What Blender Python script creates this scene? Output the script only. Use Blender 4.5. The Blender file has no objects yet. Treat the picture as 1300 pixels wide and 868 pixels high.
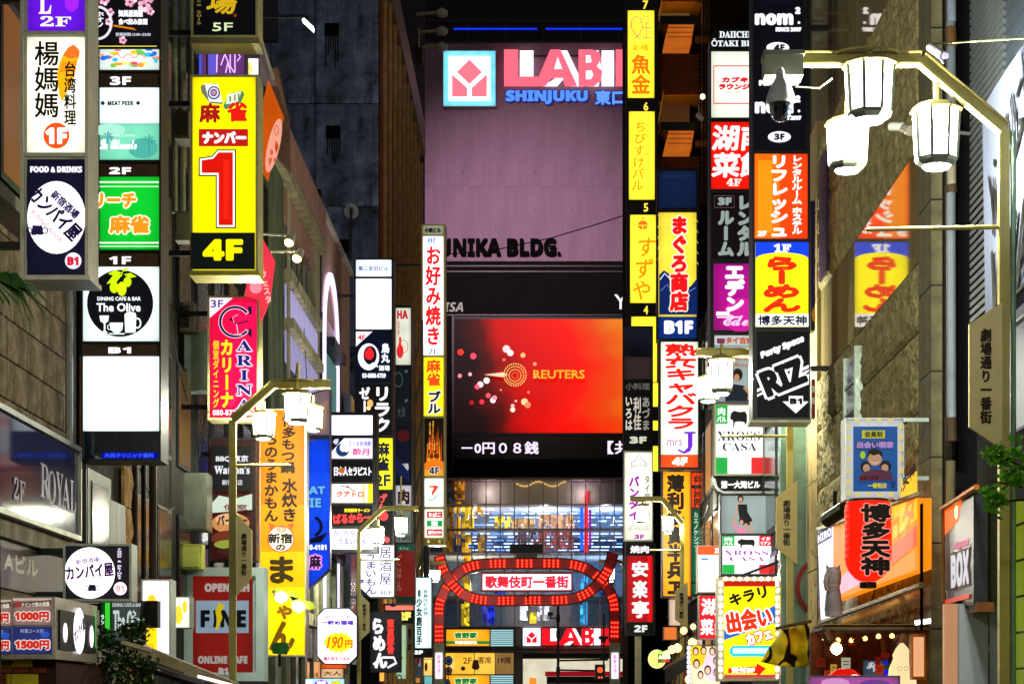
import bpy, math, random
from mathutils import Vector, Matrix
from mathutils.geometry import tessellate_polygon
random.seed(7)
sc = bpy.context.scene
COL = sc.collection
# ---------------- camera, world, exposure ----------------
F0, VX, VY, EYE = 2600.0, 690.0, 895.0, 1.6
cam = bpy.data.cameras.new('camera'); camo = bpy.data.objects.new('camera', cam); COL.objects.link(camo)
camo.location = (0, 0, EYE); camo.rotation_euler = (math.radians(90), 0, 0)
cam.sensor_width = 36; cam.lens = 36 * F0 / 1300
cam.shift_x = (650 - VX) / 1300; cam.shift_y = (VY - 434) / 1300
cam.clip_start = 0.1; cam.clip_end = 2000
sc.camera = camo
w = bpy.data.worlds.new("World"); sc.world = w; w.use_nodes = True
nt = w.node_tree; bg = nt.nodes['Background']
sky = nt.nodes.new('ShaderNodeTexSky'); sky.sky_type = 'NISHITA'; sky.sun_disc = False
sky.sun_elevation = math.radians(-1.0); sky.sun_rotation = math.radians(200)
nt.links.new(sky.outputs[0], bg.inputs[0]); bg.inputs[1].default_value = 0.24
sc.view_settings.view_transform = 'Standard'; sc.view_settings.look = 'None'
sc.view_settings.exposure = 0.28; sc.view_settings.gamma = 1
cy = sc.cycles
cy.use_denoising = True; cy.max_bounces = 6; cy.diffuse_bounces = 3; cy.glossy_bounces = 4
cy.transmission_bounces = 4; cy.transparent_max_bounces = 8; cy.sample_clamp_indirect = 4
cy.caustics_reflective = False; cy.caustics_refractive = False

# ---------------- colours and materials ----------------
def lin(h):
    h = h.lstrip('#'); v = [int(h[i:i+2], 16)/255 for i in (0, 2, 4)]
    return tuple(c/12.92 if c <= .04045 else ((c+.055)/1.055)**2.4 for c in v)
MC = {}
def glow(h, e=1.0, text=False, ax=None):
    """backlit acrylic / film, or glow standing in for light on a surface: gives off light of its own colour; slightly uneven like tubes behind acrylic"""
    k = ('g', h, round(e, 2), text, ax)
    if k in MC: return MC[k]
    m = bpy.data.materials.new('lit_' + h.strip('#')); m.use_nodes = True; n = m.node_tree.nodes; L = m.node_tree.links
    b = n['Principled BSDF']; c = lin(h)
    b.inputs['Base Color'].default_value = (*[x*.07 for x in c], 1); b.inputs['Roughness'].default_value = .45; b.inputs['Specular IOR Level'].default_value = .12
    b.inputs['Emission Color'].default_value = (*c, 1); b.inputs['Emission Strength'].default_value = e
    if not text:
        tc = n.new('ShaderNodeTexCoord'); nz = n.new('ShaderNodeTexNoise'); nz.inputs['Scale'].default_value = 1.1; nz.inputs['Detail'].default_value = 1
        L.new(tc.outputs['Object'], nz.inputs['Vector'])
        wv = n.new('ShaderNodeTexWave'); wv.bands_direction = 'X'; wv.inputs['Scale'].default_value = 1.3; wv.inputs['Distortion'].default_value = .4
        L.new(tc.outputs['Object'], wv.inputs['Vector'])
        ad = n.new('ShaderNodeMath'); ad.operation = 'MULTIPLY_ADD'; ad.inputs[1].default_value = .05; ad.inputs[2].default_value = .66
        L.new(wv.outputs['Fac'], ad.inputs[0])
        a2 = n.new('ShaderNodeMath'); a2.operation = 'MULTIPLY_ADD'; a2.inputs[1].default_value = .65
        L.new(nz.outputs['Fac'], a2.inputs[0]); L.new(ad.outputs[0], a2.inputs[2])
        src = a2.outputs[0]
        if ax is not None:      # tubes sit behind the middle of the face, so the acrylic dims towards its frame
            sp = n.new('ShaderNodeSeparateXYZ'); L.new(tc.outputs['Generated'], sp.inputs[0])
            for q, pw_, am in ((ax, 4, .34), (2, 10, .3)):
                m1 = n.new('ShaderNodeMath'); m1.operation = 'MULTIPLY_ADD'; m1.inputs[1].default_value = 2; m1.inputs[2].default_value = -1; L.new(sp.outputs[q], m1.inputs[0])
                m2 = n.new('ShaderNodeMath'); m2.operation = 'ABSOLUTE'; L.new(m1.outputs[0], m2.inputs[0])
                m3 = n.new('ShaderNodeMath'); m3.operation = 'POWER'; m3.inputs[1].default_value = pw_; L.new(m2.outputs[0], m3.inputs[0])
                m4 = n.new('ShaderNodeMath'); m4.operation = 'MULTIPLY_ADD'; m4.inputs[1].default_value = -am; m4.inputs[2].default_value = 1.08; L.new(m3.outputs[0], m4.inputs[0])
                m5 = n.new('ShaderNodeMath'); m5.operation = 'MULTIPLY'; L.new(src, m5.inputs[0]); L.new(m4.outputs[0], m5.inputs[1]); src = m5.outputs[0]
        mu = n.new('ShaderNodeMath'); mu.operation = 'MULTIPLY'; mu.inputs[1].default_value = e
        L.new(src, mu.inputs[0]); L.new(mu.outputs[0], b.inputs['Emission Strength'])
    else:
        m.cycles.emission_sampling = 'NONE'
    MC[k] = m; return m
def paint(h, r=.6, metal=0, scale=3.0, var=.25, bump=.15, stain=0):
    """surface paint / stone / metal with grain, wear and optional dirt streaks"""
    k = ('p', h, r, metal, scale, var, bump, stain)
    if k in MC: return MC[k]
    m = bpy.data.materials.new('surface_' + h.strip('#')); m.use_nodes = True; n = m.node_tree.nodes; L = m.node_tree.links
    b = n['Principled BSDF']; c = lin(h); b.inputs['Roughness'].default_value = r; b.inputs['Specular IOR Level'].default_value = .3 if r < .7 else .12; b.inputs['Metallic'].default_value = metal
    tc = n.new('ShaderNodeTexCoord')
    nz = n.new('ShaderNodeTexNoise'); nz.inputs['Scale'].default_value = scale; nz.inputs['Detail'].default_value = 8; nz.inputs['Roughness'].default_value = .65
    L.new(tc.outputs['Object'], nz.inputs['Vector'])
    rp = n.new('ShaderNodeValToRGB'); rp.color_ramp.elements[0].position = .3; rp.color_ramp.elements[1].position = .7
    rp.color_ramp.elements[0].color = (*[x*(1-var) for x in c], 1); rp.color_ramp.elements[1].color = (*[min(1, x*(1+var)) for x in c], 1)
    L.new(nz.outputs['Fac'], rp.inputs[0]); out = rp.outputs[0]
    if stain:
        mp = n.new('ShaderNodeMapping'); mp.inputs['Scale'].default_value = (1.6, 1.6, .16); L.new(tc.outputs['Object'], mp.inputs[0])
        n2 = n.new('ShaderNodeTexNoise'); n2.inputs['Scale'].default_value = 1.5; n2.inputs['Detail'].default_value = 6; L.new(mp.outputs[0], n2.inputs['Vector'])
        r2 = n.new('ShaderNodeValToRGB'); r2.color_ramp.elements[0].position = .42; r2.color_ramp.elements[1].position = .62
        r2.color_ramp.elements[0].color = (1-stain, 1-stain, 1-stain, 1); L.new(n2.outputs['Fac'], r2.inputs[0])
        mx = n.new('ShaderNodeMix'); mx.data_type = 'RGBA'; mx.blend_type = 'MULTIPLY'; mx.inputs[0].default_value = 1
        L.new(out, mx.inputs[6]); L.new(r2.outputs[0], mx.inputs[7]); out = mx.outputs[2]
    L.new(out, b.inputs['Base Color'])
    if bump:
        bp = n.new('ShaderNodeBump'); bp.inputs['Strength'].default_value = min(1, bump*2); bp.inputs['Distance'].default_value = .02*max(1, bump*4)
        n3 = n.new('ShaderNodeTexNoise'); n3.inputs['Scale'].default_value = scale*3; n3.inputs['Detail'].default_value = 6; L.new(tc.outputs['Object'], n3.inputs['Vector'])
        L.new(n3.outputs['Fac'], bp.inputs['Height']); L.new(bp.outputs[0], b.inputs['Normal'])
    MC[k] = m; return m
def lampglass(e=2.2):
    k = ('lg', e)
    if k in MC: return MC[k]
    m = bpy.data.materials.new('lantern_glass'); m.use_nodes = True; n = m.node_tree.nodes; L = m.node_tree.links
    for q in list(n): n.remove(q)
    o = n.new('ShaderNodeOutputMaterial'); t = n.new('ShaderNodeBsdfTransparent'); t.inputs[0].default_value = (.9, .93, .95, 1)
    g = n.new('ShaderNodeEmission'); g.inputs[0].default_value = (.93, .98, 1, 1); g.inputs[1].default_value = e; mx = n.new('ShaderNodeAddShader')
    L.new(t.outputs[0], mx.inputs[0]); L.new(g.outputs[0], mx.inputs[1]); L.new(mx.outputs[0], o.inputs[0]); m.cycles.emission_sampling = 'NONE'
    MC[k] = m; return m
def polished(h):
    k = ('po', h)
    if k in MC: return MC[k]
    m = paint(h, .04, .55, .6, .15, 0).copy(); MC[k] = m; return m
def mirror(h, r=.05):
    k = ('m', h, r)
    if k in MC: return MC[k]
    m = bpy.data.materials.new('polished_' + h.strip('#')); m.use_nodes = True; b = m.node_tree.nodes['Principled BSDF']
    b.inputs['Base Color'].default_value = (*lin(h), 1); b.inputs['Metallic'].default_value = 1; b.inputs['Roughness'].default_value = r
    MC[k] = m; return m
def glass(h='C8D8D8', a=.35, r=.05):
    k = ('gl', h, a, r)
    if k in MC: return MC[k]
    m = bpy.data.materials.new('glass_' + h); m.use_nodes = True; n = m.node_tree.nodes; L = m.node_tree.links
    for q in list(n): n.remove(q)
    o = n.new('ShaderNodeOutputMaterial'); t = n.new('ShaderNodeBsdfTransparent'); t.inputs[0].default_value = (*lin(h), 1)
    g = n.new('ShaderNodeBsdfGlossy'); g.inputs['Roughness'].default_value = r; mx = n.new('ShaderNodeMixShader'); mx.inputs[0].default_value = a
    L.new(t.outputs[0], mx.inputs[1]); L.new(g.outputs[0], mx.inputs[2]); L.new(mx.outputs[0], o.inputs[0])
    MC[k] = m; return m
STEEL = paint('8E9090', .35, .7, 4, .2, .05); DARKSTEEL = paint('2A2B2E', .4, .6, 4, .2, .05)
BRONZE = paint('7A7560', .4, .6, 4, .25, .08); BLACK = paint('0C0C0E', .5, 0, 5, .3, .05)
CREAM = paint('BDB48A', .45, .1, 5, .12, .04); GREYC = paint('5A5A58', .85, 0, 1.5, .3, .4, .5)

# ---------------- objects ----------------
ORG = {}
def top(name, label, cat, loc, group=None, kind=None):
    o = bpy.data.objects.new(name, None); COL.objects.link(o); o.location = loc; o.empty_display_size = .2
    o['label'] = label; o['category'] = cat
    if group: o['group'] = group
    if kind: o['kind'] = kind
    ORG[o.name] = Vector(loc); return o
class MB:
    def __init__(s): s.v = []; s.f = []
    def poly(s, pts): i = len(s.v); s.v += [Vector(p) for p in pts]; s.f.append(tuple(range(i, i+len(pts))))
    def hexa(s, p):   # 8 points: bottom 4, top 4 (same order)
        i = len(s.v); s.v += [Vector(q) for q in p]
        for f in ((3,2,1,0),(4,5,6,7),(0,1,5,4),(1,2,6,5),(2,3,7,6),(3,0,4,7)): s.f.append(tuple(i+k for k in f))
    def box(s, a, b):
        x0, y0, z0 = [min(p, q) for p, q in zip(a, b)]; x1, y1, z1 = [max(p, q) for p, q in zip(a, b)]
        s.hexa([(x0,y0,z0),(x1,y0,z0),(x1,y1,z0),(x0,y1,z0),(x0,y0,z1),(x1,y0,z1),(x1,y1,z1),(x0,y1,z1)]); return s
    def prism(s, pts, dv):     # closed outline (3D, planar) extruded along dv
        pts = [Vector(p) for p in pts]; dv = Vector(dv); n = len(pts); i = len(s.v)
        s.v += pts + [p+dv for p in pts]
        for t in tessellate_polygon([pts]): s.f.append(tuple(i+k for k in t)); s.f.append(tuple(i+n+k for k in reversed(t)))
        for k in range(n): s.f.append((i+k, i+(k+1) % n, i+n+(k+1) % n, i+n+k))
        return s
    def tube(s, pts, r, n=8, r2=None, cap=True):
        pts = [Vector(p) for p in pts]; m = len(pts); i = len(s.v)
        for k, p in enumerate(pts):
            d = (pts[min(k+1, m-1)] - pts[max(k-1, 0)]).normalized()
            a = Vector((0, 0, 1)) if abs(d.z) < .9 else Vector((1, 0, 0)); u = d.cross(a).normalized(); w_ = d.cross(u)
            rr = r if r2 is None else r + (r2-r)*k/(m-1)
            for j in range(n):
                t = 2*math.pi*(j+.5)/n; s.v.append(p + u*math.cos(t)*rr + w_*math.sin(t)*rr)
        for k in range(m-1):
            for j in range(n):
                s.f.append((i+k*n+j, i+k*n+(j+1) % n, i+(k+1)*n+(j+1) % n, i+(k+1)*n+j))
        if cap: s.f.append(tuple(i+j for j in reversed(range(n)))); s.f.append(tuple(i+(m-1)*n+j for j in range(n)))
        return s
    def lathe(s, c, prof, n=16, axis=None):     # prof: (r, z) list, about vertical axis through c
        c = Vector(c); i = len(s.v); m = len(prof)
        for r, z in prof:
            for j in range(n):
                t = 2*math.pi*(j+.5)/n; s.v.append(c + Vector((r*math.cos(t), r*math.sin(t), z)))
        for k in range(m-1):
            for j in range(n): s.f.append((i+k*n+j, i+k*n+(j+1) % n, i+(k+1)*n+(j+1) % n, i+(k+1)*n+j))
        s.f.append(tuple(i+j for j in range(n))); s.f.append(tuple(i+(m-1)*n+j for j in reversed(range(n))))
        return s
    def mesh(s, name, org):
        me = bpy.data.meshes.new(name); me.from_pydata([tuple(v-org) for v in s.v], [], s.f); return me
    def build(s, name, mat, parent=None, kind=None, label=None, smooth=False, org=None):
        if org is None:
            lo = [min(v[i] for v in s.v) for i in range(3)]; hi = [max(v[i] for v in s.v) for i in range(3)]
            org = Vector(((lo[0]+hi[0])/2, (lo[1]+hi[1])/2, lo[2]))
        me = s.mesh(name, org); me.materials.append(mat)
        if smooth:
            for p in me.polygons: p.use_smooth = True
        o = bpy.data.objects.new(name, me); COL.objects.link(o); ORG[o.name] = org
        if parent: o.parent = parent; o.location = org - ORG[parent.name]
        else: o.location = org
        if kind: o['kind'] = kind
        if label: o['label'] = label
        return o
def tag(o, label, cat, group=None, kind=None):
    o['label'] = label; o['category'] = cat
    if group: o['group'] = group
    if kind: o['kind'] = kind
    return o
def struct(name, mb, mat, label=None): 
    o = mb.build(name, mat); o['kind'] = 'structure'
    if label: o['label'] = label
    return o
def PX(px, Z): return (px-VX)*Z/F0
def PH(py, Z): return EYE + (VY-py)*Z/F0
def PP(px, py, Z): return Vector((PX(px, Z), Z, PH(py, Z)))
def ZW(px, X): return F0*X/(px-VX)
def dup(root, delta, label=None, group=None):
    """copy a thing with its parts and sub-parts"""
    r = root.copy(); COL.objects.link(r); r.location = root.location + Vector(delta); ORG[r.name] = r.location.copy()
    if label: r['label'] = label
    if group: r['group'] = group
    def rec(a, b):
        for ch in list(a.children):
            c = ch.copy(); COL.objects.link(c); c.parent = b; rec(ch, c)
    rec(root, r); return r

# plane frames: u, v in pixels of a frontal plane at depth Z, or metres on a side wall; d = metres towards the viewer
class FR:
    def __init__(s, O, U, V, N): s.O, s.U, s.V, s.N = map(Vector, (O, U, V, N)); s.k = s.U.length
    def p(s, u, v, d=0): return s.O + s.U*u + s.V*v + s.N*d
    def box(s, mb, u0, v0, u1, v1, d0, d1):
        mb.hexa([s.p(u0,v1,d0), s.p(u1,v1,d0), s.p(u1,v1,d1), s.p(u0,v1,d1), s.p(u0,v0,d0), s.p(u1,v0,d0), s.p(u1,v0,d1), s.p(u0,v0,d1)]); return mb
def front(Z): return FR((PX(0,Z), Z, PH(0,Z)), (Z/F0,0,0), (0,0,-Z/F0), (0,-1,0))
def leftwall(X, Z0, h, Z1=None, sc_=1): return FR((X, Z0, h), (0,sc_,0), (0,0,-sc_), (1,0,0))
def rightwall(X, Z1, h, sc_=1): return FR((X, Z1, h), (0,-sc_,0), (0,0,-sc_), (-1,0,0))

# ---------------- lettering ----------------
STY = {'bold': (0x1D5D4, 0x1D5EE, 0x1D7EC), 'serif': (0x1D400, 0x1D41A, 0x1D7CE), 'script': (0x1D4D0, 0x1D4EA, 0x1D7CE),
       'bi': (0x1D63C, 0x1D656, 0x1D7EC), 'si': (0x1D468, 0x1D482, 0x1D7CE), 'roman': None}
def restyle(t, st):
    m = STY.get(st)
    if not m: return t
    o = ''
    for ch in t:
        if 'A' <= ch <= 'Z': o += chr(m[0]+ord(ch)-65)
        elif 'a' <= ch <= 'z': o += chr(m[1]+ord(ch)-97)
        elif '0' <= ch <= '9': o += chr(m[2]+ord(ch)-48)
        else: o += ch
    return o
GC = {}
def glyph(t):
    if t in GC: return GC[t]
    c = bpy.data.curves.new('t', 'FONT'); c.body = t; c.resolution_u = 2
    o = bpy.data.objects.new('t', c); me = bpy.data.meshes.new_from_object(o)
    r = ([(v.co.x, v.co.y) for v in me.vertices], [tuple(p.vertices) for p in me.polygons])
    bpy.data.objects.remove(o); bpy.data.curves.remove(c); bpy.data.meshes.remove(me)
    GC[t] = r; return r
ROTV = 'ー〜－()（）【】'
def layout(t, v, st):
    t = restyle(t, st)
    if not v: return glyph(t)
    V, Fc = [], []
    for k, ch in enumerate(t):
        gv, gf = glyph(ch)
        if not gv: continue
        xs = [p[0] for p in gv]; cjk = ord(ch) > 0x2E80 and ord(ch) < 0x1D000
        cx = .5 if cjk else (min(xs)+max(xs))/2
        i = len(V)
        for x, y in gv:
            x -= cx; y -= .38
            if ch in ROTV: x, y = y, -x
            V.append((x, y - k))
        Fc += [tuple(i+a for a in f) for f in gf]
    return V, Fc
def ring(n, r, ph=0): return [(math.cos(2*math.pi*(i+ph)/n)*r, math.sin(2*math.pi*(i+ph)/n)*r) for i in range(n)]
def T(s, x0, y0, x1, y1, col, v=0, b=0, st='', rot=0, sh=0, ol=None, ow=0, e=None): return ('T', s, x0, y0, x1, y1, col, v, b, st, rot, sh, ol, ow, e)
def R(x0, y0, x1, y1, col, e=None): return ('G', [(x0,y0),(x1,y0),(x1,y1),(x0,y1)], col, 'colour_band', e)
def E(cx, cy, rx, ry, col, n=28, a0=0, a1=360, nm='disc', e=None):
    pts = [(cx+rx*math.cos(math.radians(a0+(a1-a0)*i/n)), cy+ry*math.sin(math.radians(a0+(a1-a0)*i/n))) for i in range(n if a1-a0 == 360 else n+1)]
    return ('G', pts, col, nm, e)
def G(pts, col, nm='emblem', e=None): return ('G', pts, col, nm, e)
def LN(pts, wd, col, nm='line_mark', closed=False, e=None): return ('L', pts, wd, col, nm, closed, e)
def ARC(cx, cy, rx, ry, wd, col, a0=0, a1=360, nm='ring_mark', n=28): 
    return LN([(cx+rx*math.cos(math.radians(a0+(a1-a0)*i/n)), cy+ry*math.sin(math.radians(a0+(a1-a0)*i/n))) for i in range(n+1)], wd, col, nm)
def lay(mb, F, s, x0, y0, x1, y1, v, b, st, rot, sh, d, extra=0):
    V, Fc = layout(s, v, st)
    if not V: return
    xs = [p[0] for p in V]; ys = [p[1] for p in V]; ax, bx, ay, by = min(xs), max(xs), min(ys), max(ys)
    X0, X1, Y0, Y1 = x0+b, x1-b, y0+b, y1-b
    cx, cy_ = (X0+X1)/2, (Y0+Y1)/2; ca, sa = math.cos(math.radians(rot)), math.sin(math.radians(rot))
    P = []
    for x, y in V:
        fx = (x-ax)/max(1e-6, bx-ax); fy = (y-ay)/max(1e-6, by-ay)
        if bx-ax < .02: fx = .5
        if by-ay < .02: fy = .5
        u = X0 + fx*(X1-X0); q = Y1 - fy*(Y1-Y0)
        if by-ay < .2 and not v: q = (Y0+Y1)/2 + ((ay+by)/2 - y)*(X1-X0)/max(.3, bx-ax)
        u += sh*(cy_-q); u -= cx; q -= cy_
        P.append((cx + u*ca + q*sa, cy_ - u*sa + q*ca))
    r = b + extra
    offs = [(0, 0)] + (ring(8 if r > .9 else 6 if r > .45 else 4, r, .5 if r <= .9 else 0) if r > 0 else [])
    if r > 2.2: offs += ring(8, r*.5, .5)
    for j, (ox, oy) in enumerate(offs):
        i = len(mb.v); mb.v += [F.p(x+ox, y+oy, d + j*.00025) for x, y in P]; mb.f += [tuple(i+a for a in f) for f in Fc]
def items(F, its, parent, e, lit, d0):
    d = d0
    for it in its:
        d += .005 if F.k < .5 else .002
        if it[0] == 'T':
            _, s, x0, y0, x1, y1, col, v, b, st, rot, sh, ol, ow, ee = it
            if ol:
                mb = MB(); lay(mb, F, s, x0, y0, x1, y1, v, b, st, rot, sh, d, ow)
                if mb.v: mb.build('lettering_outline', glow(ol, ee or e, True) if lit else paint(ol, .5), parent)
                d += .005
            mb = MB(); lay(mb, F, s, x0, y0, x1, y1, v, b, st, rot, sh, d)
            if mb.v: mb.build('lettering', glow(col, ee or e, True) if lit or ee else paint(col, .5), parent)
        elif it[0] == 'G':
            _, pts, col, nm, ee = it
            mb = MB(); p3 = [F.p(x, y, d) for x, y in pts]; i = 0; mb.v = p3
            for t in tessellate_polygon([p3]): mb.f.append(tuple(t))
            mb.build(nm, glow(col, ee or e, nm != 'colour_band') if lit or ee else paint(col, .5), parent)
        elif it[0] == 'L':
            _, pts, wd, col, nm, closed, ee = it
            mb = MB(); n = len(pts); P = [Vector((x, y, 0)) for x, y in pts]; L_, R_ = [], []
            for k in range(n):
                a = P[(k-1) % n] if closed or k else P[k]; c = P[(k+1) % n] if closed or k < n-1 else P[k]
                t = (c-a); t = t.normalized() if t.length > 0 else Vector((1,0,0)); nn = Vector((-t.y, t.x, 0))*wd/2
                L_.append(P[k]+nn); R_.append(P[k]-nn)
            mb.v = [F.p(q.x, q.y, d) for q in L_+R_]
            for k in range(n if closed else n-1): k2 = (k+1) % n; mb.f.append((k, k2, n+k2, n+k))
            mb.build(nm, glow(col, ee or e, True) if lit or ee else paint(col, .5), parent)
    return d
def pane(parent, F, x0, y0, x1, y1, col, its=(), e=1.0, lit=True, name='face_panel', shape=None, d=.0, th=.03, mat=None):
    mb = MB()
    if shape: mb.prism([F.p(u, v, d+.02) for u, v in shape], -F.N*th)
    else: F.box(mb, x0, y0, x1, y1, d+.02, d+.02-th)
    if mat is None:
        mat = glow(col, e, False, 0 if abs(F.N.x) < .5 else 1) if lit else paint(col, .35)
    o = mb.build(name, mat, parent)
    items(F, its, o, e, lit, d+.02)
    return o
def casing(parent, F, x0, y0, x1, y1, t, mat, rim=2.5, rims=None, shape=None):
    mb = MB()
    if shape:
        mb.prism([F.p(u, v, 0) for u, v in shape], -F.N*t); mb.build('casing', mat, parent); return
    F.box(mb, x0, y0, x1, y1, 0, -t); mb.build('casing', mat, parent)
    for a in ((x0, y0, x0+rim, y1), (x1-rim, y0, x1, y1), (x0+rim, y0, x1-rim, y0+rim), (x0+rim, y1-rim, x1-rim, y1)):
        mb = MB(); F.box(mb, *a, .045, 0.0005); mb.build('frame', mat, parent)
    for y in rims or ():
        mb = MB(); F.box(mb, x0+rim, y-rim*.6, x1-rim, y+rim*.6, .04, 0.0005); mb.build('divider', mat, parent)
def sign(name, label, Z, x0, y0, x1, y1, t, mat, group=None, rims=None, rim=2.5, cat='sign', arm=None, shape=None):
    F = front(Z) if not isinstance(Z, FR) else Z
    o = top(name, label, cat, F.p((x0+x1)/2, y1, -t/2), group)
    casing(o, F, x0, y0, x1, y1, t, mat, rim, rims, shape)
    if arm is not None:      # brackets back to the wall, arm = wall X
        for yy in (y0+(y1-y0)*.12, y0+(y1-y0)*.88):
            q = F.p(x0 if arm < F.p(x0,0).x else x1, yy, -t/2)
            if abs(arm-q.x) > .03:
                mb = MB(); mb.box((arm, q.y-.04, q.z-.04), (q.x, q.y+.04, q.z+.04)); mb.build('bracket', DARKSTEEL, o)
    return o, F
# ======================= GROUND =======================
struct('street', MB().box((-200, -60, -.2), (200, 600, -.02)), paint('3A3A3C', .7, 0, 3, .3, .2), 'dark asphalt of the shopping street')
struct('sidewalk', MB().box((-6.7, -10, -.02), (-5.0, 116, .12)), paint('77736C', .8, 0, 4, .2, .2), 'paved kerb strip along the left shops')
struct('sidewalk', MB().box((3.7, -10, -.02), (4.64, 90, .12)), paint('77736C', .8, 0, 4, .2, .2), 'paved kerb strip along the right shops')

# ======================= LEFT BUILDINGS =======================
LX = -6.1
# --- first building: rough stone piers over metal cladding
b1 = top('stone_front_building', 'stone and grey metal fronted building beside the purple and white tower sign', 'building', (-8, 25, 0))
mb = MB().box((-12, 14, 0), (LX-.08, 30.3, 16)); mb.build('core_wall', paint('3A352E', .9, 0, 2, .3, .4, .4), b1)
stone = paint('A08E72', .9, 0, 4.5, .5, .8, .4)
def slab(name, y0, y1, z0, z1, X, mat, par, amp=.05, n=7, side=1):
    """one rough-faced stone slab on a side wall, face towards the street"""
    mb = MB(); P = {}
    for i in range(n+1):
        for j in range(n+1):
            e = i in (0, n) or j in (0, n)
            P[i, j] = len(mb.v); mb.v.append(Vector((X + side*(0 if e else random.uniform(.25, 1)*amp), y0+(y1-y0)*i/n, z0+(z1-z0)*j/n)))
    for i in range(n):
        for j in range(n):
            q = (P[i, j], P[i+1, j], P[i+1, j+1], P[i, j+1]); mb.f.append(q if side > 0 else q[::-1])
    k = len(mb.v); mb.v += [Vector((X-side*.05, a, c)) for a, c in ((y0, z0), (y1, z0), (y1, z1), (y0, z1))]
    c4 = [P[0,0], P[n,0], P[n,n], P[0,n]]
    mb.f.append((k+3, k+2, k+1, k))
    for a in range(4): mb.f.append((c4[a], c4[(a+1)%4], k+(a+1)%4, k+a))
    return mb.build(name, mat, par)
z = 3.7
while z < 7.2:
    y = 18.0 + random.uniform(0, .6)
    while y < 26.4:
        l = random.uniform(.9, 1.5); slab('stone_block', y+.01, min(y+l, 26.6)-.01, z+.01, z+.45, LX, stone, b1, .03, 4); y += l
    z += .46
for k in range(5):     # grey metal cladding behind the dark window
    for j in range(3):
        a = 26.7+k*.62; MB().box((LX-.03, a+.01, 1.5+j*1.0), (LX+.02, a+.61, 2.49+j*1.0)).build('metal_panel', paint('8D9088', .4, .35, 2, .18, .05, .3), b1)
w1 = MB().box((LX+.02, 27.15, 3.3), (LX+.06, 28.6, 4.75)).build('window', paint('5D675A', .4, .3), b1)
MB().box((LX+.061, 27.35, 3.75), (LX+.075, 28.4, 4.6)).build('pane', paint('08080A', .15), w1)
for k in range(6): slab('stone_block', 29.82, 30.3, 1.5+k*.6+.01, 2.09+k*.6, LX, paint('C9A06A', .9, 0, 5, .35, .5), b1, .06, 5)
# ledge, fascia and concrete band under the ROYAL sign
MB().box((LX-.05, 16, 3.47), (LX+.12, 26.5, 3.68)).build('ledge', paint('A39B84', .85, 0, 3, .3, .3, .4), b1)
fs = MB().box((LX-.05, 16, 2.92), (LX+.05, 26.4, 3.46)).build('fascia', paint('4A3B30', .4, .3, 2, .25, .05), b1)
Ff = leftwall(LX+.05, 18, 3.46)
items(Ff, [T('Aビル', 4.96, .12, 6.5, .34, 'E8E0CE', b=.015)], fs, 1, False, .0)
MB().box((LX-.05, 16, 2.5), (LX+.02, 26.4, 2.91)).build('ledge', paint('8A8068', .85, 0, 3, .3, .3), b1)
MB().box((LX, 20.0, 7.0), (LX+.35, 26.2, 7.15)).build('canopy', paint('8F8B80', .8, 0, 3, .2, .2), b1)
for k, (a, c) in enumerate(((18.5, 20.3), (20.6, 22.6), (22.9, 24.9))):
    f = MB().box((LX-.04, a, 7.5), (LX+.04, c, 9.6)).build('window', DARKSTEEL, b1)
    MB().box((LX+.041, a+.08, 7.58), (LX+.05, c-.08, 9.5)).build('pane', glow('B06A28', .35) if k != 1 else paint('14161A', .1), f)
    MB().box((LX-.06, a-.1, 9.9), (LX+.02, c+.1, 11.4)).build('stone_block', stone, b1)
for yy, r in ((26.6, .07), (25.9, .05)): MB().tube([(LX+.1, yy, 3.5), (LX+.1, yy, 15)], r).build('pipe', BLACK if r > .06 else STEEL, b1)

# --- second building: dark recess, pipes, air conditioner boxes
LB = -6.75
b2 = top('dark_service_building', 'dark narrow building with pipes between the olive sign tower and the yellow sign', 'building', (-9, 38, 0))
MB().box((-14, 30.8, 0), (LB, 50.2, 14.2)).build('core_wall', paint('1F1D1B', .9, 0, 2, .3, .4, .3), b2)
for k in range(9):
    y = 31.6+k*2.0
    for j in range(4):
        f = MB().box((LB, y, 3.2+j*2.8), (LB+.05, y+1.3, 5.1+j*2.8)).build('window', DARKSTEEL, b2)
        MB().box((LB+.051, y+.07, 3.27+j*2.8), (LB+.06, y+1.23, 5.03+j*2.8)).build('pane', glow('8C6A3A', .2) if (k*3+j) % 5 == 0 else paint('101418', .1), f)
for y, x, r in ((33.3, -6.0, .05), (33.6, -5.92, .05), (33.9, -5.84, .05)):
    MB().tube([(x, y, 9.6), (x, y, 13.4)], r).build('pipe', paint('9AA088', .5, .1), b2)
for y, x, r in ((31.2, -5.95, .06), (31.5, -6.15, .04), (32.6, -6.5, .05)):
    MB().tube([(x, y, 1), (x, y, 14)], r).build('pipe', paint('3C2E22', .5, .3), b2)
def fbox(par, px0, py0, px1, py1, Z, t, mat, name): 
    F = front(Z); mb = MB(); F.box(mb, px0, py0, px1, py1, 0, -t); return mb.build(name, mat, par)
def boxed(name, label, cat, rect, Z, t, mat, group=None, extra=None):
    F = front(Z); o = top(name, label, cat, F.p((rect[0]+rect[2])/2, rect[3], -t/2), group)
    mb = MB(); F.box(mb, *rect, 0, -t); mb.build('housing', mat, o)
    for (nm, a, m, d) in extra or (): mb = MB(); F.box(mb, *a, d, .0005); mb.build(nm, m, o)
    return o
boxed('electrical_box', 'grey electrical box with cables left of the yellow sign', 'electrical box', (222, 268, 242, 305), 33, .3, paint('8B8E86', .6), None, [('door', (224, 271, 240, 303), paint('9A9C92', .5), .02)])
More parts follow.
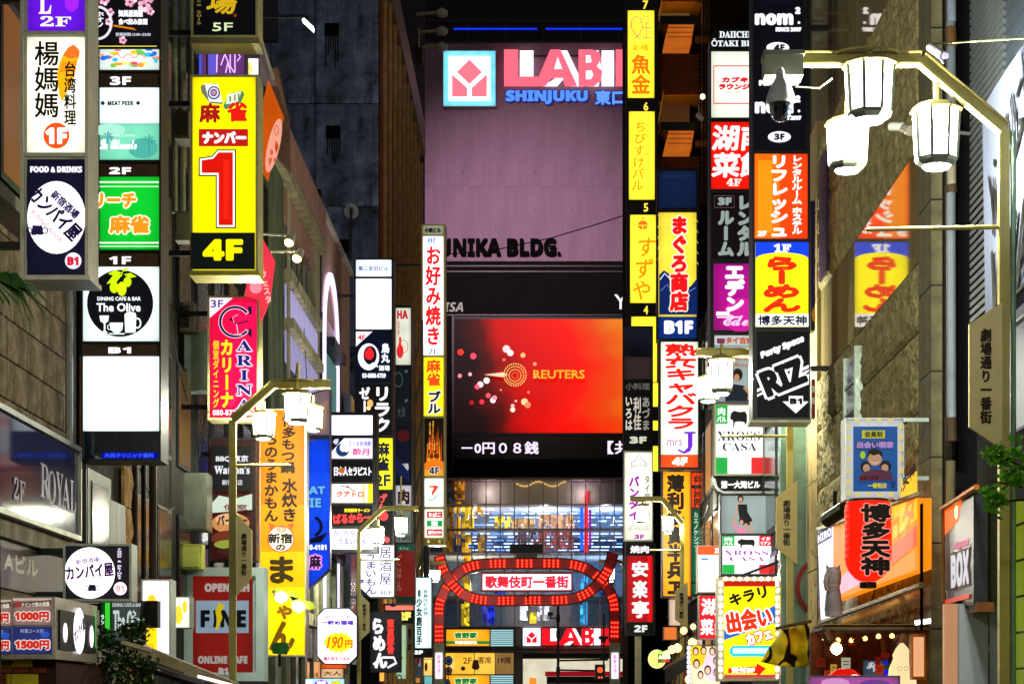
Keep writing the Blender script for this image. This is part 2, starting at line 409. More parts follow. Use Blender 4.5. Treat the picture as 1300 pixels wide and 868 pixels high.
boxed('air_conditioner', 'pale teal air conditioner cabinet left of the red club sign', 'air conditioner', (221, 420, 263, 494), 38.5, .6, paint('9DB5AC', .5), None, [('grille', (224, 424, 260, 490), paint('A8BFB6', .5), .02)])
boxed('metal_cabinet', 'shiny dented steel cabinet with a number stencil under the pale cabinet', 'cabinet', (221, 600, 263, 673), 38.5, .6, paint('6E7466', .3, .7, 2, .3), None, [('door', (223, 602, 261, 671), paint('7A8072', .25, .8, 2, .4), .02)])
boxed('air_conditioner', 'small beige air conditioner unit with cables above the pale cabinet', 'air conditioner', (224, 383, 246, 420), 38, .4, paint('8C8672', .6), None, [('fan_grille', (226, 388, 240, 416), paint('3A3A36', .6), .02)])
boxed('air_conditioner', 'grey shelf unit right above the electrical box', 'air conditioner', (221, 140, 240, 176), 33, .5, paint('7E7C72', .6), None, [('fan_grille', (223, 144, 238, 172), paint('4A4A46', .6), .02)])
o = top('metal_cabinet', 'lime lit narrow locker below the dented steel cabinet', 'cabinet', PP(240, 715, 38)); fbox(o, 222, 690, 256, 722, 38, .4, paint('A8B04A', .5), 'housing'); fbox(o, 225, 694, 253, 719, 37.98, .02, paint('B5BC58', .5), 'door')

# --- third building: beige parapet, tall windows, balconies (left wall plane LB)
b3 = top('parapet_building', 'beige and pink tiled building with tall blinds behind the orange banner', 'building', (-9, 55, 0))
pink = paint('D8A498', .7, 0, 3, .15, .1, .25); beige = paint('D0C6A0', .8, 0, 2, .2, .2, .35); green = paint('7A8A66', .8, 0, 2, .3, .2, .4)
MB().box((-16, 50.3, 0), (LB-.25, 61.5, 16.4)).build('core_wall', paint('4A463E', .9, 0, 2, .3, .3, .4), b3)
MB().box((LB-.25, 50.3, 0), (LB+.05, 52.8, 15.3)).build('pillar', green, b3)
MB().box((LB-.25, 60.2, 0), (LB+.05, 61.4, 16)).build('pillar', beige, b3)
MB().box((LB-.3, 50.3, 15.4), (LB+.2, 61.5, 16.5)).build('parapet', pink, b3)
for k in range(8): MB().box((LB+.2, 50.5+k*1.37, 15.5), (LB+.23, 51.8+k*1.37, 16.4)).build('tile', pink, b3)
MB().box((LB-.3, 50.3, 15.1), (LB+.25, 61.5, 15.38)).build('cornice', beige, b3)
MB().box((LB-.25, 52.9, 14.35), (LB+.0, 60.1, 15.05)).build('spandrel', pink, b3)
for lv, (z0, z1) in enumerate(((12.9, 14.3), (8.6, 10.2), (4.2, 6.2))):
    for k in range(6):
        y = 53.0+k*1.2
        f = MB().box((LB-.24, y, z0), (LB-.1, y+1.12, z1)).build('window', DARKSTEEL, b3)
        MB().box((LB-.099, y+.08, z0+.08), (LB-.09, y+1.04, z1-.08)).build('pane', paint('3C4646', .08), f)
        for q in range(3): MB().box((LB-.085, y+.12+q*.32, z0+.1), (LB-.06, y+.34+q*.32, z1-.1)).build('blind', paint('9A968A', .7), f)
    MB().box((LB-.2, 52.9, z0-.35), (LB+.25, 60.1, z0-.02)).build('ledge', beige, b3)
    for k in range(6): MB().box((LB+.05, 53+k*1.2, z0-1.25), (LB+.12, 54.12+k*1.2, z0-.4)).build('glass_block_panel', glow('A8A0D0', .75) if lv == 0 else paint('8A88A0', .2), b3)
MB().box((LB-.2, 52.9, 11.35), (LB+.3, 60.1, 11.6)).build('ledge', beige, b3)
for k in range(6): MB().box((LB+.05, 53+k*1.2, 10.5), (LB+.12, 54.12+k*1.2, 11.3)).build('glass_block_panel', glow('A8A0D0', .65), b3)
MB().tube([(LB+.15, 53, 1), (LB+.15, 53, 15)], .05).build('pipe', paint('C8C0A0', .5), b3)
# --- fourth: pink building with white lit arched window
b4 = top('arched_window_building', 'pink building with a white lit arch window beside the concrete tower', 'building', (-9, 66, 0))
MB().box((-16, 61.9, 0), (LB-.02, 71.5, 16.6)).build('core_wall', pink, b4)
MB().box((LB-.05, 61.8, 16.6), (LB+.1, 71.6, 16.75)).build('coping', paint('D8CFC8', .6), b4)
MB().box((-8, 61.52, 0), (LB+.05, 61.88, 17.1)).build('party_wall', paint('14161E', .8), b4)
def arch(par, y0, y1, z0, z1, X, wd, mat, name, d=.06):
    n = 12; out, inn = [], []; c = (y0+y1)/2; r = (y1-y0)/2
    for (lst, q) in ((out, 0), (inn, wd)):
        lst.append((y0+q, z0)); 
        for i in range(n+1):
            a = math.pi*(1-i/n); lst.append((c+(r-q)*math.cos(a), z1-r+(r-q)*math.sin(a)*1.0))
        lst.append((y1-q, z0))
    mb = MB(); m = len(out); mb.v = [Vector((X, a, c_)) for a, c_ in out+inn] + [Vector((X+d, a, c_)) for a, c_ in out+inn]
    for i in range(m-1):
        mb.f += [(i, i+1, m+i+1, m+i), (2*m+i, 3*m+i, 3*m+i+1, 2*m+i+1), (i, 2*m+i, 2*m+i+1, i+1), (m+i, m+i+1, 3*m+i+1, 3*m+i)]
    mb.build(name, mat, par)
aw = MB().box((LB-.02, 62.5, 5.0), (LB+.02, 66.6, 13.6)).build('window', paint('20242A', .2), b4)
arch(aw, 62.4, 66.8, 4.5, 15.2, LB+.02, .3, glow('D8CFFF', 1.6), 'neon_frame', .08)
for zz in (12.6, 9.2, 6.2): MB().box((LB+.02, 62.8, zz), (LB+.35, 66.4, zz+.3)).build('band', BLACK, aw)
MB().box((LB+.021, 62.9, 6.6), (LB+.05, 66.3, 12.5)).build('pane', glow('5F9C98', .4), aw)
MB().box((LB+.05, 68.6, 3), (LB+.3, 70.6, 12)).build('glazing_strip', paint('5F6C74', .2, .5), b4)
MB().box((LB+.3, 67.5, 8.4), (LB+.9, 69, 9.7)).build('duct', DARKSTEEL, b4)
# lower shopfront floors below: vertical steel/ceramic fins seen between the signs
for k in range(10): MB().box((LB+.02, 50.5+k*2.1, 1.0), (LB+.14, 51.0+k*2.1, 6.2)).build('fin', paint('8C927C', .4, .3), b3 if k < 5 else b4)

# --- concrete tower (front face towards the camera)
TZ = 86.0
b5 = top('concrete_tower', 'tall dark bare concrete tower with square vent openings behind the left signs', 'building', (-15, 95, 0))
MB().box((-32, TZ+.25, 0), (-6.95, 120, 44)).build('core_wall', paint('2A2C30', .9), b5)
conc = paint('7486AC', .95, 0, 1.3, .85, 1.0, .45)
xs = [PX(v, TZ) for v in (180, 265, 343, 400, 481)]; zs = [PH(v, TZ) for v in (760, 620, 440, 262, 132, -8, -150)]
holes = [(448, 34), (448, 158), (438, 302)]
for i in range(4):
    for j in range(6):
        MB().box((xs[i]+.02, TZ, zs[j]+.02), (xs[i+1]-.02, TZ+.24, zs[j+1]-.02)).build('concrete_panel', conc, b5)
for hx, hy in ((421, 38), (423, 168), (434, 312)):
    MB().box((PX(hx-9, TZ), TZ-.03, PH(hy+8, TZ)), (PX(hx+9, TZ), TZ-.002, PH(hy-8, TZ))).build('vent_opening', paint('060608', .9), b5)
    for q in range(6): MB().box((PX(hx-8+q*3, TZ), TZ-.02, PH(hy+10+random.uniform(8, 40), TZ)), (PX(hx-6.5+q*3, TZ), TZ-.006, PH(hy+8, TZ))).build('rust_streak', paint('1E2026', .9), b5)
MB().box((PX(331, 84), 84, PH(52, 84)), (PX(352, 84), 84.3, PH(-20, 84))).build('window', paint('1A2036', .3), b5)
# --- louvred building: vertical bronze fins down the side wall
b6 = top('louvred_building', 'tall building clad in thin vertical bronze louvres left of the purple wall', 'building', (-9, 100, 0))
FX = -6.7
MB().box((-20, 87.1, 0), (FX-.2, 116, 32.4)).build('core_wall', paint('16120E', .8), b6)
br = paint('D8A058', .4, .2, 2, .3, .05)
for k in range(10):
    y = 87.6+k*2.9
    MB().box((FX-.16, y, 1), (FX, y+.2, 32.6-max(0, (k-6))*.3)).build('louvre', br, b6)
MB().box((FX-.35, 87.2, 32.7), (FX+.02, 116, 34.4)).build('fascia', paint('A8823A', .5, .2), b6)
MB().box((PX(482, 86.6), 86.5, 1), (PX(487, 86.6), 86.9, 40)).build('corner_strip', paint('8A4E1C', .4, .3), b6)
SPOT = 15000; YZ_ = 150.0
# roof floodlights on arms, over the louvred building
for k, (py, ln) in enumerate(((16, 568), (39, 571), (59, 573))):
    Z = 112+k*1.5; o = top('floodlight', ('top', 'middle', 'lowest')[k]+' of the three arm mounted floodlights beside the black roof gap', 'floodlight', PP(530, py, Z), 'floodlights on arms above the louvred building')
    MB().tube([PP(524, py+3, Z), PP(556, py, Z)], .09, 6).build('arm', CREAM, o)
    MB().lathe(PP(561, py+1, Z), [(.12, .25), (.35, .1), (.3, -.15), (.1, -.2)], 10).build('lamp_head', paint('D8D2C0', .4), o)
    MB().box(PP(524, py-18, Z), PP(525, py+20, Z+.1)).build('bracket', CREAM, o)
    ld = bpy.data.lights.new('added_wall_beam', 'SPOT'); ld.energy = SPOT; ld.color = (1, .68, .76); ld.spot_size = math.radians(48); ld.spot_blend = 1; ld.shadow_soft_size = .4  # beam added to the fixture to light the purple wall
    lo = bpy.data.objects.new('added_wall_beam', ld); COL.objects.link(lo); lp = PP(566, py+6, Z)+Vector((1.0, 1.5, -.6)); lo.parent = o; lo.location = lp-ORG[o.name]
    lo.rotation_euler = (PP(665, 330, YZ_)-lp).to_track_quat('-Z', 'Y').to_euler()
o = top('balcony_ledge', 'small dark service ledge with rail at the louvred building corner', 'ledge', PP(528, 78, 112)); fbox(o, 516, 60, 536, 78, 112, 1, paint('3A2A18', .6), 'tray'); fbox(o, 531, 36, 533, 62, 112, .1, CREAM, 'post')
o = top('neon_tube', 'green neon strip rising beside the black roof gap', 'neon light', PP(518, 45, 110)); MB().tube([PP(512, -10, 110), PP(522, 52, 110)], .12, 6).build('tube', glow('20D070', 1.2, True), o)

# ======================= CENTRE BUILDING =======================
YZ = 150.0; FY = front(YZ)
b7 = top('department_store', 'purple lit concrete building with giant screen and glass lower floors', 'building', (0, 160, 0))
MB().box((PX(470, YZ), YZ+.35, PH(609, YZ)), (PX(880, YZ), 175, PH(56, YZ))).build('core_wall', paint('8A6F86', .8), b7); MB().box((PX(470, YZ), YZ+8, 0), (PX(880, YZ), 175, PH(609, YZ)-.01)).build('core_wall', paint('8A6F86', .8), b7)
xs = [500, 531, 576, 621, 667, 713, 759, 805, 850]; zs = [55, 140, 236, 332]
wallm = paint('8C768A', .8, 0, .12, .12, .05, .1)
for i in range(8):
    for j in range(3):
        mb = MB(); FY.box(mb, xs[i]+.05, zs[j]+.07, xs[i+1]-.05, zs[j+1]-.07, 0, -.3); mb.build('wall_panel', wallm, b7)
mb = MB()
for i in range(8):
    for y in (172, 218, 265, 310): FY.box(mb, xs[i]+12, y, xs[i]+13, y+1.2, .03, .001)
mb.build('anchor_hole', BLACK, b7, 'stuff')
# dark facade round the screen
mb = MB(); FY.box(mb, 540, 332.5, 850, 607, .25, -.3); mb.build('dark_facade', paint('07080A', .8, 0, .3, .2, .02), b7)
for y in (338, 345, 400): mb = MB(); FY.box(mb, 566, y, 800, y+1.5, .32, .251); mb.build('facade_rib', paint('1A1B1E', .4), b7)
for x in (574, 792): mb = MB(); FY.box(mb, x, 402, x+2, 600, .32, .251); mb.build('facade_rib', paint('1A1B1E', .4), b7)
# roof line: dark plant screen with blue neon
rf = top('roof_truss', 'black rooftop truss with two thin blue neon lines over the purple wall', 'roof structure', (0, 152, PH(56, YZ)))
for nm, a in (('rail', (500, 26, 860, 28.5)), ('rail', (500, 53, 860, 55)), ('screen_wall', (500, -30, 860, 52.9))):
    mb = MB(); FY.box(mb, *a, (-3 if nm == 'screen_wall' else .1), (-3.5 if nm == 'screen_wall' else -.2)); mb.build(nm, paint('07080C', .6) if nm == 'screen_wall' else paint('2A2C34', .5), rf)
for x in range(545, 800, 48): mb = MB(); FY.box(mb, x, 27, x+1.5, 52.9, 0, -.2); mb.build('post', paint('20222A', .5), rf)
for a, c in ((576, 682), (693, 800)): mb = MB(); FY.box(mb, a, 36.5, c, 38.3, .12, .02); mb.build('neon_tube', glow('1030FF', 1.0, True), rf)
# solid letters
def letters(name, label, Z, its, depth, cat='sign', e=1.0, lit=True, base=None, grp=None):
    F = front(Z); x0 = min(i[2] for i in its); y1 = max(i[5] for i in its); o = top(name, label, cat, F.p(x0, y1, 0), grp)
    for it in its:
        _, s, a, b_, c, d_, col, v, b, st, rot, sh, ol, ow, ee = it
        V, Fc = layout(s, 0, st); 
        for q, (cc, rr, dd) in enumerate([(ol, ow, depth-.03)] if ol else []):
            mb = MB(); lay(mb, F, s, a, b_, c, d_, v, b, st, rot, sh, dd, rr); mb.build('letter_halo', glow(cc, ee or e, True), o)
        for q in range(int(depth/.06)):    # stacked layers give the letters their depth
            mb = MB(); lay(mb, F, s, a, b_, c, d_, v, b, st, rot, sh, q*.06); mb.build('letter_side', paint('222222', .5) if lit else paint(col, .95), o, 'stuff') if q < 1 else None
        mb = MB(); lay(mb, F, s, a, b_, c, d_, v, b, st, rot, sh, depth); mb.build('lettering', glow(col, ee or e, True) if lit else paint(col, .95), o)
    return o, F
# square logo box
s, F = sign('logo_sign', 'square white and sky blue lightbox with a pink arrow emblem beside the big letters', YZ-.7, 562, 64, 630, 136, .6, STEEL, rim=1)
pane(s, F, 563, 65, 629, 135, '78D8EC', [R(569.5, 71.5, 622.5, 128.5, 'F8FFFF', 1.25)] + [G(p, 'EE7082') for p in
   ([(596, 76), (612, 92), (596, 107), (580, 92)], [(574, 95), (593, 112), (593, 123), (574, 123)], [(618, 95), (599, 112), (599, 123), (618, 123)])], 1.1)
def labi(F, par, x0, y0, w_, h, red, e, d=0.0):
    """the four wide slab letters with white outlined shadows, as separate letters"""
    def q(pts): return [(x0+a*w_, y0+b_*h) for a, b_ in pts]
    white = 'FFF6FF'
    sh = [[(.14,0),(.26,0),(.26,.8),(.14,.8)], [(.47,0),(.56,0),(.71,1),(.60,1)], [(.35,1),(.47,.75),(.54,.75),(.47,1)], [(.47,.55),(.50,.22),(.545,.55)], [(.865,0),(.975,0),(.975,1),(.865,1)], [(.75,0),(.84,0),(.86,.5),(.84,1),(.75,1)]]
    rd = [('L', [(0,0),(.125,0),(.125,.76),(.30,.76),(.30,1),(0,1)]),
          ('A', [(.41,0),(.50,0),(.645,1),(.54,1),(.52,.78),(.42,.78),(.37,1),(.275,1)]),
          ('I', [(.99,0),(1.14,0),(1.14,1),(.99,1)])]
    B = [(.66,0),(.78,0),(.845,.07),(.86,.25),(.82,.46),(.87,.62),(.86,.85),(.80,1),(.66,1)]
    for p in sh: 
        mb = MB(); mb.prism([F.p(u, v, d) for u, v in q(p)], F.N*.1); mb.build('letter_shadow', glow(white, e*1.1, True), par)
    for nm, p in rd: mb = MB(); mb.prism([F.p(u, v, d) for u, v in q(p)], F.N*.35); mb.build('letter', glow(red, e, True), par)
    mb = MB(); mb.prism([F.p(u, v, d) for u, v in q(B)], F.N*.35); mb.build('letter', glow(red, e, True), par)
    for p in ([(.475,.22),(.515,.55),(.445,.55)], [(.725,.17),(.765,.17),(.775,.36),(.725,.38)], [(.725,.6),(.775,.6),(.79,.72),(.77,.84),(.725,.84)]):
        mb = MB(); mb.prism([F.p(u, v, d+.351) for u, v in q(p)], F.N*.05); mb.build('letter_opening', glow(white, e*1.1, True), par)
o = top('store_name_sign', 'giant pink and white block letters LABI high on the purple wall', 'sign', FY.p(720, 110)); labi(front(YZ-.6), o, 640, 65, 143, 45, 'EA6276', 1.15)
mb = MB(); FY.box(mb, 640, 72, 850, 73, .3, .1); FY.box(mb, 640, 100, 850, 101, .3, .1); mb.build('mounting_rail', DARKSTEEL, o)
letters('branch_name_sign', 'blue outlined letters SHINJUKU 東口 under the giant pink letters', YZ-.5, [T('SHINJUKU', 642, 116, 746, 134, '4E86F8', b=1.0, st='bold', ol='16206A', ow=1.4), T('東口館', 755, 116, 815, 135, '5A90F0', b=.9, ol='16206A', ow=1.4)], .3, e=1.1)
letters('building_name_sign', 'black metal letters spelling UNIKA BLDG. across the pink wall base', YZ-.3, [T('YUNIKA BLDG.', 540, 303, 712, 325, '040405', b=.9, st='bold')], .2, lit=False)
letters('screen_brand_sign', 'pale slanted letters VISA on the dark facade beside the white tower sign', YZ-.3, [T('VISA', 556, 384, 588, 396, 'A89C98', b=.1, st='bi', e=.8)], .1)
letters('facade_initial_sign', 'white letter Y lit on the dark facade above the giant screen', YZ-.3, [T('YU', 780, 374, 812, 393, 'F4F4FF', b=.2)], .1, e=1)
# screen
scr = top('video_screen', 'giant video screen showing a red and orange news channel picture', 'screen', FY.p(685, 550, .4))
mb = MB(); FY.box(mb, 574, 403, 806, 553, .3, .26); mb.build('bezel', BLACK, scr)
m = bpy.data.materials.new('screen_picture'); m.use_nodes = True; n = m.node_tree.nodes; L = m.node_tree.links; b = n['Principled BSDF']; b.inputs['Base Color'].default_value = (.01, .01, .01, 1); b.inputs['Roughness'].default_value = .6; b.inputs['Specular IOR Level'].default_value = .1
tc = n.new('ShaderNodeTexCoord'); sx = n.new('ShaderNodeSeparateXYZ'); L.new(tc.outputs['Generated'], sx.inputs[0])
nz = n.new('ShaderNodeTexNoise'); nz.inputs['Scale'].default_value = 2.6; nz.inputs['Detail'].default_value = 2; L.new(tc.outputs['Generated'], nz.inputs['Vector'])
ad = n.new('ShaderNodeMath'); ad.operation = 'MULTIPLY_ADD'; ad.inputs[1].default_value = .38; L.new(nz.outputs['Fac'], ad.inputs[0])
a2 = n.new('ShaderNodeMath'); a2.operation = 'MULTIPLY_ADD'; a2.inputs[1].default_value = .12; L.new(sx.outputs[2], a2.inputs[0]); L.new(sx.outputs[0], a2.inputs[2]); L.new(a2.outputs[0], ad.inputs[2])
rp = n.new('ShaderNodeValToRGB'); cr = rp.color_ramp; cr.elements[0].position = .26; cr.elements[0].color = (.012, .003, .003, 1); cr.elements[1].position = 1.2 if False else 1.0; cr.elements[1].color = (*lin('F08A18'), 1)
for p, c in ((.36, '5A0C05'), (.47, 'D80600'), (.72, 'FF1000'), (.87, 'F04A08')): e_ = cr.elements.new(p); e_.color = (*lin(c), 1)
sc_ = n.new('ShaderNodeMath'); sc_.operation = 'MULTIPLY'; sc_.inputs[1].default_value = .77; L.new(ad.outputs[0], sc_.inputs[0]); L.new(sc_.outputs[0], rp.inputs[0]); L.new(rp.outputs[0], b.inputs['Emission Color']); b.inputs['Emission Strength'].default_value = .82
mb = MB(); FY.box(mb, 577, 406, 803, 550, .36, .301); so = mb.build('display', m, scr)
its = []
for x, y, r, c in ((585, 448, 5, 'FF2A18'), (601, 453, 5, 'FF4060'), (643, 444, 6, 'FFC8D0'), (648, 449, 5, 'FFE8E8'), (584, 478, 3.4, 'FF8090'), (597, 476, 3, 'FFA8B0'), (664, 452, 4, 'FFB070'), (679, 463, 3, 'FF9060'), (610, 489, 5, 'FFD0D8'), (618, 484, 5, 'FFF0F0'), (606, 492, 4, 'FF5070'), (620, 503, 4, 'FF5060'), (612, 511, 4, 'FF3040'), (626, 509, 4.5, 'FFF0F0'), (628, 506, 4, 'FF90A0'), (666, 511, 5.5, 'FFC890'), (670, 515, 5, 'FF8050'), (651, 521, 4, 'FFE0D0'), (651, 516, 3, 'FFB0B0'), (655, 510, 2, 'FFB0A0'), (640, 458, 2.5, 'FF6050'), (671, 499, 2, 'FF8070'), (680, 480, 2, 'FFA0A0'), (636, 496, 1.5, 'FF9080'), (599, 512, 4, 'A01010')):
    its.append(E(x, y, r*.8, r*.8, c, 12, nm='light_dot'))
for rr, nn, sz in ((4, 10, .7), (7.5, 18, .8), (11, 26, .85), (14, 30, .9)):
    for k in range(nn): a = 2*math.pi*k/nn; its.append(E(654+rr*math.cos(a), 478+rr*math.sin(a), sz, sz, 'FFD070' if rr > 5 else 'FF8030', 6, nm='light_dot'))
its += [G([(615, 478), (638, 475), (645, 478), (638, 481)], 'FFC8A0', 'light_streak'), T('REUTERS', 677, 472, 742, 483, 'D8A818', b=.35)]
items(FY, its, so, 1.1, True, .362)
o = top('ticker_display', 'black ticker strip with white characters under the giant screen', 'screen', FY.p(685, 585, .4)); mb = MB(); FY.box(mb, 577, 554, 806, 583, .33, .26)
tk = mb.build('display', paint('050506', .3), o); items(FY, [T('－0円０８銭', 586, 561, 684, 577, 'F0DCF8', b=.45), T('【共', 771, 560, 802, 577, 'F0DCF8', b=.45)], tk, 1.1, True, .34)
# glass curtain wall; its reflections are put in as lit floors and colours behind
mb = MB(); FY.box(mb, 540, 606.5, 850, 609, .3, -.1); mb.build('sill_beam', paint('9A8A84', .5), b7)
cols = [545+18.05*i for i in range(17)]; rows = [609, 640, 671, 701.5, 726, 757, 795]
mul = paint('D8C4BC', .4, .2)
for x in cols: mb = MB(); FY.box(mb, x-.7, 609, x+.7, 795, .18, -.05); mb.build('mullion', mul, b7)
for y in rows[1:]: mb = MB(); FY.box(mb, 545, y-.7, 834, y+.7, .15, -.04); mb.build('transom', mul, b7)
pg = glass('F4F8FC', .12, .03)
for i in range(16):
    for j in range(6): mb = MB(); FY.box(mb, cols[i]+.75, rows[j]+.75, cols[i+1]-.75, rows[j+1]-.75, .02, .0); mb.build('pane', pg, b7)
mb = MB(); FY.box(mb, 540, 610, 850, 640, -.9, -1.0); mb.build('interior_wall', paint('A89C98', .8, 0, .5, .2), b7)
mb = MB(); FY.box(mb, 540, 640, 850, 795, -7.4, -7.6); mb.build('interior_wall', paint('6A7C98', .8), b7)
for y in (640, 671, 702, 757): mb = MB(); FY.box(mb, 540, y, 850, y+2, -.3, -7.4); mb.build('floor_slab', paint('B8BCC4', .6), b7)
rnd = random.Random(4)
mb = MB(); mb2 = MB()
for y, y1, n_ in ((643, 670, 7), (674, 700, 8)):
    for r in range(n_):
        x = 590
        while x < 815:
            l = rnd.uniform(5, 14); yy = y+(y1-y)*r/n_
            if rnd.random() < .8: FY.box(mb if rnd.random() < .8 else mb2, x, yy+.8, x+l, yy+1.9, -1.2-r*.7, -1.35-r*.7)
            x += l+rnd.uniform(1, 4)
mb.build('ceiling_light', glow('BCD8FF', 3.5, False), b7, 'stuff'); mb2.build('ceiling_light', glow('5A8CFF', 3, True), b7, 'stuff')
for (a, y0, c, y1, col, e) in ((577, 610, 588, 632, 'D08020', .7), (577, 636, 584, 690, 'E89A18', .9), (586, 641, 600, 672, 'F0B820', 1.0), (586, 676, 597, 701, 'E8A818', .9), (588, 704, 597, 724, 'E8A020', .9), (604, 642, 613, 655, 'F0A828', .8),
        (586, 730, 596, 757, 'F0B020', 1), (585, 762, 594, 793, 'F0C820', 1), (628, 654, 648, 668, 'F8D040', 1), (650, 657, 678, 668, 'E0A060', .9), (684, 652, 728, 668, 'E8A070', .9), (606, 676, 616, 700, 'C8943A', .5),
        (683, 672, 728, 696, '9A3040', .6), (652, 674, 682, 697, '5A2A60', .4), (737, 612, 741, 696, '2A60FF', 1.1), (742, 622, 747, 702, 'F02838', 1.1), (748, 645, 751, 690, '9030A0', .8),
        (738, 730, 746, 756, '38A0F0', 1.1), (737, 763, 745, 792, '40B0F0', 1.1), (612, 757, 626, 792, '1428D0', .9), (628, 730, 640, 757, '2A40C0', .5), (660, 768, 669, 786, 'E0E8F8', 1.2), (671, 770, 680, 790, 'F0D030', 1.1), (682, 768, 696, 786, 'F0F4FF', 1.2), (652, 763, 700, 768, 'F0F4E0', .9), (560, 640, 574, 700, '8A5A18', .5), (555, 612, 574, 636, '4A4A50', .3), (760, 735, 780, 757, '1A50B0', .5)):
    if c-a < 7: mb = MB(); FY.box(mb, a, y0, c, y1, -.5-rnd.random()*.5, -1.3-rnd.random()*.3); mb.build('reflection_streak', glow(col, e*1.5), b7); continue  # neon reflections in the glass, put in as glowing strips
    bb = [MB(), MB(), MB()]; x = a
    while x < c:
        wx = rnd.uniform(1.6, 4.5); y = y0
        while y < y1:
            hy = rnd.uniform(2.5, 8)
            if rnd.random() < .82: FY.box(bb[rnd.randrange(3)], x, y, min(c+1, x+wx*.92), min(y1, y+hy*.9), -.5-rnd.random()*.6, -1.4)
            y += hy
        x += wx
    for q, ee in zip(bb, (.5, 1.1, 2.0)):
        if q.v: q.build('reflection_patch', glow(col, e*ee), b7, 'stuff')  # reflected colours in the glass, put in as small glowing blocks
mb = MB()
for k in range(16): FY.box(mb, 655+k*4, 612+3*math.sin(k*.7), 658.6+k*4, 614+3*math.sin(k*.7), -.5, -.6)
mb.build('string_lights', glow('F0B860', 1.1, True), b7, 'stuff')
for (x, y, en, cc) in ((600, 650, 500, (1, .8, .5)), (690, 655, 700, (.8, .9, 1)), (770, 655, 500, (.8, .9, 1)), (600, 742, 500, (1, .8, .5)), (680, 760, 700, (1, 1, .9)), (770, 745, 500, (.6, .8, 1)), (620, 625, 60, (1, .85, .75)), (740, 625, 60, (1, .85, .8))):  # unseen point lights, added to brighten the floors behind the glass
    ld = bpy.data.lights.new('added_shop_fill', 'POINT'); ld.energy = en; ld.color = cc; ld.shadow_soft_size = .3; lo = bpy.data.objects.new('added_shop_fill', ld); COL.objects.link(lo); lo.parent = b7
    lo.location = FY.p(x, y, -2.6 if y > 640 else -.2)-ORG[b7.name]
# lower storeys
mb = MB(); FY.box(mb, 540, 795.8, 860, 895, .05, -.3); mb.build('lower_facade', paint('8A7C76', .7, 0, .6, .15), b7)
for y in (820, 825): mb = MB(); FY.box(mb, 540, y, 830, y+3, .3, .051); mb.build('belt_course', paint('8E807A', .6), b7)
for x in (652, 663, 825): mb = MB(); FY.box(mb, x, 796, x+2, 868, .2, .051); mb.build('pilaster', paint('77706C', .6), b7)
for k, y in enumerate((798, 856)):
    o, F = sign('restaurant_sign', ('orange lit restaurant sign with green characters above the second floor windows', 'lower orange lit restaurant sign with green characters at the picture bottom')[k], YZ-.5, 566, y, 622, y+22, .4, STEEL, rim=.6)
    pane(o, F, 566.6, y+.6, 621.4, y+21.4, 'F8A018', [T('吉野家', 577, y+4, 606, y+12, '1A7A30', b=.6, ol='FFF0C0', ow=.7), R(566.6, y+15, 621.4, y+19, '2C7A28'), T('YOSHINOYA', 577, y+15, 606, y+19.4, 'FFFFF0', b=.4, st='bold', ol='2C7A28', ow=.5)], 1.05)
    mb = MB(); F.box(mb, 622.5, y, 652, y+22, 0, -.3); s_ = mb.build('louvre_backing', paint('4A6A70', .5), o)
    for q in range(8): mb = MB(); F.box(mb, 623, y+1+q*2.7, 651.5, y+2.6+q*2.7, .08, .001); mb.build('slat', glow('A8D8DC', .9, True), o)
o = top('restaurant_windows', 'amber lit second floor restaurant windows marked 2F 客席 19席', 'window', FY.p(610, 855, .3))
for a, c, col, e in ((566, 602, 'F0B838', 1.0), (603, 628, 'F0C048', 1.0), (629, 653, '9A7440', .7)):
    mb = MB(); FY.box(mb, a, 828.5, c, 855, .12, .06); mb.build('pane', glow(col, e), o)
pw = [o_ for o_ in o.children][0]
items(FY, [T('2F', 588, 834, 599, 842, '5A3210', b=.2), T('客席', 607, 833, 624, 842, '6A3A10', b=.2), T('19席', 632, 833, 649, 842, '2A1A0C', b=.3), E(604, 846, 5, 4, '2A1A10', 10, nm='silhouette'), G([(599, 846), (609, 846), (607, 837), (601, 837)], '2A1A10', 'silhouette'), E(588, 848, 3, 3, '3A2010', 8, nm='silhouette'), G([(571, 848), (577, 848), (575, 832), (573, 832)], 'FFE090', 'silhouette')], pw, .8, True, .14)
o = top('store_name_sign', 'red and white LABI lightbox low behind the traffic poles', 'sign', FY.p(710, 819, .4))
mb = MB(); FY.box(mb, 664, 797, 686, 819, .4, .06); p_ = mb.build('emblem_panel', glow('F8F8FF', 1.2), o)
items(FY, [LN([(666,799),(684,799),(684,817),(666,817)], .8, '3A60C8', closed=True)] + [G(p, 'E01828') for p in ([(675,801.5),(680,806),(675,810.5),(670,806)], [(668.5,806.5),(674.3,811.5),(674.3,815.5),(668.5,815.5)], [(681.5,806.5),(675.7,811.5),(675.7,815.5),(681.5,815.5)])], p_, 1.1, True, .4)
mb = MB(); FY.box(mb, 687, 797, 776, 819, .35, .06); mb.build('panel', glow('3A3030', .5), o); labi(FY, o, 688, 797.5, 76, 21, 'E81420', 1.15, .36)
# street level beyond the gate: white van box, red awning
o = top('shop_canopy', 'cream lit shop interior and red canopy beyond the traffic poles', 'canopy', FY.p(740, 868, .5))
for nm, a, m_, d in (('shop_window', (664, 836, 800, 895), glow('E8E0C4', .75), .3), ('valance', (664, 829, 800, 835), BLACK, .5), ('canopy_panel', (692, 852, 812, 858), glow('A81020', .6), .9), ('canopy_panel', (694, 858.2, 812, 868), paint('14100E', .5), .85), ('poster', (672, 860, 681, 868), glow('F08A20', 1), .5)):
    mb = MB(); FY.box(mb, *a, d, d-.2); mb.build(nm, m_, o)
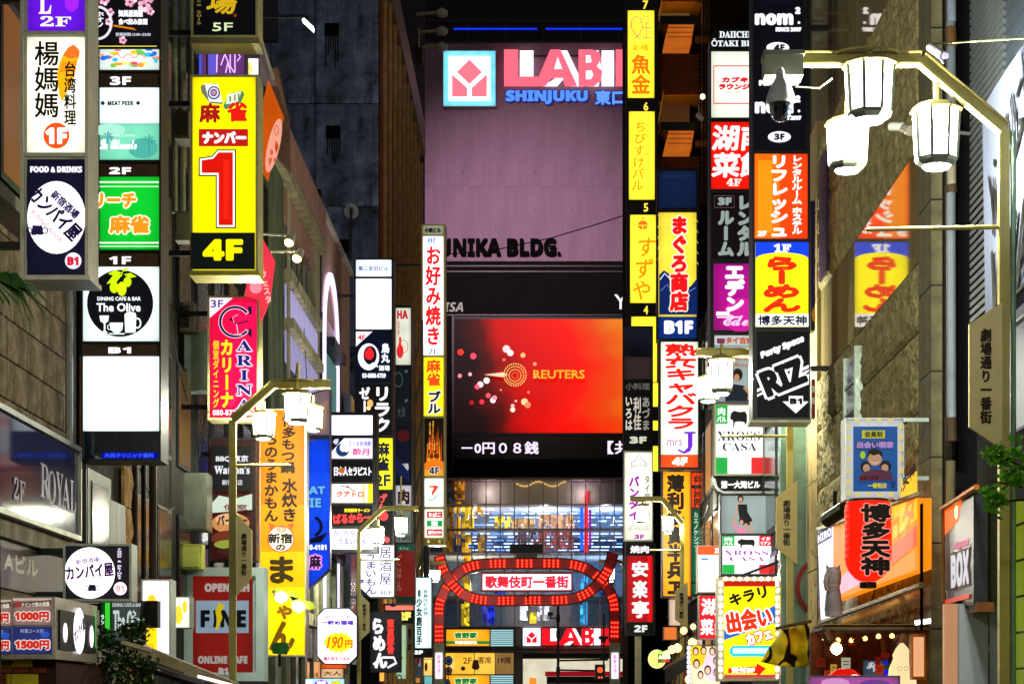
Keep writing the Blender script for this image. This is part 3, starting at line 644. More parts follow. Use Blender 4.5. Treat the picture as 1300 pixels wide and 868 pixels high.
# ======================= LEFT SIGNS =======================
ST = paint('B4B2A2', .4, .3, 3, .25, .06); GOLD = paint('C8C084', .4, .25, 3, .25, .06)
def mugs(cx, cy, s, col, bgc):
    o = []
    for sx in (-1, 1):
        o += [G([(cx+sx*s*.15-s*.35, cy-s*.5+sx*s*.05), (cx+sx*s*.15+s*.38, cy-s*.5), (cx+sx*s*.35+s*.3, cy+s*.5), (cx+sx*s*.35-s*.3, cy+s*.5+.1)], col, 'mug_emblem')]
        o.append(ARC(cx+sx*s*.85, cy+s*.05, s*.28, s*.32, s*.12, col, nm='mug_handle_emblem', n=12))
    return o
# tower sign, nearest left
s, F = sign('tower_sign', 'three panel tower sign with a white panel reading 楊媽媽 台湾料理 1F', 21.5, 27, -60, 113, 356, .46, ST, None, [43.5, 197.5], 4, arm=LX)
pane(s, F, 36, -56, 108, 40, '5A10C8', [T('L', 50, -12, 66, 19, 'F8E8C8', st='serif', b=.4), T('2F', 52, 22, 91, 35, 'F8E8C8', st='serif', b=.3), E(92, 5, 9, 12, '9A20E8', 12, nm='colour_patch')], 1.1)
tw = [(87,62),(94,58),(98,61),(102,66),(101,74),(98,82),(97,92),(94,102),(90,112),(84,121),(80,131),(76,122),(74,108),(73,94),(76,82),(81,70)]
pane(s, F, 35, 48, 110, 194.5, 'F6F4DC', [G(tw, 'F0A80C', 'island_emblem'), G([(87,62),(94,58),(98,61),(102,66),(101,74),(90,76),(81,72)], 'EE6A20', 'island_emblem'), G([(80,80),(99,79),(97,90),(76,94)], 'F08A18', 'island_emblem'),
   T('楊媽媽', 45, 54, 76, 151, '0A0608', v=1, b=.55), T('台湾料理', 82.5, 80, 98, 160, '0C0A0A', v=1, b=.5), E(73, 174, 16.5, 16.5, 'F04A12'), T('1F', 59, 164, 87, 185, 'FFFFFF', b=1.3, st='bold')], 1.15)
pane(s, F, 35, 203, 110, 351, '0A0A22', [T('FOOD & DRINKS', 39, 212, 105, 220, 'F4F0FF', b=.5, st='bold'), E(72.5, 277, 37, 46, 'FBF4FF', 36, e=1.35), R(35, 225, 35.6, 330, '0A0A22'),
   T('カンパイ屋', 30, 261, 112, 284, '14062E', b=.9, rot=-45), T('新宿酒場', 62, 255, 106, 267, '2A1850', b=.5, rot=-43), T('KANPAIYA', 34, 286, 88, 292, 'D86A90', rot=-47)] + mugs(49, 294, 12, '1A1238', '')
   + [E(95, 333, 10.5, 10.5, 'F4E4F8', 20), T('B1', 87.5, 328, 102, 339, 'D01030', b=.8, st='bold')], 1.0)
mb = MB(); F.box(mb, 24, 351, 116, 357, .08, -.5); mb.build('base_tray', ST, s)
# olive tower
s, F = sign('tower_sign', 'tall floor directory tower with The Olive panel and a blank white bottom panel', 26.5, 104, -40, 205, 585, .5, DARKSTEEL, None, [92, 207, 320, 436], 2, arm=LX)
W = 127
fl = lambda cx, cy, r: [E(cx+r*math.cos(a), cy+r*math.sin(a), r*.7, r*.7, random.choice(['E8A8C0', 'F4D0DC', 'D890B0']), 8, nm='petal') for a in [k*1.2566 for k in range(5)]] + [E(cx, cy, r*.3, r*.3, '8A3050', 6, nm='petal')]
it = []
for cx, cy, r in ((133, 2, 4), (166, 5, 4), (172, 0, 4), (185, 12, 5), (193, 3, 4), (160, -3, 4), (195, 22, 3), (145, 24, 3), (144, 37, 3), (162, 61, 3)): it += fl(cx, cy, r)
pane(s, F, W, -38, 202, 63, '0A080C', it + [ARC(131, 40, 17, 20, 3.2, 'E0D8E0', -100, 95), T('ホオソ', 128, 26, 139, 46, 'E8E8F0', v=1, b=.4), T('知風居酒屋', 157, 24, 188, 33, 'F0F0FF', b=.5), T('食べ飲み放題', 157, 35, 194, 43, 'F0F0FF', b=.5), G([(150,45),(180,50),(176,47),(152,43)], 'D07818', 'brush_mark'), T('営業時間:15:00~23:00', 154, 53, 198, 57.5, 'C8C8D8', b=.15)], 1.0)
cols_ = ['F0C818', '40B8E0', 'F07828', 'E84878', '60C850', '2868D8', 'F8E878', 'F0A020']
rn = random.Random(3)
pane(s, F, W, 63.5, 202, 89, 'D8E8E0', [E(130+rn.random()*70, 66+rn.random()*20, 2+rn.random()*5, 1+rn.random()*3, rn.choice(cols_), 8, nm='colour_patch') for _ in range(26)] + [LN([(140+i*4, 76+3*math.sin(i*1.7)) for i in range(13)], 1, 'F04820', 'brush_mark'), R(127, 63.5, 202, 64.5, 'F0E040')], 1.0)
for (y0, y1, t, x0, x1) in ((94, 111, '3F', 139, 168), (209, 224, '2F', 138, 168), (322, 338, '1F', 138, 168), (437, 451, 'B1', 137, 168)):
    pane(s, F, W if y1 < 400 else 106, y0, 202, y1, '4A3A30', [T(t, x0+1, y0+4, x1-1, y1-2, 'FFF8FF', b=.45, st='bold', e=1.3)], .6, True, mat=paint('5A4838', .3, .5))
pm = lambda cx, cy, s_, c: [LN([(cx+s_*.1, cy+s_*1.3), (cx, cy)], s_*.12, c, 'palm_print')] + [G([(cx, cy), (cx+s_*.5*math.cos(a)-s_*.1*math.sin(a), cy+s_*.5*math.sin(a)+s_*.1*math.cos(a)), (cx+s_*math.cos(a), cy+s_*math.sin(a)+s_*.25), (cx+s_*.5*math.cos(a)+s_*.1*math.sin(a), cy+s_*.5*math.sin(a)-s_*.05)], c, 'palm_print') for a in (-2.8, -2.2, -1.4, -.8, -.2, .3, 2.9)]
pane(s, F, W, 112, 202, 157, 'E4FAF4', [T('MEAT PEER', 137, 129, 170, 135, '1A2028', b=.35, st='bold'), E(131, 132, 2.6, 2.6, '20262C', 10), E(176, 132, 2.6, 2.6, '20262C', 10), T('RESTAURANT & BAR', 135, 138.5, 172, 141, '9AB0B0')], 1.15)
pane(s, F, W, 157.4, 202, 203, '70C8A8', [E(182, 189, 19, 13, '48A898', 16, nm='colour_patch'), E(140, 166, 20, 8, 'A0E0C8', 14, nm='colour_patch')] + pm(137, 176, 11, '2A7898') + pm(190, 182, 12, '3A9088') + [T('La Bleaute', 129, 180, 176, 193, 'F4FFFF', st='script', b=.5), T('CAFE & DINING', 146, 174, 174, 177, 'E8F8F8')], 1.05)
pane(s, F, W, 225, 202, 317, '08B028', [R(127, 231, 202, 233, 'E8FFE0'), R(127, 237, 202, 238.2, 'D8F8D0'), R(127, 308, 202, 310, 'E8FFE0'), R(127, 313, 202, 314.2, 'D8F8D0'),
   T('リーチ', 119, 246, 174, 265, 'F08C18', b=1.3, ol='FFF8D8', ow=1.8), T('麻雀', 140, 275, 191, 298, 'F08C18', b=1.3, ol='FFF8D8', ow=1.8)], 1.1)
lf = lambda x0, y0, x1, y1, w_: G([(x0, y0), ((x0+x1)/2-(y1-y0)*w_, (y0+y1)/2+(x1-x0)*w_), (x1, y1), ((x0+x1)/2+(y1-y0)*w_, (y0+y1)/2-(x1-x0)*w_)], 'C0E808', 'leaf_emblem')
pane(s, F, 105, 339, 202, 433, 'E2F4EC', [E(153, 385.5, 42, 42.5, '0A0A10', 48), lf(156, 347, 138, 348, .22), lf(156, 349, 136, 361, .2), lf(158, 349, 174, 352, .2), lf(157, 345, 164, 341, .3), LN([(155,352),(157,345),(160,341)], .8, 'C0E808'),
   E(146, 366, 5.5, 7, 'C0E808', 18), E(163, 359, 5, 6.5, 'C0E808', 18), E(156, 368, 5.8, 9, 'D0F010', 18), T('DINING CAFE & BAR', 125, 378, 180, 383, 'F0F8FF', b=.2), T('The Olive', 124, 386, 180, 397, 'F8FCFF', b=.45),
   G([(128,402),(140,402),(139,409),(135.5,412),(135.5,421),(139,424),(130,424),(133.5,421),(133.5,412),(129,409)], 'E8F4F0', 'glass_emblem'), G([(141,411),(158,411),(157,420),(153,424),(147,424),(142,420)], 'E8F4F0', 'cup_emblem'), R(140, 424.5, 160, 426, 'E8F4F0'), ARC(141, 417, 2.5, 3, 1, 'E8F4F0'),
   G([(160,401),(163,398),(168,397.5),(174,399),(175,403),(174,424),(161,424)], 'E8F4F0', 'mug_emblem'), ARC(176.5, 412, 4, 6, 1.8, 'E8F4F0')], 1.15)
pane(s, F, 105, 452.5, 202, 547, 'E4F4F8', [], 1.35)
pane(s, F, 105, 549, 202, 583, '050608', [], 1, False, 'bottom_panel', mat=mirror('55607A', .08))
pane(s, F, 130, 574, 201, 582, '0818C0', [T('大田クリニック歯科', 133, 575, 196, 581, '3A60FF', b=.3)], .8)
mb = MB(); F.box(mb, 101, 452, 104, 583, 0, -.45); mb.build('side_trim', paint('8A5A30', .3, .6), s)
# ROYAL sign on the side wall
F = leftwall(-5.93, 20.6, 4.88)
ROYM = paint('2A3158', .07, .0, 1, .2, 0).copy(); ROYM.node_tree.nodes['Principled BSDF'].inputs['Specular IOR Level'].default_value = .07
s = top('wall_sign', 'large dark blue sign panel reading ROYAL and 2F on the left wall', 'sign', (-6, 23.3, 3.69))
mb = MB(); mb.box((-6.1, 20.6, 3.69), (-5.93, 26.1, 4.88)); mb.build('casing', paint('9A9C8C', .35, .6), s)
pn = pane(s, F, .06, .07, 5.44, 1.12, '1C2240', [], 1, False, 'face_panel', d=-.01, mat=ROYM)
items(F, [T('R', 3.5, .42, 3.95, .82, 'B8B4CC', st='serif'), T('O', 3.85, .46, 4.25, .86, 'B8B4CC', st='serif'), T('Y', 4.25, .44, 4.62, .84, 'B8B4CC', st='serif'), T('A', 4.55, .46, 4.98, .86, 'B8B4CC', st='serif'), T('L', 4.98, .46, 5.3, .86, 'B8B4CC', st='serif'), T('2F', 2.25, .72, 2.75, .98, 'A8A4B8', b=.004, st='serif')], pn, 1, False, .010)
for a in ((0, 0, 5.5, .06), (0, 1.13, 5.5, 1.19), (5.45, .06, 5.5, 1.13), (0, .06, .05, 1.13)): mb = MB(); F.box(mb, *a, .05, .0005); mb.build('frame', paint('A8AA98', .35, .6), s)
# horizontal kanpaiya lightbox
s, F = sign('projecting_sign', 'small wide black lightbox with a white disc reading カンパイ屋 above the bush', 24.3, 81, 690, 168, 763, .3, paint('A8B0A8', .4, .5), None, None, 3, arm=LX)
pane(s, F, 84, 693, 165, 760, '181418', [E(114.5, 727, 32, 32.5, 'FFF4FF', 36, e=1.6), T('カンパイ屋', 84, 716, 145, 734, '30103C', b=.7, rot=6), T('新宿酒場', 97, 708, 127, 715, '705080', b=.2, rot=8)] + mugs(118, 746, 8, '1C1024', '') +
   [T('FOOD & DRINKS', 150, 696, 156, 735, 'E8D8F4', v=1, b=.3), E(154, 747, 8.3, 8.3, 'FFE8F4', 18, e=1.4), T('B1', 149, 743, 159, 751, 'E09AA0', b=.3, st='bold')], 1.0)
# price board box
X0, X1 = PX(-12, 20.1), PX(70, 20.1)
o = top('menu_lightbox', 'steel framed corner lightbox of drink price posters at the bottom left corner', 'lightbox', ((X0+X1)/2, 21, PH(834, 20)))
mb = MB().box((X0, 20.1, PH(836, 20.1)), (X1, 22.0, PH(757, 20.1))); mb.build('housing', paint('A8A498', .35, .6), o)
F = front(20.1)
for q, (a, c, e_, f_) in enumerate(((-12, 761, 15, 794), (17, 759, 66, 793), (-12, 796, 15, 829), (17, 795, 66, 829))):
    pane(o, F, a, c, e_, f_, ('8A7068' if q < 2 else '2A3070'), ([R(a, c, e_, c+3, 'C8B0A0'), G([(a, c+6), (e_, c+2), (e_, c+8), (a, c+12)], '5A4038', 'colour_band'), E(a+7, c+8, 4, 4, 'A03830', 10), T('ドリンク飲み放題', a+12, c+5, e_-2, c+11, 'E8DCC8', b=.2, rot=3)] if q < 2 else [E(e_-8, c+10, 6, 4, '2A58C0', 10), T('料理コース付', a+10, c+3, e_-10, c+8, 'C0C8E0')]) +
     [T(('00円', '1000', '00円', '1500')[q] + ('' if q % 2 == 0 else '円'), a+3, c+17, e_-2, c+29, 'D83020', b=.9, st='bold', ol='F8E8E0', ow=1.2)], .75)
Fs = leftwall(X1, 20.1, PH(757, 20.1)); hh = PH(757, 20.1)-PH(836, 20.1)
pane(o, Fs, .12, .12, 1.75, hh-.1, '0A0A0C', [E(.95, .3, .26, .24, 'FFF4FF', 24, e=1.4), T('カンパイ屋', .7, .22, 1.2, .36, '30103C', b=.01, rot=20), E(.32, .34, .1, .1, 'FFF0FF', 14, e=1.2), E(1.5, .34, .1, .12, 'FFF0FF', 14, e=1.2), R(1.66, .02, 1.7, .46, '40D040')], .7, th=.03)
# brick base under it with yellow tiles
o = top('tiled_wall', 'low red brick wall with square yellow tiles at the bottom left corner', 'wall', (X0, 21.5, 0))
MB().box((X0, 20.35, 0), (X1-.05, 23, PH(838, 20.3))).build('core_wall', paint('3A2420', .8), o)
bm_ = MB().box((0, 0, 0), (.15, .02, .055)).build('brick', paint('7A3A28', .8, 0, 8, .3, .3), o); bl = [bm_]
bm_.location = Vector((X0, 20.34, 1.7))-ORG[o.name]
z_ = PH(870, 20.3); r_ = 0
while z_ < PH(840, 20.3):
    for k in range(5):
        if X0+k*.165 + .15 < X1-.05 and not (r_ in (0, 1, 3) and k in (1, 2, 3) ):
            c = bm_.copy(); COL.objects.link(c); c.location = Vector((X0+.08+k*.165, 20.34, z_))-ORG[o.name]
    z_ += .065; r_ += 1
for a, c in (((2, 833), (41, 846)), ((8, 855), (48, 869))):
    mb = MB(); front(20.33).box(mb, a[0], a[1], c[0], c[1], .0, -.02); mb.build('tile', paint('C8B818', .3, 0, 20, .1), o)
# olive cafe small sign, dark cafe awning, tall lit menu
s, F = sign('projecting_sign', 'small black cafe sign reading The Olive half hidden by the green bush', 26.2, 127, 762, 181, 822, .25, BLACK, None, None, 1.5, arm=LX)
pane(s, F, 129, 764, 141, 820, '0A3A10', [R(134, 764, 140, 808, '38C830'), T('ランチ', 128.5, 780, 133, 800, 'D8F8F0', v=1, b=.3)], 1.0)
pane(s, F, 142, 764, 180, 820, '3A4440', [T('The Olive', 144, 774, 182, 802, 'D8E4E0', b=.6), T('DINING CAFE & BAR', 143, 765, 180, 770, 'C8D0D0', b=.2)], .7)
boxed('speaker_box', 'flat black box sign beside the small olive cafe sign', 'box', (181, 762, 200, 796), 26.4, .2, BLACK, None, [('face_panel', (183, 764, 198, 794), paint('101014', .3), .01)])
s, F = sign('menu_lightbox', 'tall white and yellow lit menu box left of the red online cafe sign', 28.5, 180, 735, 217, 838, .4, paint('C8D4D0', .4, .3), None, None, 1.6)
pane(s, F, 182, 737, 215, 836, 'F8F8E8', [R(182, 764, 200, 836, 'F4C810', 1.3), E(193, 764, 6, 10, 'F0B020', 14), T('ビストロ', 186, 770, 196, 828, 'C89020', v=1, b=.3), LN([(184, 806), (192, 797), (197, 800)], 1.2, '604010', 'brush_mark'), R(204, 737, 205.2, 836, 'B8A8F0'), R(211, 737, 212, 836, '9080E8')], 1.4)
s, F = sign('projecting_sign', 'small square sign with yellow brush picture left of the red online cafe sign', 29.5, 218, 757, 242, 797, .3, paint('8CA09A', .4, .3), None, None, 1)
pane(s, F, 219, 758, 241, 796, 'F0F0D0', [E(227, 780, 5, 12, 'F0D030', 12, nm='brush_mark'), E(235, 770, 3, 8, 'E8C828', 10, nm='brush_mark'), LN([(222,792),(228,778),(236,790)], 1, 'E0A020', 'brush_mark')], 1.15)
# black awning
o = top('awning', 'long brown folded awning sloping down past the red online cafe sign', 'awning', PP(230, 868, 24))
a_, b_ = PP(160, 820, 22.5), PP(300, 872, 25); mb = MB(); 
mb.prism([a_+Vector((0,0,.09)), b_+Vector((0,0,.05)), b_-Vector((0,0,.06)), a_-Vector((0,0,.05))], (0, .3, 0)); mb.build('cloth_roll', paint('7A6F52', .7, 0, 6, .25, .2), o)
MB().tube([PP(155, 815, 22.45), PP(192, 826, 22.45)], .03).build('arm', paint('B8A888', .4, .4), o)
MB().tube([PP(160, 838, 22.6), PP(255, 868, 24)], .06).build('arm', BLACK, o)
MB().tube([PP(252, 858, 23.6), PP(305, 872, 24.5)], .018).build('light_tube', glow('FFE0E8', 2.0, True), o)
# FINE online cafe
s, F = sign('cafe_sign', 'large red panel in a pale grey frame reading OPEN FINE ONLINE CAFE B1', 38.5, 234, 720, 336, 864, .5, paint('A8BCBC', .5, .1, 2, .1), None, None, 11)
pane(s, F, 245, 730, 321, 861, '8A1A14', [T('OPEN 24H', 260, 740, 317, 751, 'C8B8B0', b=.7, st='bold'), R(249, 762, 316, 803, '98AEC0'), T('F', 255, 774, 267, 796, '0E1214', b=1, st='bold'), T('I', 271, 774, 276, 796, '0E1214', b=1, st='bold'), T('N', 280, 774, 297, 796, '0E1214', b=1, st='bold'), T('E', 301, 774, 313, 796, '0E1214', b=1, st='bold'),
   G([(278,765),(286,768),(281,776),(283,784),(277,798),(274,800),(276,786),(274,776)], 'E8D010', 'swoosh_emblem'), T('ONLINE CAFE', 252, 832, 315, 842, 'B8ACA8', b=.6, st='bold'), T('B1', 278, 847, 290, 856, 'C0B8B0', b=.6, st='bold')], .55)
# 場 5F black sign and signs round it
s, F = sign('projecting_sign', 'black sign with gold calligraphy and 5F above the yellow mahjong sign', 31.3, 243, -60, 328, 49, .5, GOLD, None, None, 3, arm=LB)
pane(s, F, 246, -57, 325, 46, '07070A', [T('場', 263, -10, 301, 19, 'C8A018', b=.9, sh=.15), T('since 2015', 250, -12, 256, 32, '8A7A3A', v=1), T('5F', 270, 30, 296, 41, 'D0E0B0', b=.3), E(299, 21, 2.4, 2.4, '7A2A18', 8)], 1.0)
mb = MB(); F.box(mb, 242, 49, 329, 56, .02, -.5); mb.build('base_tray', paint('8E8660', .5, .4), s)
s, F = sign('neon_sign', 'purple backlit panel with white neon branches between the black and yellow signs', 33.5, 252, 40, 312, 110, .3, DARKSTEEL, None, None, 1)
pane(s, F, 253, 41, 311, 109, '6A3A78', [R(253, 41, 256, 109, '4A60F0'), R(262, 41, 264, 109, '101018'), R(265, 41, 275, 109, '6A60E0')] + [LN(p, 1.3, 'D8A8FF', 'neon_line', e=1.5) for p in ([(288,56),(286,70),(281,84)], [(286,70),(290,80),(293,94)], [(290,80),(287,94)], [(282,58),(287,66)], [(293,62),(293,86),(298,94)], [(299,50),(299,94)], [(304,56),(306,62),(302,68),(306,74),(302,80)], [(277,50),(276,94)])], .75)
s, F = sign('small_lightbox', 'small white lit box behind the top right corner of the yellow sign', 34.5, 308, 70, 330, 110, .3, STEEL, None, None, .8)
pane(s, F, 309, 75, 328, 109, 'F8F4FF', [E(317, 88, 4, 9, 'F0D880', 10, nm='brush_mark'), LN([(314,82),(320,92)], .8, 'E0A040')], 1.2)
o = top('corner_canopy', 'pale slanted canopy edge above the small white box', 'canopy', PP(330, 110, 36)); mb = MB()
mb.prism([PP(310, 50, 36), PP(332, 55, 38), PP(347, 98, 40), PP(330, 98, 39), PP(328, 72, 38), PP(309, 72, 36)], (0, .6, 0)); mb.build('panel', paint('8E7888', .6), o)
mb = MB(); mb.tube([PP(330, 50, 37.8), PP(346, 100, 39.9)], .05); mb.build('edge_trim', paint('B0A890', .5), o)
o = top('end_wall', 'brown wall end panel beside the orange diamond banner', 'wall', PP(356, 300, 49)); mb = MB()
mb.prism([PP(345, 88, 48.6), PP(352, 85, 48.6), PP(365, 148, 50), PP(366, 215, 50), PP(352, 200, 48.6), PP(345, 150, 48.6)], (0, .5, 0)); mb.build('panel', paint('8A6450', .7), o)
# yellow mahjong sign
s, F = sign('projecting_sign', 'big yellow mahjong sign with a giant red number 1 and 4F in a black band', 32, 242, 96, 328, 347, .55, GOLD, None, None, 3, arm=LB)
one = [(257.5,206),(272,204),(279,196),(297,196),(297,288),(279,288),(279,222),(257.5,222)]
def grow(pts, g): 
    cx = sum(p[0] for p in pts)/len(pts); n = len(pts); o_ = []
    for i in range(n):
        a, b_, c = Vector(pts[i-1]), Vector(pts[i]), Vector(pts[(i+1) % n]); d1 = (b_-a).normalized(); d2 = (c-b_).normalized()
        nrm = Vector((d1.y+d2.y, -(d1.x+d2.x))); nrm.normalize(); k = max(.5, abs(nrm.dot(Vector((d1.y, -d1.x))))); q = b_+nrm*g/k; o_.append((q.x, q.y))
    return o_
pane(s, F, 245, 99, 325, 344, 'FFF000', [
   G([(255,110),(262,107),(276,107),(283,130),(283,133),(267,132),(256,118)], '68705A', 'tile_emblem'), G([(260,107),(277,108),(283,131),(266,130)], 'E8E8DC', 'tile_emblem'), E(272, 119, 8, 8.5, '40508A', 20), E(272, 119, 6, 6.5, 'E8E4DC', 18), E(272, 119, 4.5, 5, '5060A0', 16), E(272, 119, 2.6, 2.8, 'E08070', 10),
   G([(284,136),(291,120),(309,117),(311,122),(306,133),(287,141)], '508050', 'tile_emblem'), G([(290,121),(307,118),(303,132),(287,134)], 'D8E8D0', 'tile_emblem'), R(292, 124, 294, 131, '408858'), R(298, 122, 300, 130, 'C06048'), R(303, 121, 305, 130, '408858'),
   T('麻', 254, 133, 281, 158, 'A01412', b=1.2), T('雀', 289, 131, 315, 157, 'D81A10', b=1.2), R(253.5, 166, 316, 188, 'B81818'), T('ナンバー', 258, 169, 314, 185, 'FFFDF6', b=1.3),
   G(grow(one, 4), '101010', 'numeral_outline'), G(grow(one, 2.4), 'FFFFFF', 'numeral_outline'), G(one, 'D01408', 'numeral'), R(285, 205, 292, 280, 'E82010'), 
   R(245, 297.5, 325, 344, '0C120E'), T('4F', 259, 306, 310, 333, 'FFF000', b=1.5, st='bold')], 1.05)
mb = MB(); F.box(mb, 241, 344, 329, 350, .03, -.57); mb.build('base_tray', paint('C8B818', .5, .3), s)
# orange diamond banner
F = front(35.5); o = top('banner', 'orange diamond shaped banner with a pink oval logo beside the yellow sign', 'banner', F.p(341, 235, 0))
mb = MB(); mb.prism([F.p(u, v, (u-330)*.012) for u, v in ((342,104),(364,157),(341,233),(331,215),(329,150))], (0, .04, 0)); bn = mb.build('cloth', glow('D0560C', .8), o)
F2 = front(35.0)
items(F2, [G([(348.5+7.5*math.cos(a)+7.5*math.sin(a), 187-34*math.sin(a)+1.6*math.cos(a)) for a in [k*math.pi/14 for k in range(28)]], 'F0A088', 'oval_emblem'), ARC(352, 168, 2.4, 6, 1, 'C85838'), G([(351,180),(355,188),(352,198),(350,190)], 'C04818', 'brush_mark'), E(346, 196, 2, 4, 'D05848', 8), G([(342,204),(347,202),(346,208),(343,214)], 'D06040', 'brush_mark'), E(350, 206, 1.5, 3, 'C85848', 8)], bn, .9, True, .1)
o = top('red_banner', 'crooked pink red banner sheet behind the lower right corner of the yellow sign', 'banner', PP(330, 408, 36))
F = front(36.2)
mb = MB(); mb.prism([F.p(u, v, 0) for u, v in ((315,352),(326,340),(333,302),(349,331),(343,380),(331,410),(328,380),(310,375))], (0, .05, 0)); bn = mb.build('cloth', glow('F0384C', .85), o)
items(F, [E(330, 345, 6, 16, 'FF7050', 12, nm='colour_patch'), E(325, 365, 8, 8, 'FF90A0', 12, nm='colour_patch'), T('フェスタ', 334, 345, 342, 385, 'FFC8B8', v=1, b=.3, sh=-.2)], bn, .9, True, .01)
for k, (y, x1, y1) in enumerate(((297, 370, 308), (319, 380, 328))):
    o = top('spotlight', ('upper', 'lower')[k]+' of two small warm spotlights on thin arms right of the yellow sign', 'spotlight', PP(334, y, 33), 'arm spotlights right of the yellow sign')
    MB().tube([PP(334+k*10, y, 33), PP(x1-2, y1-9, 33)], .018).build('arm', ST, o)
    MB().tube([PP(x1+2, y1-10, 33), PP(x1-3, y1, 32.9)], .055, 10, .09).build('lamp_head', paint('C8C4B8', .4, .4), o)
    MB().tube([PP(x1-3.2, y1+.3, 32.9), PP(x1-4, y1+2, 32.88)], .075, 10, .06).build('bulb', glow('FFD890', 5, True), o)
o = top('floodlight', 'white square floodlight on a long dark arm against the concrete tower', 'floodlight', PP(330, 22, 40))
MB().tube([PP(328, 21, 40), PP(386, 21, 40), PP(392, 25, 40)], .03).build('arm', DARKSTEEL, o)
mb = MB(); mb.prism([PP(383,25,40), PP(386,23,40), PP(398,34,40), PP(397,38,40)], (0, .2, 0)); mb.build('lamp_head', glow('E8F0FF', 2.5), o)
o = top('satellite_dish', 'small round white dish on a thin pole in front of the concrete tower', 'dish', PP(446, 330, 72))
F = front(71.5); mb = MB(); mb.prism([F.p(446+9*math.cos(a), 268+9.5*math.sin(a)) for a in [k*math.pi/10 for k in range(20)]], (0, .08, 0)); mb.build('reflector', paint('9AA0A8', .5, 0, 2, .1), o)
MB().tube([PP(446, 268, 71.3), PP(445, 300, 71.6), PP(445, 330, 71.6)], .05).build('pole', DARKSTEEL, o); MB().tube([PP(446,268,71.45), PP(446,266,71.1)], .07).build('feed_horn', BLACK, o)
# red club sign
s, F = sign('projecting_sign', 'red and magenta club sign with a big navy letter C and the word CARINA', 37.6, 264, 376, 329, 533, .5, GOLD, None, None, 2.4, arm=LB)
pane(s, F, 266.5, 378.5, 326.5, 530, 'D80C3C', [R(292, 385, 326.5, 520, 'E81050'), G([(266.5,378.5),(296,378.5),(266.5,404)], 'F4E0F0', 'corner_patch'), T('3F', 268, 381, 284, 391, '303080', b=.3), 
   ARC(299, 409, 19, 18.5, 4.5, 'F0D0E8', 35, 325), ARC(299, 409, 19, 18.5, 3, '10143C', 38, 322), G([(315,390),(320,389),(320,400),(317,400)], '10143C', 'emblem'), G([(315,424),(320,430),(320,418),(317,418)], '10143C', 'emblem'),
   E(294, 406, 2, 2, '141030', 8), LN([(295,408),(302,412),(316,408)], 1.5, '141030', 'dancer_emblem'), LN([(298,411),(296,404),(303,400)], .9, 'F0A0C0', 'dancer_emblem'), LN([(301,412),(303,424),(298,426),(308,426)], 1.1, 'F0C0D8', 'glass_emblem'),
   T('カリーナ', 281, 432, 297, 518, 'F8E018', v=1, b=.9), T('個室ダイニング', 271, 433, 279, 518, 'F0D020', v=1, b=.25), T('ARINA', 301, 433, 321, 521, '1A1C70', v=1, b=.3, st='serif', ol='F8D8F0', ow=1.3), T('080-8728-5555', 271, 521, 325, 528, 'F4E0F0', b=.2, st='bold')], 1.05)
# BBQ burger sign
s, F = sign('projecting_sign', 'burger restaurant sign with a black BBQ 東京 Watson\'s label over food pictures', 40.5, 266, 556, 326, 712, .4, DARKSTEEL, None, None, 1.5, arm=LB)
rn = random.Random(9)
pane(s, F, 267.5, 558, 324.5, 710, '3A1410', [E(276+rn.random()*40, 566+rn.random()*60, 3+rn.random()*5, 2+rn.random()*4, rn.choice(['C83020', '508820', '80A830', '9A2818', 'E04030']), 9, nm='food_print') for _ in range(34)] +
   [R(271, 567, 321, 624, '080A10'), T('BBQ 東京', 276, 579, 317, 588, 'E0E4F0', b=.4), T("Watson's", 274, 592, 319, 603, 'E8ECF8', b=.3, st='serif'), T('新宿本店', 284, 610, 310, 617, 'D0D4E0', b=.2),
    G([(271,640),(280,630),(300,634),(322,628),(322,648),(271,652)], 'C8D8C8', 'food_print'), T('個室', 286, 641, 316, 649, '7A2818', b=.3), E(295, 665, 24, 13, 'C88850', 20, nm='food_print'), E(292, 660, 16, 7, 'E0B080', 16, nm='food_print'), T('バーガー', 278, 655, 316, 668, '3A1C10', b=.6), E(296, 684, 25, 10, '6A2A14', 20, nm='food_print'), E(296, 692, 22, 6, '8A9838', 16, nm='food_print'), E(298, 701, 20, 5, '3A1810', 16, nm='food_print')], .8)
# warm reflecting side window left of it
o = top('show_window', 'warm lit slanted show window left of the burger sign', 'window', PP(252, 590, 41)); F = front(41)
mb = MB(); mb.prism([F.p(u, v) for u, v in ((243,495),(262,500),(262,596),(243,583))], (0, .2, 0)); p_ = mb.build('pane', glow('4A2010', .9), o)
items(F, [E(247, 511, 2.2, 2.2, 'FFE090', 10, e=2.5), E(248, 522, 1.6, 1.6, 'FFD070', 8, e=2), G([(251,498),(258,497),(261,520),(255,510)], 'E83018', 'banner_print'), T('Wel', 249, 524, 260, 530, 'D0B090', b=.2), R(249, 535, 261, 545, 'B04030'), G([(249,547),(261,548),(261,562),(250,556)], 'E09060', 'colour_patch'), R(245, 560, 248, 580, 'F0B060')], p_, 1, True, .01)
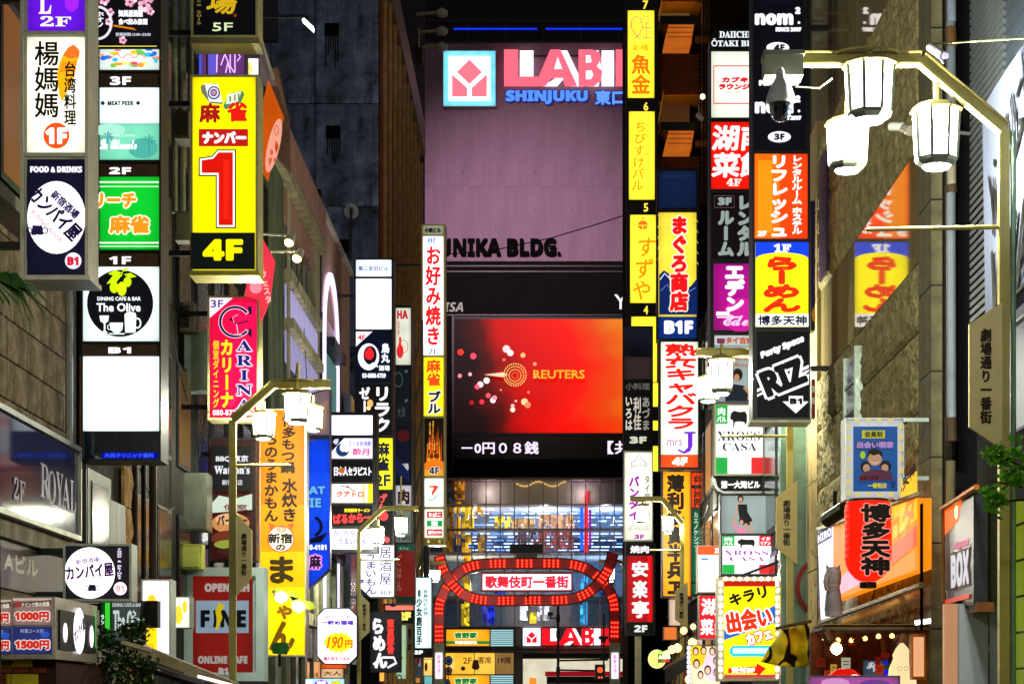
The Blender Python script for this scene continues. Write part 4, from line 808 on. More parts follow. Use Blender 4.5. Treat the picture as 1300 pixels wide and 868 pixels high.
# orange nabe sign
s, F = sign('projecting_sign', 'tall orange hotpot sign with black brush characters and a round pig emblem', 41.5, 329, 519, 389, 833, .45, paint('C8C0A8', .35, .6), None, None, 1.8, arm=LB)
sh_ = pane(s, F, 331, 521, 387, 831, 'F88600', [R(331, 640, 387, 700, 'FF9C04'), R(331, 700, 387, 745, 'FFBC04'), R(331, 745, 387, 831, 'FFDC08', 1.1), T('博多もつ鍋', 357, 527, 376, 601, '2A2008', v=1, b=.7, sh=.03), T('水炊き', 358, 607, 378, 662, '1E1A06', v=1, b=.8),
   T('うちのうまかもん', 336, 534, 354, 662, '2A2A0C', v=1, b=.8), E(357, 684, 17, 17, 'E84818', 26), E(357, 684, 15.8, 15.8, 'FFF0D0', 26), G([(344,673),(341,664),(350,666)], 'F06030', 'ear_emblem'), G([(371,673),(374,664),(365,666)], 'F06030', 'ear_emblem'), E(358, 672, 6, 3.6, 'F06838', 14), E(358, 672, 4.8, 2.6, 'FFD8B0', 14), E(356, 672, .9, 1.3, 'E04818', 6), E(360, 672, .9, 1.3, 'E04818', 6),
   T('新宿', 341, 677, 372, 690, '1A1008', b=.6), T('の', 351, 691, 363, 699, '1A1008', b=.5), T('ま', 343, 706, 374, 741, '3A2C08', b=1.8), T('ち', 346, 747, 368, 763, '7A6410', b=1.2), T('ゃ', 352, 768, 372, 786, '8A5C10', b=1.2), T('ん', 344, 788, 376, 826, '6A4808', b=1.8, sh=.1)], 1.15)
# green caged flood lamp shining on it
o = top('floodlight', 'dark green floodlight hanging at the foot of the orange hotpot sign', 'floodlight', PP(355, 836, 40.5))
F = front(40.6); mb = MB(); mb.prism([F.p(u, v) for u, v in ((344,818),(350,815),(364,815),(367,821),(362,830),(346,829))], (0, .25, 0)); mb.build('housing', paint('1E5A28', .4, .2), o); MB().tube([PP(355, 830, 40.6), PP(355, 845, 40.7)], .03).build('bracket', DARKSTEEL, o)
for k, (x, y) in enumerate(((357, 758), (379, 770))):
    o = top('flood_bulb', ('left', 'right')[k]+' of the two blinding white floodlight bulbs over the orange hotpot sign', 'floodlight', PP(x, y, 40.6), 'floodlights on the orange hotpot sign')
    MB().tube([PP(x-4, y-5, 40.8), PP(x, y, 40.7)], .1, 10).build('lamp_head', paint('C8D0A0', .4), o)
    MB().lathe(PP(x, y, 40.6), [(.02, .11), (.1, .06), (.13, 0), (.1, -.06), (.02, -.11)], 12).build('bulb', glow('FFFFD8', 9, False), o)
    F = front(40.7); mb = MB(); mb.prism([F.p(u, v) for u, v in ((x-12,y-14),(x+18,y-6),(x+24,y+1),(x+14,y+4),(x-4,y-4))], (0, .04, 0)); mb.build('visor', paint('A8B838', .5), o)
# blue sign
s, F = sign('projecting_sign', 'deep blue arrow ended sign with navy letters behind the orange hotpot sign', 52, 391, 492, 419, 746, .4, paint('4A4A58', .4, .4), None, None, 1, shape=[(391,500),(419,492),(419,722),(391,748)])
pane(s, F, 391.5, 560, 418.5, 742, '0838C8', [R(391.5, 600, 418.5, 660, '1048E0'), T('AT', 392, 617, 413, 627, '60A8E8', b=.5, st='bold', ol='081858', ow=.8), T('IE', 393, 632, 408, 644, '60A8E8', b=.5, st='bold', ol='081858', ow=.8), ARC(396, 668, 12, 12, 4, '060818', -70, 70), G([(394,684),(416,676),(408,688),(394,690)], '060818', 'fish_emblem'), T('0-4181', 393, 691, 415, 698, 'E8F0FF', b=.4, st='bold'), T('麻', 393, 704, 408, 722, '20102A', b=.8, ol='F090F0', ow=2)], 1.05, shape=[(391.5,560),(418.5,556),(418.5,720),(391.5,746)])
pane(s, F, 391.5, 500, 418.5, 558, '8A7078', [G([(395,520),(416,508),(414,545),(400,552)], 'B08A70', 'fish_print'), E(403, 540, 5, 5, 'E8B080', 10, nm='fish_print'), R(391.5, 552, 418.5, 558, '2A3050')], .6, shape=[(391.5,502),(418.5,494),(418.5,555.5),(391.5,559.5)])
# stack B
s, F = sign('directory_sign', 'short black directory sign whose top panel is blank white, with a half moon 酔月 panel', 62, 418, 523, 479, 701, .7, DARKSTEEL, None, [554, 583, 612, 640, 668], 1.4, arm=LB)
pane(s, F, 421, 527, 473, 552, 'F4F8FF', [], 1.5)
pane(s, F, 421, 556, 473, 582, 'E8E0FF', [G([(421,556),(437,556),(421,573)], '0C0C1C', 'corner_patch'), T('4F', 423, 557, 430, 564, 'E0E0F8', b=.3), E(435, 571, 8.5, 8.5, '1A3060', 20), E(438, 568, 6.5, 6.5, 'E8E0FF', 18), E(437, 575, 3, 2, '1A3060', 8), T('さつま居酒屋', 443, 560, 471, 566, '5A58A8', b=.15), T('酔月', 448, 569, 469, 578, 'D03878', b=.4)], 1.15)
pane(s, F, 421, 585, 473, 611, '08080C', [T('日本人セラピスト', 424, 592, 472, 604, 'F4F0FF', b=.5), E(434, 597, 4, 4, 'B06018', 8, nm='colour_patch')], 1)
pane(s, F, 421, 614, 473, 638, 'F8F0E0', [R(461, 614, 473, 638, 'F4E020'), R(463, 614, 467, 638, 'FFF8E0'), T('クアトロ', 427, 623, 462, 631, 'D86048', b=.6), LN([(432,616),(444,619),(452,625),(440,616)], 1.2, '503020', 'branch_emblem')], 1.2)
pane(s, F, 421, 641, 473, 667, '0A0608', [T('東京豚骨ラーメン', 437, 645, 470, 650, 'F8E020', b=.3), T('ばるから一', 423, 651, 472, 664, 'F04040', b=.8, rot=3)], 1.05)
pane(s, F, 421, 671, 474, 697, 'F4F4FF', [T('居酒屋', 424, 673, 452, 680, '6068A0', b=.1), T('うまいもん', 430, 682, 466, 691, '5A58A0', b=.3)], 1.3)
# stack A
s, F = sign('directory_sign', 'tall black directory sign with a large blank white panel under 第二安田ビル', 66, 450, 328, 500, 700, .7, DARKSTEEL, None, [353, 419, 486, 553], 1.4, arm=LB)
pane(s, F, 452, 330, 497, 351, 'E0F0F4', [T('第二安田ビル', 455, 338, 493, 344, '3A3A90', b=.2)], 1.15)
pane(s, F, 452, 354, 497, 418, 'FCFAFF', [], 1.35)
pane(s, F, 452, 421, 497, 485, '040A1C', [G([(452,421),(473,421),(452,440)], 'F4E8F4', 'corner_patch'), T('4F', 454, 425, 464, 432, 'E83848', b=.4), E(468, 453, 13.5, 17, 'F4F8FF', 28), E(470, 451, 8.5, 12, '0A0C20', 22), E(469, 450, 6, 7, 'E02028', 16, nm='rooster_emblem'), G([(466,443),(470,440),(473,445)], 'E02028', 'rooster_emblem'), LN([(458,464),(466,466),(474,461),(480,466)], 1.6, 'F4F8FF', 'wave_emblem'), T('鳥丸', 484, 436, 495, 461, 'F0F4FF', v=1, b=.5), T('酒場', 481, 464, 495, 471, 'F0F4FF', b=.35), T('03-6886-6759', 460, 474, 490, 480, 'E8F0F8', b=.3, st='bold')], 1.05)
pane(s, F, 452, 488, 497, 554, '0A0A0C', [T('リラク', 475, 491, 495, 549, 'F8F0F4', v=1, b=1), T('ゼー', 456, 491, 470, 523, 'F8F0F4', v=1, b=.8), E(470, 512, 4, 5, 'F0B060', 8, nm='colour_patch'), E(468, 518, 3, 3, 'F8D890', 8, nm='colour_patch')], 1.05)
pane(s, F, 452, 556, 499, 621, 'F8F020', [T('麻雀', 478, 561, 495, 598, '14182C', v=1, b=.8), T('2F', 476, 602, 496, 617, '20283C', b=.7)], 1.15)
pane(s, F, 452, 623, 499, 692, '0A0A10', [T('げん', 478, 626, 492, 650, 'F05050', v=1, b=.8), E(487, 655, 6, 6, 'F04848', 12, nm='brush_mark'), E(491, 685, 4, 4, 'E85858', 12, nm='brush_mark')], 1)
s, F = sign('izakaya_sign', 'white corner cut pub sign with handwritten 居酒屋 うまいもん and BIF', 64, 456, 691, 501, 758, .4, BLACK, None, None, .5, shape=[(456,691),(501,691),(501,759),(470,759),(456,746)])
pane(s, F, 457, 692, 500, 757, 'F8F8FF', [T('居酒屋', 482, 694, 497, 742, '3A3060', v=1, b=.3), T('うまいもん', 464, 701, 478, 754, '3A3468', v=1, b=.4), T('BIF', 484, 749, 498, 755, '3A3870', b=.1), T('一', 458, 735, 462, 740, '5A50A0', v=1)], 1.35, shape=[(457,692),(500,692),(500,757),(470,757),(457,745)])
s, F = sign('directory_sign', 'narrow sign with red letters HA over a red bottle above dim dark panels', 74, 501, 388, 523, 706, .5, DARKSTEEL, None, [464, 542, 615], .9, arm=LB)
pane(s, F, 502.5, 391, 521.5, 463, 'D8DCC8', [T('HA', 504, 394, 518, 405, 'C82830', b=.5, st='bold'), T('ビスミッラー', 504, 407, 508, 428, 'D04040', v=1, b=.2), E(508, 446, 4.4, 9, 'E82828', 14, nm='bottle_emblem'), R(506.5, 428, 509.5, 440, 'E82828'), ARC(512, 440, 6, 8, .8, 'E04040')], .85)
pane(s, F, 502.5, 466, 521.5, 541, '10161C', [ARC(506, 482, 5, 9, .8, '4A6A5A'), T('3F', 514, 470, 518, 473, '8A9A98'), T('2F', 514, 507, 518, 510, '8A9A98'), T('大衆', 504, 516, 515, 530, '3E4448', b=.2)], .7)
pane(s, F, 502.5, 544, 521.5, 614, '0A1024', [E(512, 553, 8, 8, '4A1010', 12, nm='food_print'), T('酒場', 505, 588, 519, 597, 'C8C8D0', b=.3), G([(503,580),(520,600),(520,612),(503,600)], '141A48', 'colour_patch')], .8)
pane(s, F, 502.5, 616, 523, 642, 'B8B8B8', [T('肉', 505, 621, 520, 640, '3A0C10', b=.8)], .8)
pane(s, F, 502.5, 644, 523, 688, '7A8478', [T('100', 506, 679, 521, 686, '2A2C28', b=.3), T('イ', 515, 655, 521, 665, '4A5048', b=.2)], .6)
s, F = sign('cafe_sign', 'dim red and green cafe sign below the 肉 panel', 73, 503, 690, 527, 766, .5, DARKSTEEL, None, None, .6, arm=LB)
pane(s, F, 504, 691, 526.5, 764, '701410', [R(504, 691, 526.5, 699, '184A38'), T('カフェ', 507, 694, 519, 697.5, 'A8C8B0', b=.1), T('ごはん', 504, 703, 510, 750, '9A5A50', v=1, b=.2), R(504, 757, 526.5, 764, '0E2A20')], .75)
# ramen black sign, price octagon, others low left
s, F = sign('ramen_sign', 'black sign with white brush らめん and red 東京豚骨 beside the price octagon', 62.5, 470, 776, 509, 853, .4, BLACK, None, None, .8)
pane(s, F, 471, 777, 508, 852, '1C1C20', [T('らめん', 473, 784, 490, 848, 'FCF4FF', v=1, b=1.3, sh=-.08), LN([(474,843),(486,834),(500,834),(503,841),(492,847)], 3, 'FCF4FF', 'brush_mark'), T('東京豚骨', 491, 785, 501, 830, 'F03830', v=1, b=.8)], 1)
oc = lambda a, b_, c, d_, k: [(a+k,b_),(c-k,b_),(c,b_+k),(c,d_-k),(c-k,d_),(a+k,d_),(a,d_-k),(a,b_+k)]
s, F = sign('price_sign', 'white octagonal drink sign with 190円 on a yellow burst', 58, 402, 771, 454, 843, .3, BLACK, None, None, 1, shape=oc(402, 771, 454, 843, 10))
bst = [(430+(20 if k % 2 else 17)*math.cos(k*math.pi/16), 815+(14 if k % 2 else 11)*math.sin(k*math.pi/16)) for k in range(32)]
pane(s, F, 403, 772, 453, 841, 'FCF6FF', [T('毎週の月火 一杯の値段', 411, 781, 446, 784.5, 'E06070', b=.1), T('一軒め酒場', 408, 787, 449, 793, '5030B0', b=.5), T('生ビール中', 408, 799, 428, 801.5, '80A0E0'), G(bst, 'FFE410', 'burst_emblem'), T('190', 416, 807, 436, 823, 'E06010', b=.6, sh=.2), T('円', 438, 812, 448, 822, 'E85010', b=.5), T('税抜', 406, 808, 412, 812, 'F09090'), T('龍石時までほぼ', 411, 833, 444, 838, 'D83050', b=.25)], 1.35, shape=oc(403.3, 772.3, 452.7, 841.7, 9.5))
s, F = sign('poster_board', 'blue and yellow cartoon lettered board low under the price octagon', 57, 382, 860, 438, 890, .3, STEEL, None, None, 1)
pane(s, F, 383, 861, 437, 889, 'A8E0F8', [E(408, 868, 9, 6, 'A030E0', 14), T('麻雀', 402, 863, 414, 872, 'F8F0FF', b=.6), T('つめ', 420, 863, 432, 872, 'E8D820', b=.7, ol='40A040', ow=.6), E(391, 866, 6, 4, 'F0FCFF', 10)], 1.1)
for k, (r, c, e, t) in enumerate((((384, 839, 407, 862), 'E8A068', .8, 'っこまる'), ((408, 848, 436, 860), 'E8B888', .8, '大人'), ((408, 842, 440, 848), 'D85018', .9, ''), ((374, 832, 383, 851), 'E8E0F4', 1, 'うま'))):
    s, F = sign('shop_sign', ('peach wooden panel with brown writing', 'pale peach strip panel', 'bright orange strip panel', 'small white slip panel')[k]+' under the octagonal price sign', 59+k*.4, *r, .2, paint('7A4A28', .6), 'small panels under the octagonal price sign', None, .4)
    pane(s, F, r[0]+.4, r[1]+.4, r[2]-.4, r[3]-.4, c, [T(t, r[0]+3, r[3]-9, r[2]-3, r[3]-3, '3A1A08', b=.2)] if t and k < 2 else [T(t, r[0]+2, r[1]+3, r[2]-2, r[3]-3, '8060A0', v=1)] if t else [], e)
s, F = sign('pub_sign', 'white and teal vertical pub sign with 2F foot left of the red gate', 80, 526, 732, 549, 834, .4, BLACK, None, None, .8)
pane(s, F, 527, 733, 547.5, 822, 'D8FAFA', [T('8少女鹿百手', 528.5, 748, 536, 818, '12181C', v=1, b=.5), T('歌舞伎町名物', 537.5, 748, 543.5, 781, '1A2024', v=1, b=.1), LN([(536,811),(545,811),(545,819),(536,819)], .5, 'F06060', closed=True)], 1.15)
pane(s, F, 525, 823, 549, 833, '060608', [T('2F', 525.5, 825, 537, 830, 'F8FFFF', b=.5, st='bold')], 1.1)
s, F = sign('floor_sign', 'black sign with yellow 2F and a pink strip above, left of the teal pub sign', 75, 487, 766, 526, 791, .3, BLACK, None, None, .5)
pane(s, F, 489, 768, 525, 774, 'F07868', [E(499, 768, 4, 2, '101840', 10)], 1); pane(s, F, 489, 775.5, 525, 790, '0A0808', [T('2F', 504, 776, 522, 787, 'F8F060', b=1.0, st='bold'), G([(492,777),(497,776),(496,779)], 'F8E040', 'brush_mark')], 1.1)
s, F = sign('hanging_curtain_sign', 'pale green hanging sign with black brush strokes behind the ramen sign', 77, 503, 792, 516, 862, .2, STEEL, None, None, .4)
pane(s, F, 503.5, 793, 515.5, 861, 'A8C8A0', [LN([(505,818),(508,812),(510,822),(506,828)], 1, '101410', 'brush_mark'), LN([(509,832),(512,836)], 1, '101410', 'brush_mark'), ARC(507, 862, 3, 6, 1.5, '101410', 180, 360)], .75)
o = top('lamp_glow_box', 'small orange lit paper box under the ramen sign', 'lantern', PP(484, 860, 66)); fbox(o, 482, 853, 487, 864, 66, .2, glow('F0A040', 1.3), 'shade'); fbox(o, 481, 864, 488, 866, 66, .2, BLACK, 'base')
s, F = sign('menu_lightbox', 'yellow lit menu window with a cap shaped flag beside the teal pub sign', 82, 526, 836, 549, 868, .4, BLACK, None, None, .5)
pane(s, F, 538, 834, 549, 857, 'F0C060', [E(541, 846, 2, 6, '3A2008', 8, nm='silhouette'), E(545, 839, 2, 1.5, 'FFF0A0', 8)], 1); pane(s, F, 526, 836, 537, 846, '6A7888', [G([(527,836),(534,838),(533,842),(528,840)], 'C83050', 'flag_print')], .7); pane(s, F, 526, 847, 549, 867, '30383C', [R(539, 858, 549, 868, '70C0C0'), R(528, 860, 533, 866, 'D08030')], .8)
# okonomiyaki column
s, F = sign('tower_sign', 'slim white tower sign with red お好み焼き above yellow 麻雀ブル and a store panel', 84, 535, 285, 566, 692, .8, GOLD, None, [299, 452, 529, 605, 644], 1.0, arm=FX)
pane(s, F, 537, 286.5, 563, 298, 'A8A888', [T('小松ビル', 539, 289, 560, 296, '101418', b=.5)], .6)
pane(s, F, 537, 300, 563, 451, 'FCF4FF', [T('8F', 543, 302, 555, 309, '3878A0', b=.2), T('お好み焼き', 540, 313, 560, 438, 'F01818', v=1, b=.9), T('7F', 544, 443, 556, 450, '505888', b=.1)], 1.3)
pane(s, F, 538, 453.5, 563, 528, 'FFF018', [T('麻雀', 541, 456, 560, 490, 'E84818', v=1, b=.8), T('ブル', 543, 496, 560, 525, '14182C', v=1, b=.8, ol='F8F0E0', ow=1.4)], 1.1)
fl_ = [G([(541+k*2.3, 590), (543+k*2.2, 560-(k*7) % 22), (545+k*2, 590)], ('F07010', 'F8B020', 'E84010')[k % 3], 'flame_print') for k in range(9)]
pane(s, F, 539, 531, 563, 604, '140A06', fl_ + [G([(539,604),(539,588),(550,582),(563,586),(563,604)], 'E87818', 'flame_print'), R(539, 596, 563, 604, 'E8A030'), T('本格ステーキ', 549, 534, 551, 556, 'F0B020', v=1, b=.1), T('炭火焼', 545, 536, 547, 552, 'F0B020', v=1, b=.1), LN([(542,566),(546,562),(551,566),(557,562)], .8, 'D0A060', 'bull_emblem'), T('Steak House', 543, 570, 558, 582, '2A1408', st='script', b=.2), T('4F', 545, 593, 558, 602, '141418', b=.3, st='bold', ol='F0F0F0', ow=.5)], .95)
pane(s, F, 539, 607, 563, 643, 'E8FFF4', [R(541.5, 610, 561.5, 637, 'FCFFFC'), G([(545,616),(556,616),(556,619),(551,626),(549,630),(548,625),(551,619),(545,619)], 'E83828', 'seven_emblem'), G([(545,616),(550,616),(550,619),(545,619)], 'F08828', 'seven_emblem'), LN([(543,633),(548,635),(553,631),(556,628)], 1.3, '18A058', 'seven_emblem'), T('イレブン', 556, 616, 560, 630, '20A070', v=1, b=.2)], 1.2)
pane(s, F, 539, 646, 563, 682, 'F4F0D8', [R(542, 649, 561.5, 657, 'B81820'), T('たばこ', 544, 650, 560, 656, 'FFF0F0', b=.4), R(542, 660.5, 561.5, 668, '109848'), T('酒', 547, 661, 556, 667.5, 'F4FFF4', b=.4), R(542, 671.5, 561.5, 679.5, 'C01820'), T('銀行ATM', 543.5, 673, 560.5, 678, 'FFF0F0', b=.3)], 1.15)
pane(s, F, 539, 684, 563, 690, '6A5818', [E(544, 687, 2, 2, 'E8D890', 8), E(558, 687, 2, 2, 'C8B870', 8)], .7)
MB().box((PX(538, 84.3), 84.2, 0), (PX(545, 84.3), 84.5, PH(692, 84.3))).build('support_post', DARKSTEEL, s)
# fire escape stair rails behind it (diagonal golden strokes)
o = top('fire_escape', 'narrow diagonal fire escape stairs between the directory signs and the red gate', 'staircase', (-5, 82, 0))
for x in (-5.16, -4.86): MB().tube([(x, 82, 0), (x, 82, 17)], .05).build('post', BRONZE, o)
for k in range(9): MB().tube([(-5.16, 81.9, 1+k*1.8), (-4.86, 81.9, 2.3+k*1.8)], .05, 6).build('stair_flight', BRONZE, o)
# ======================= RIGHT BUILDINGS =======================
RX = 4.64
b8 = top('rough_stone_building', 'right hand building of rough stone bands and mirror polished bands reflecting the signs', 'building', (8, 30, 0))
MB().box((RX+.12, 24.3, 0), (16, 35.6, 18)).build('core_wall', paint('2E2A22', .9), b8)
rock = paint('A89C70', .9, 0, 5.0, .5, 1.0, .3)
def band(z0, z1, y0, y1, n, amp):
    w_ = (y1-y0)/n
    for k in range(n): slab('stone_slab', y0+k*w_+.001, y0+(k+1)*w_-.001, z0+.001, z1-.001, RX, rock, b8, amp, 15, -1)
for z0, z1 in ((2.6, 3.9), (3.92, 5.2), (5.22, 6.2), (6.22, 7.06)): band(z0, z1, 25.2, 35.4, 5, .07)
for z0, z1 in ((8.52, 9.8), (9.82, 11.05)): band(z0, z1, 25.2, 35.4, 7, .06)
pol = polished('C8B884')
for z0, z1 in ((7.08, 8.5), (11.07, 14.2)):
    for k in range(4): MB().box((RX+.0, 25.2+k*2.56, z0), (RX+.1, 27.74+k*2.56, z1)).build('polished_panel', pol, b8)
for k in range(12):       # dressed tile pilaster at the near corner
    MB().box((RX-.03, 24.35, 1.5+k*1.02), (RX+.1, 25.17, 2.5+k*1.02)).build('stone_tile', paint('6E6A52', .8, 0, 6, .3, .3, .2), b8)
MB().box((RX-.015, 24.36, 0), (RX+.11, 25.16, 16)).build('joint_backing', BLACK, b8)
for k in range(6): MB().box((RX-.06, 34.3, 2.4+k*1.5), (RX+.1, 35.6, 3.88+k*1.5)).build('edge_panel', paint('B8A070', .7, 0, 2, .15, .2, .2), b8)
wf = MB().box((RX-.1, 29.7, 5.0), (RX-.06, 30.7, 6.75)).build('window', STEEL, b8)
MB().box((RX-.12, 29.8, 5.1), (RX-.101, 30.6, 6.65)).build('pane', paint('3E5A54', .08), wf)
for z_ in (5.5, 5.9, 6.3): MB().box((RX-.14, 29.8, z_), (RX-.121, 30.6, z_+.04)).build('glazing_bar', STEEL, wf)
for x in (29.62, 30.7): MB().box((RX-.14, x, 4.95), (RX-.02, x+.08, 6.8)).build('frame', paint('C4D8CC', .3, .6), wf)
for k in range(2): MB().box((RX-.08, 33.0, 8.6), (RX-.02, 33.9, 10.6)).build('vent_grille' if k else 'vent_frame', paint('3A1E3A', .4, .4), b8) if k == 0 else None
# second right building, steel grey, mostly behind the directory towers
b9 = top('grey_directory_building', 'tall grey building behind the two directory towers on the right', 'building', (9, 40, 0))
MB().box((RX+.05, 35.7, 0), (16, 46, 19)).build('core_wall', paint('4C5450', .8, 0, 1, .2, .2, .4), b9)
for k in range(4):
    for j in range(6):
        f = MB().box((RX, 36.0+k*2.4, 2.5+j*2.6), (RX+.05, 38.1+k*2.4, 4.7+j*2.6)).build('window', DARKSTEEL, b9)
        MB().box((RX-.02, 36.1+k*2.4, 2.6+j*2.6), (RX-.001, 38.0+k*2.4, 4.6+j*2.6)).build('pane', paint('2A3A38', .1), f)
MB().box((RX-.5, 35.72, 1.2), (RX+.04, 36.0, 7.4)).build('glass_panel', paint('8CB0A0', .12, .2), b9)
MB().box((RX-.06, 35.66, 1.2), (RX+.06, 36.05, 7.9)).build('mullion', paint('C8D4C4', .35, .5), b9)
# red circle sign on glass
o = top('no_entry_emblem', 'large red ring emblem on the pale green shop glass', 'emblem', (RX-.2, 35.6, 2.2))
F = front(35.6); c_ = MB()
n = 26
for k in range(n):
    a0, a1 = math.pi*.5+math.pi*k/n, math.pi*.5+math.pi*(k+1)/n
    c_.hexa([F.p(1037+r_*math.cos(a)*.75, 745+r_*math.sin(a), d) for d in (0, .02) for r_, a in ((36, a0), (36, a1), (29, a1), (29, a0))])
c_.build('ring', paint('A81420', .4), o)
# third right building, lower
b10 = top('dark_bar_building', 'dark lower building behind the tuna and cabaret signs', 'building', (9, 60, 0))
MB().box((RX+.15, 46.2, 0), (16, 79, 13.2)).build('core_wall', paint('2A2622', .9, 0, 1.5, .3, .3, .3), b10)
for k in range(12):
    for j in range(4):
        f = MB().box((RX+.05, 46.6+k*2.65, 2.2+j*2.7), (RX+.15, 48.6+k*2.65, 4.2+j*2.7)).build('window', DARKSTEEL, b10)
        MB().box((RX+.03, 46.7+k*2.65, 2.3+j*2.7), (RX+.049, 48.5+k*2.65, 4.1+j*2.7)).build('pane', glow('C88A40', .5) if (k+2*j) % 4 == 0 else paint('14181A', .1), f)
for x, z_ in ((4.5, 12), (4.35, 9)): MB().tube([(x, 55+z_, 0), (x, 55+z_, z_+1)], .07).build('pipe', paint('4A3A2C', .4, .4), b10)
# wood and brick building; light on balcony walls, soffits and a reveal is painted as glow
b11 = top('brick_balcony_building', 'brick building with warm lit wooden balcony soffits behind the yellow floor tower', 'building', PP(870, 895, 81).xy.to_3d())
F = front(82)
mb = MB(); F.box(mb, 800, -60, 1010, 895, -2, -8); mb.build('core_wall', paint('0E0A08', .9), b11)
brk = paint('6A3A20', .85, 0, 3, .35, .2)
for (y0, y1) in ((66, 118), (196, 270), (-60, 0)):
    mb = MB(); F.box(mb, 836, y0, 892, y1, -.35, -2); mb.build('brick_backing', paint('2A1A10', .9), b11)
    mb = MB(); r = 0; y = y0
    while y < min(y1, 216)-1:
        x = 836+(r % 2)*3
        while x < 886: F.box(mb, x+.3, y+.3, x+5.7, y+2.2, -.3, -.35); x += 6
        y += 2.5; r += 1
    if mb.v: mb.build('brick_facing', brk, b11, 'stuff')
for (y0, ys, y1) in ((-8, 26, 38), (116, 160, 172)):
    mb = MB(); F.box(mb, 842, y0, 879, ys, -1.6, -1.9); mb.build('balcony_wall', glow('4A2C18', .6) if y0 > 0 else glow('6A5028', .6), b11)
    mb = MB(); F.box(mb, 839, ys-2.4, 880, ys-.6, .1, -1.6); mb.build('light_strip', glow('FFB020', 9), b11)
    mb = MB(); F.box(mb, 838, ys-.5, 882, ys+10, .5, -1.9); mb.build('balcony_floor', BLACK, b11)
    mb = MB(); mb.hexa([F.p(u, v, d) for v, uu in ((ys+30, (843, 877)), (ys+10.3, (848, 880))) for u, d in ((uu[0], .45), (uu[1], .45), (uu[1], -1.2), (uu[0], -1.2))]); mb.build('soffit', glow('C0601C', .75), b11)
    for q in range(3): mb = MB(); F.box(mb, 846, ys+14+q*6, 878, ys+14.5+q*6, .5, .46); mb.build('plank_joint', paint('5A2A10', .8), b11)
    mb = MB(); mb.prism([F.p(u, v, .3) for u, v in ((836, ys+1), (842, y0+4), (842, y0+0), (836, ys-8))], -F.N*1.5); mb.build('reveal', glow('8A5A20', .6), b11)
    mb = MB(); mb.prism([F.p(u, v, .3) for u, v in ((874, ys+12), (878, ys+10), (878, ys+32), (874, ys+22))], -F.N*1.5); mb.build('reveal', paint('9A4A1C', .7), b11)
mb = MB(); mb.prism([F.p(u, v, -1.2) for u, v in ((853, 12), (858, 8), (862, 11), (870, 9), (871, 20), (853, 20))], -F.N*.2); mb.build('seat_cushion', paint('1A2A3C', .7), b11)
for x in (891, 895, 899): 
    mb = MB(); F.box(mb, x, -60, x+1.2, 260, .1, -.2); mb.build('cladding_rail', paint('4A3016', .5), b11)
for q in range(9): mb = MB(); F.box(mb, 883+q*2, 48, 884+q*2, 56, .2, 0); mb.build('baluster', paint('8A5A1C', .5), b11); mb = MB(); F.box(mb, 883+q*2, 180, 884+q*2, 188, .2, 0); mb.build('baluster', paint('8A5A1C', .5), b11)
# black tall building behind
b12 = top('black_tower', 'black unlit tower behind the directory signs at the top right', 'building', (12, 110, 0)); MB().box((PX(880, 90), 90, 0), (PX(1010, 90), 110, 45)).build('core_wall', paint('08080A', .6), b12)
for k in range(10): MB().tube([PP(903+k*2.2, 6+k*1.6, 89.8), PP(904+k*2.2, 6.6+k*1.6, 89.8)], .04, 6).build('string_lamp', glow('C8A030', .8, True), b12)
o = top('wall_lamp', 'bright warm round lamp between the brick building and the capsule directory tower', 'lamp', PP(892, 123, 80)); MB().lathe(PP(892, 123, 80), [(.02, .1), (.09, .05), (.09, -.05), (.02, -.1)], 10).build('bulb', glow('FFE8A0', 8), o); fbox(o, 889, 116, 895, 120, 80, .2, BLACK, 'cap')
o = top('security_camera', 'small white camera under the round wall lamp', 'camera', PP(888, 150, 70)); MB().tube([PP(886, 146, 70), PP(891, 151, 69.8)], .09, 8).build('housing', paint('B8B8B4', .4), o); MB().tube([PP(887, 134, 70), PP(888, 146, 70)], .03).build('bracket', STEEL, o)

# --- nearest right: dark gap with pipe, corrugated wall, slanted white sign
b13 = top('corrugated_building', 'dark corrugated metal walled building at the right edge', 'building', (8, 18, 0))
MB().box((RX+.06, 12, 0), (12, 22.2, 11.8)).build('core_wall', paint('121418', .8), b13)
for k in range(64): MB().box((RX-.02, 20.6, 4.8+k*.085), (RX+.05, 22.2, 4.85+k*.085)).build('corrugation', paint('5A6066', .45, .5), b13)
for k in range(26): MB().box((RX-.0, 17.2, 6.3+k*.17), (RX+.04, 20.55, 6.45+k*.17)).build('metal_siding', paint('343C48', .5, .4), b13)
MB().box((RX+.2, 24.1, 0), (9, 24.28, 16)).build('gap_wall', paint('0A0C12', .8), b8)
o = top('drain_pipe', 'long pale blue grey drain pipe rusting at its joints in the dark gap', 'pipe', (PX(1207, 23.6), 23.6, 0))
for a, c, m_, r in ((895, 585, '7A745A', .055), (560, 530, '4A3A2C', .07), (530, 245, '8A94A4', .055), (245, 235, '4A3A2C', .07), (235, 160, 'A09A88', .055), (160, 28, '7A8494', .055), (60, 35, '6A4A2C', .062), (28, -60, '8A94B0', .055)):
    MB().tube([PP(1208-(a-400)*.0, a, 23.6), PP(1207, c, 23.6)], r, 12).build('pipe_section', paint(m_, .5, .2, 3, .25, .1, .3), o, smooth=False)
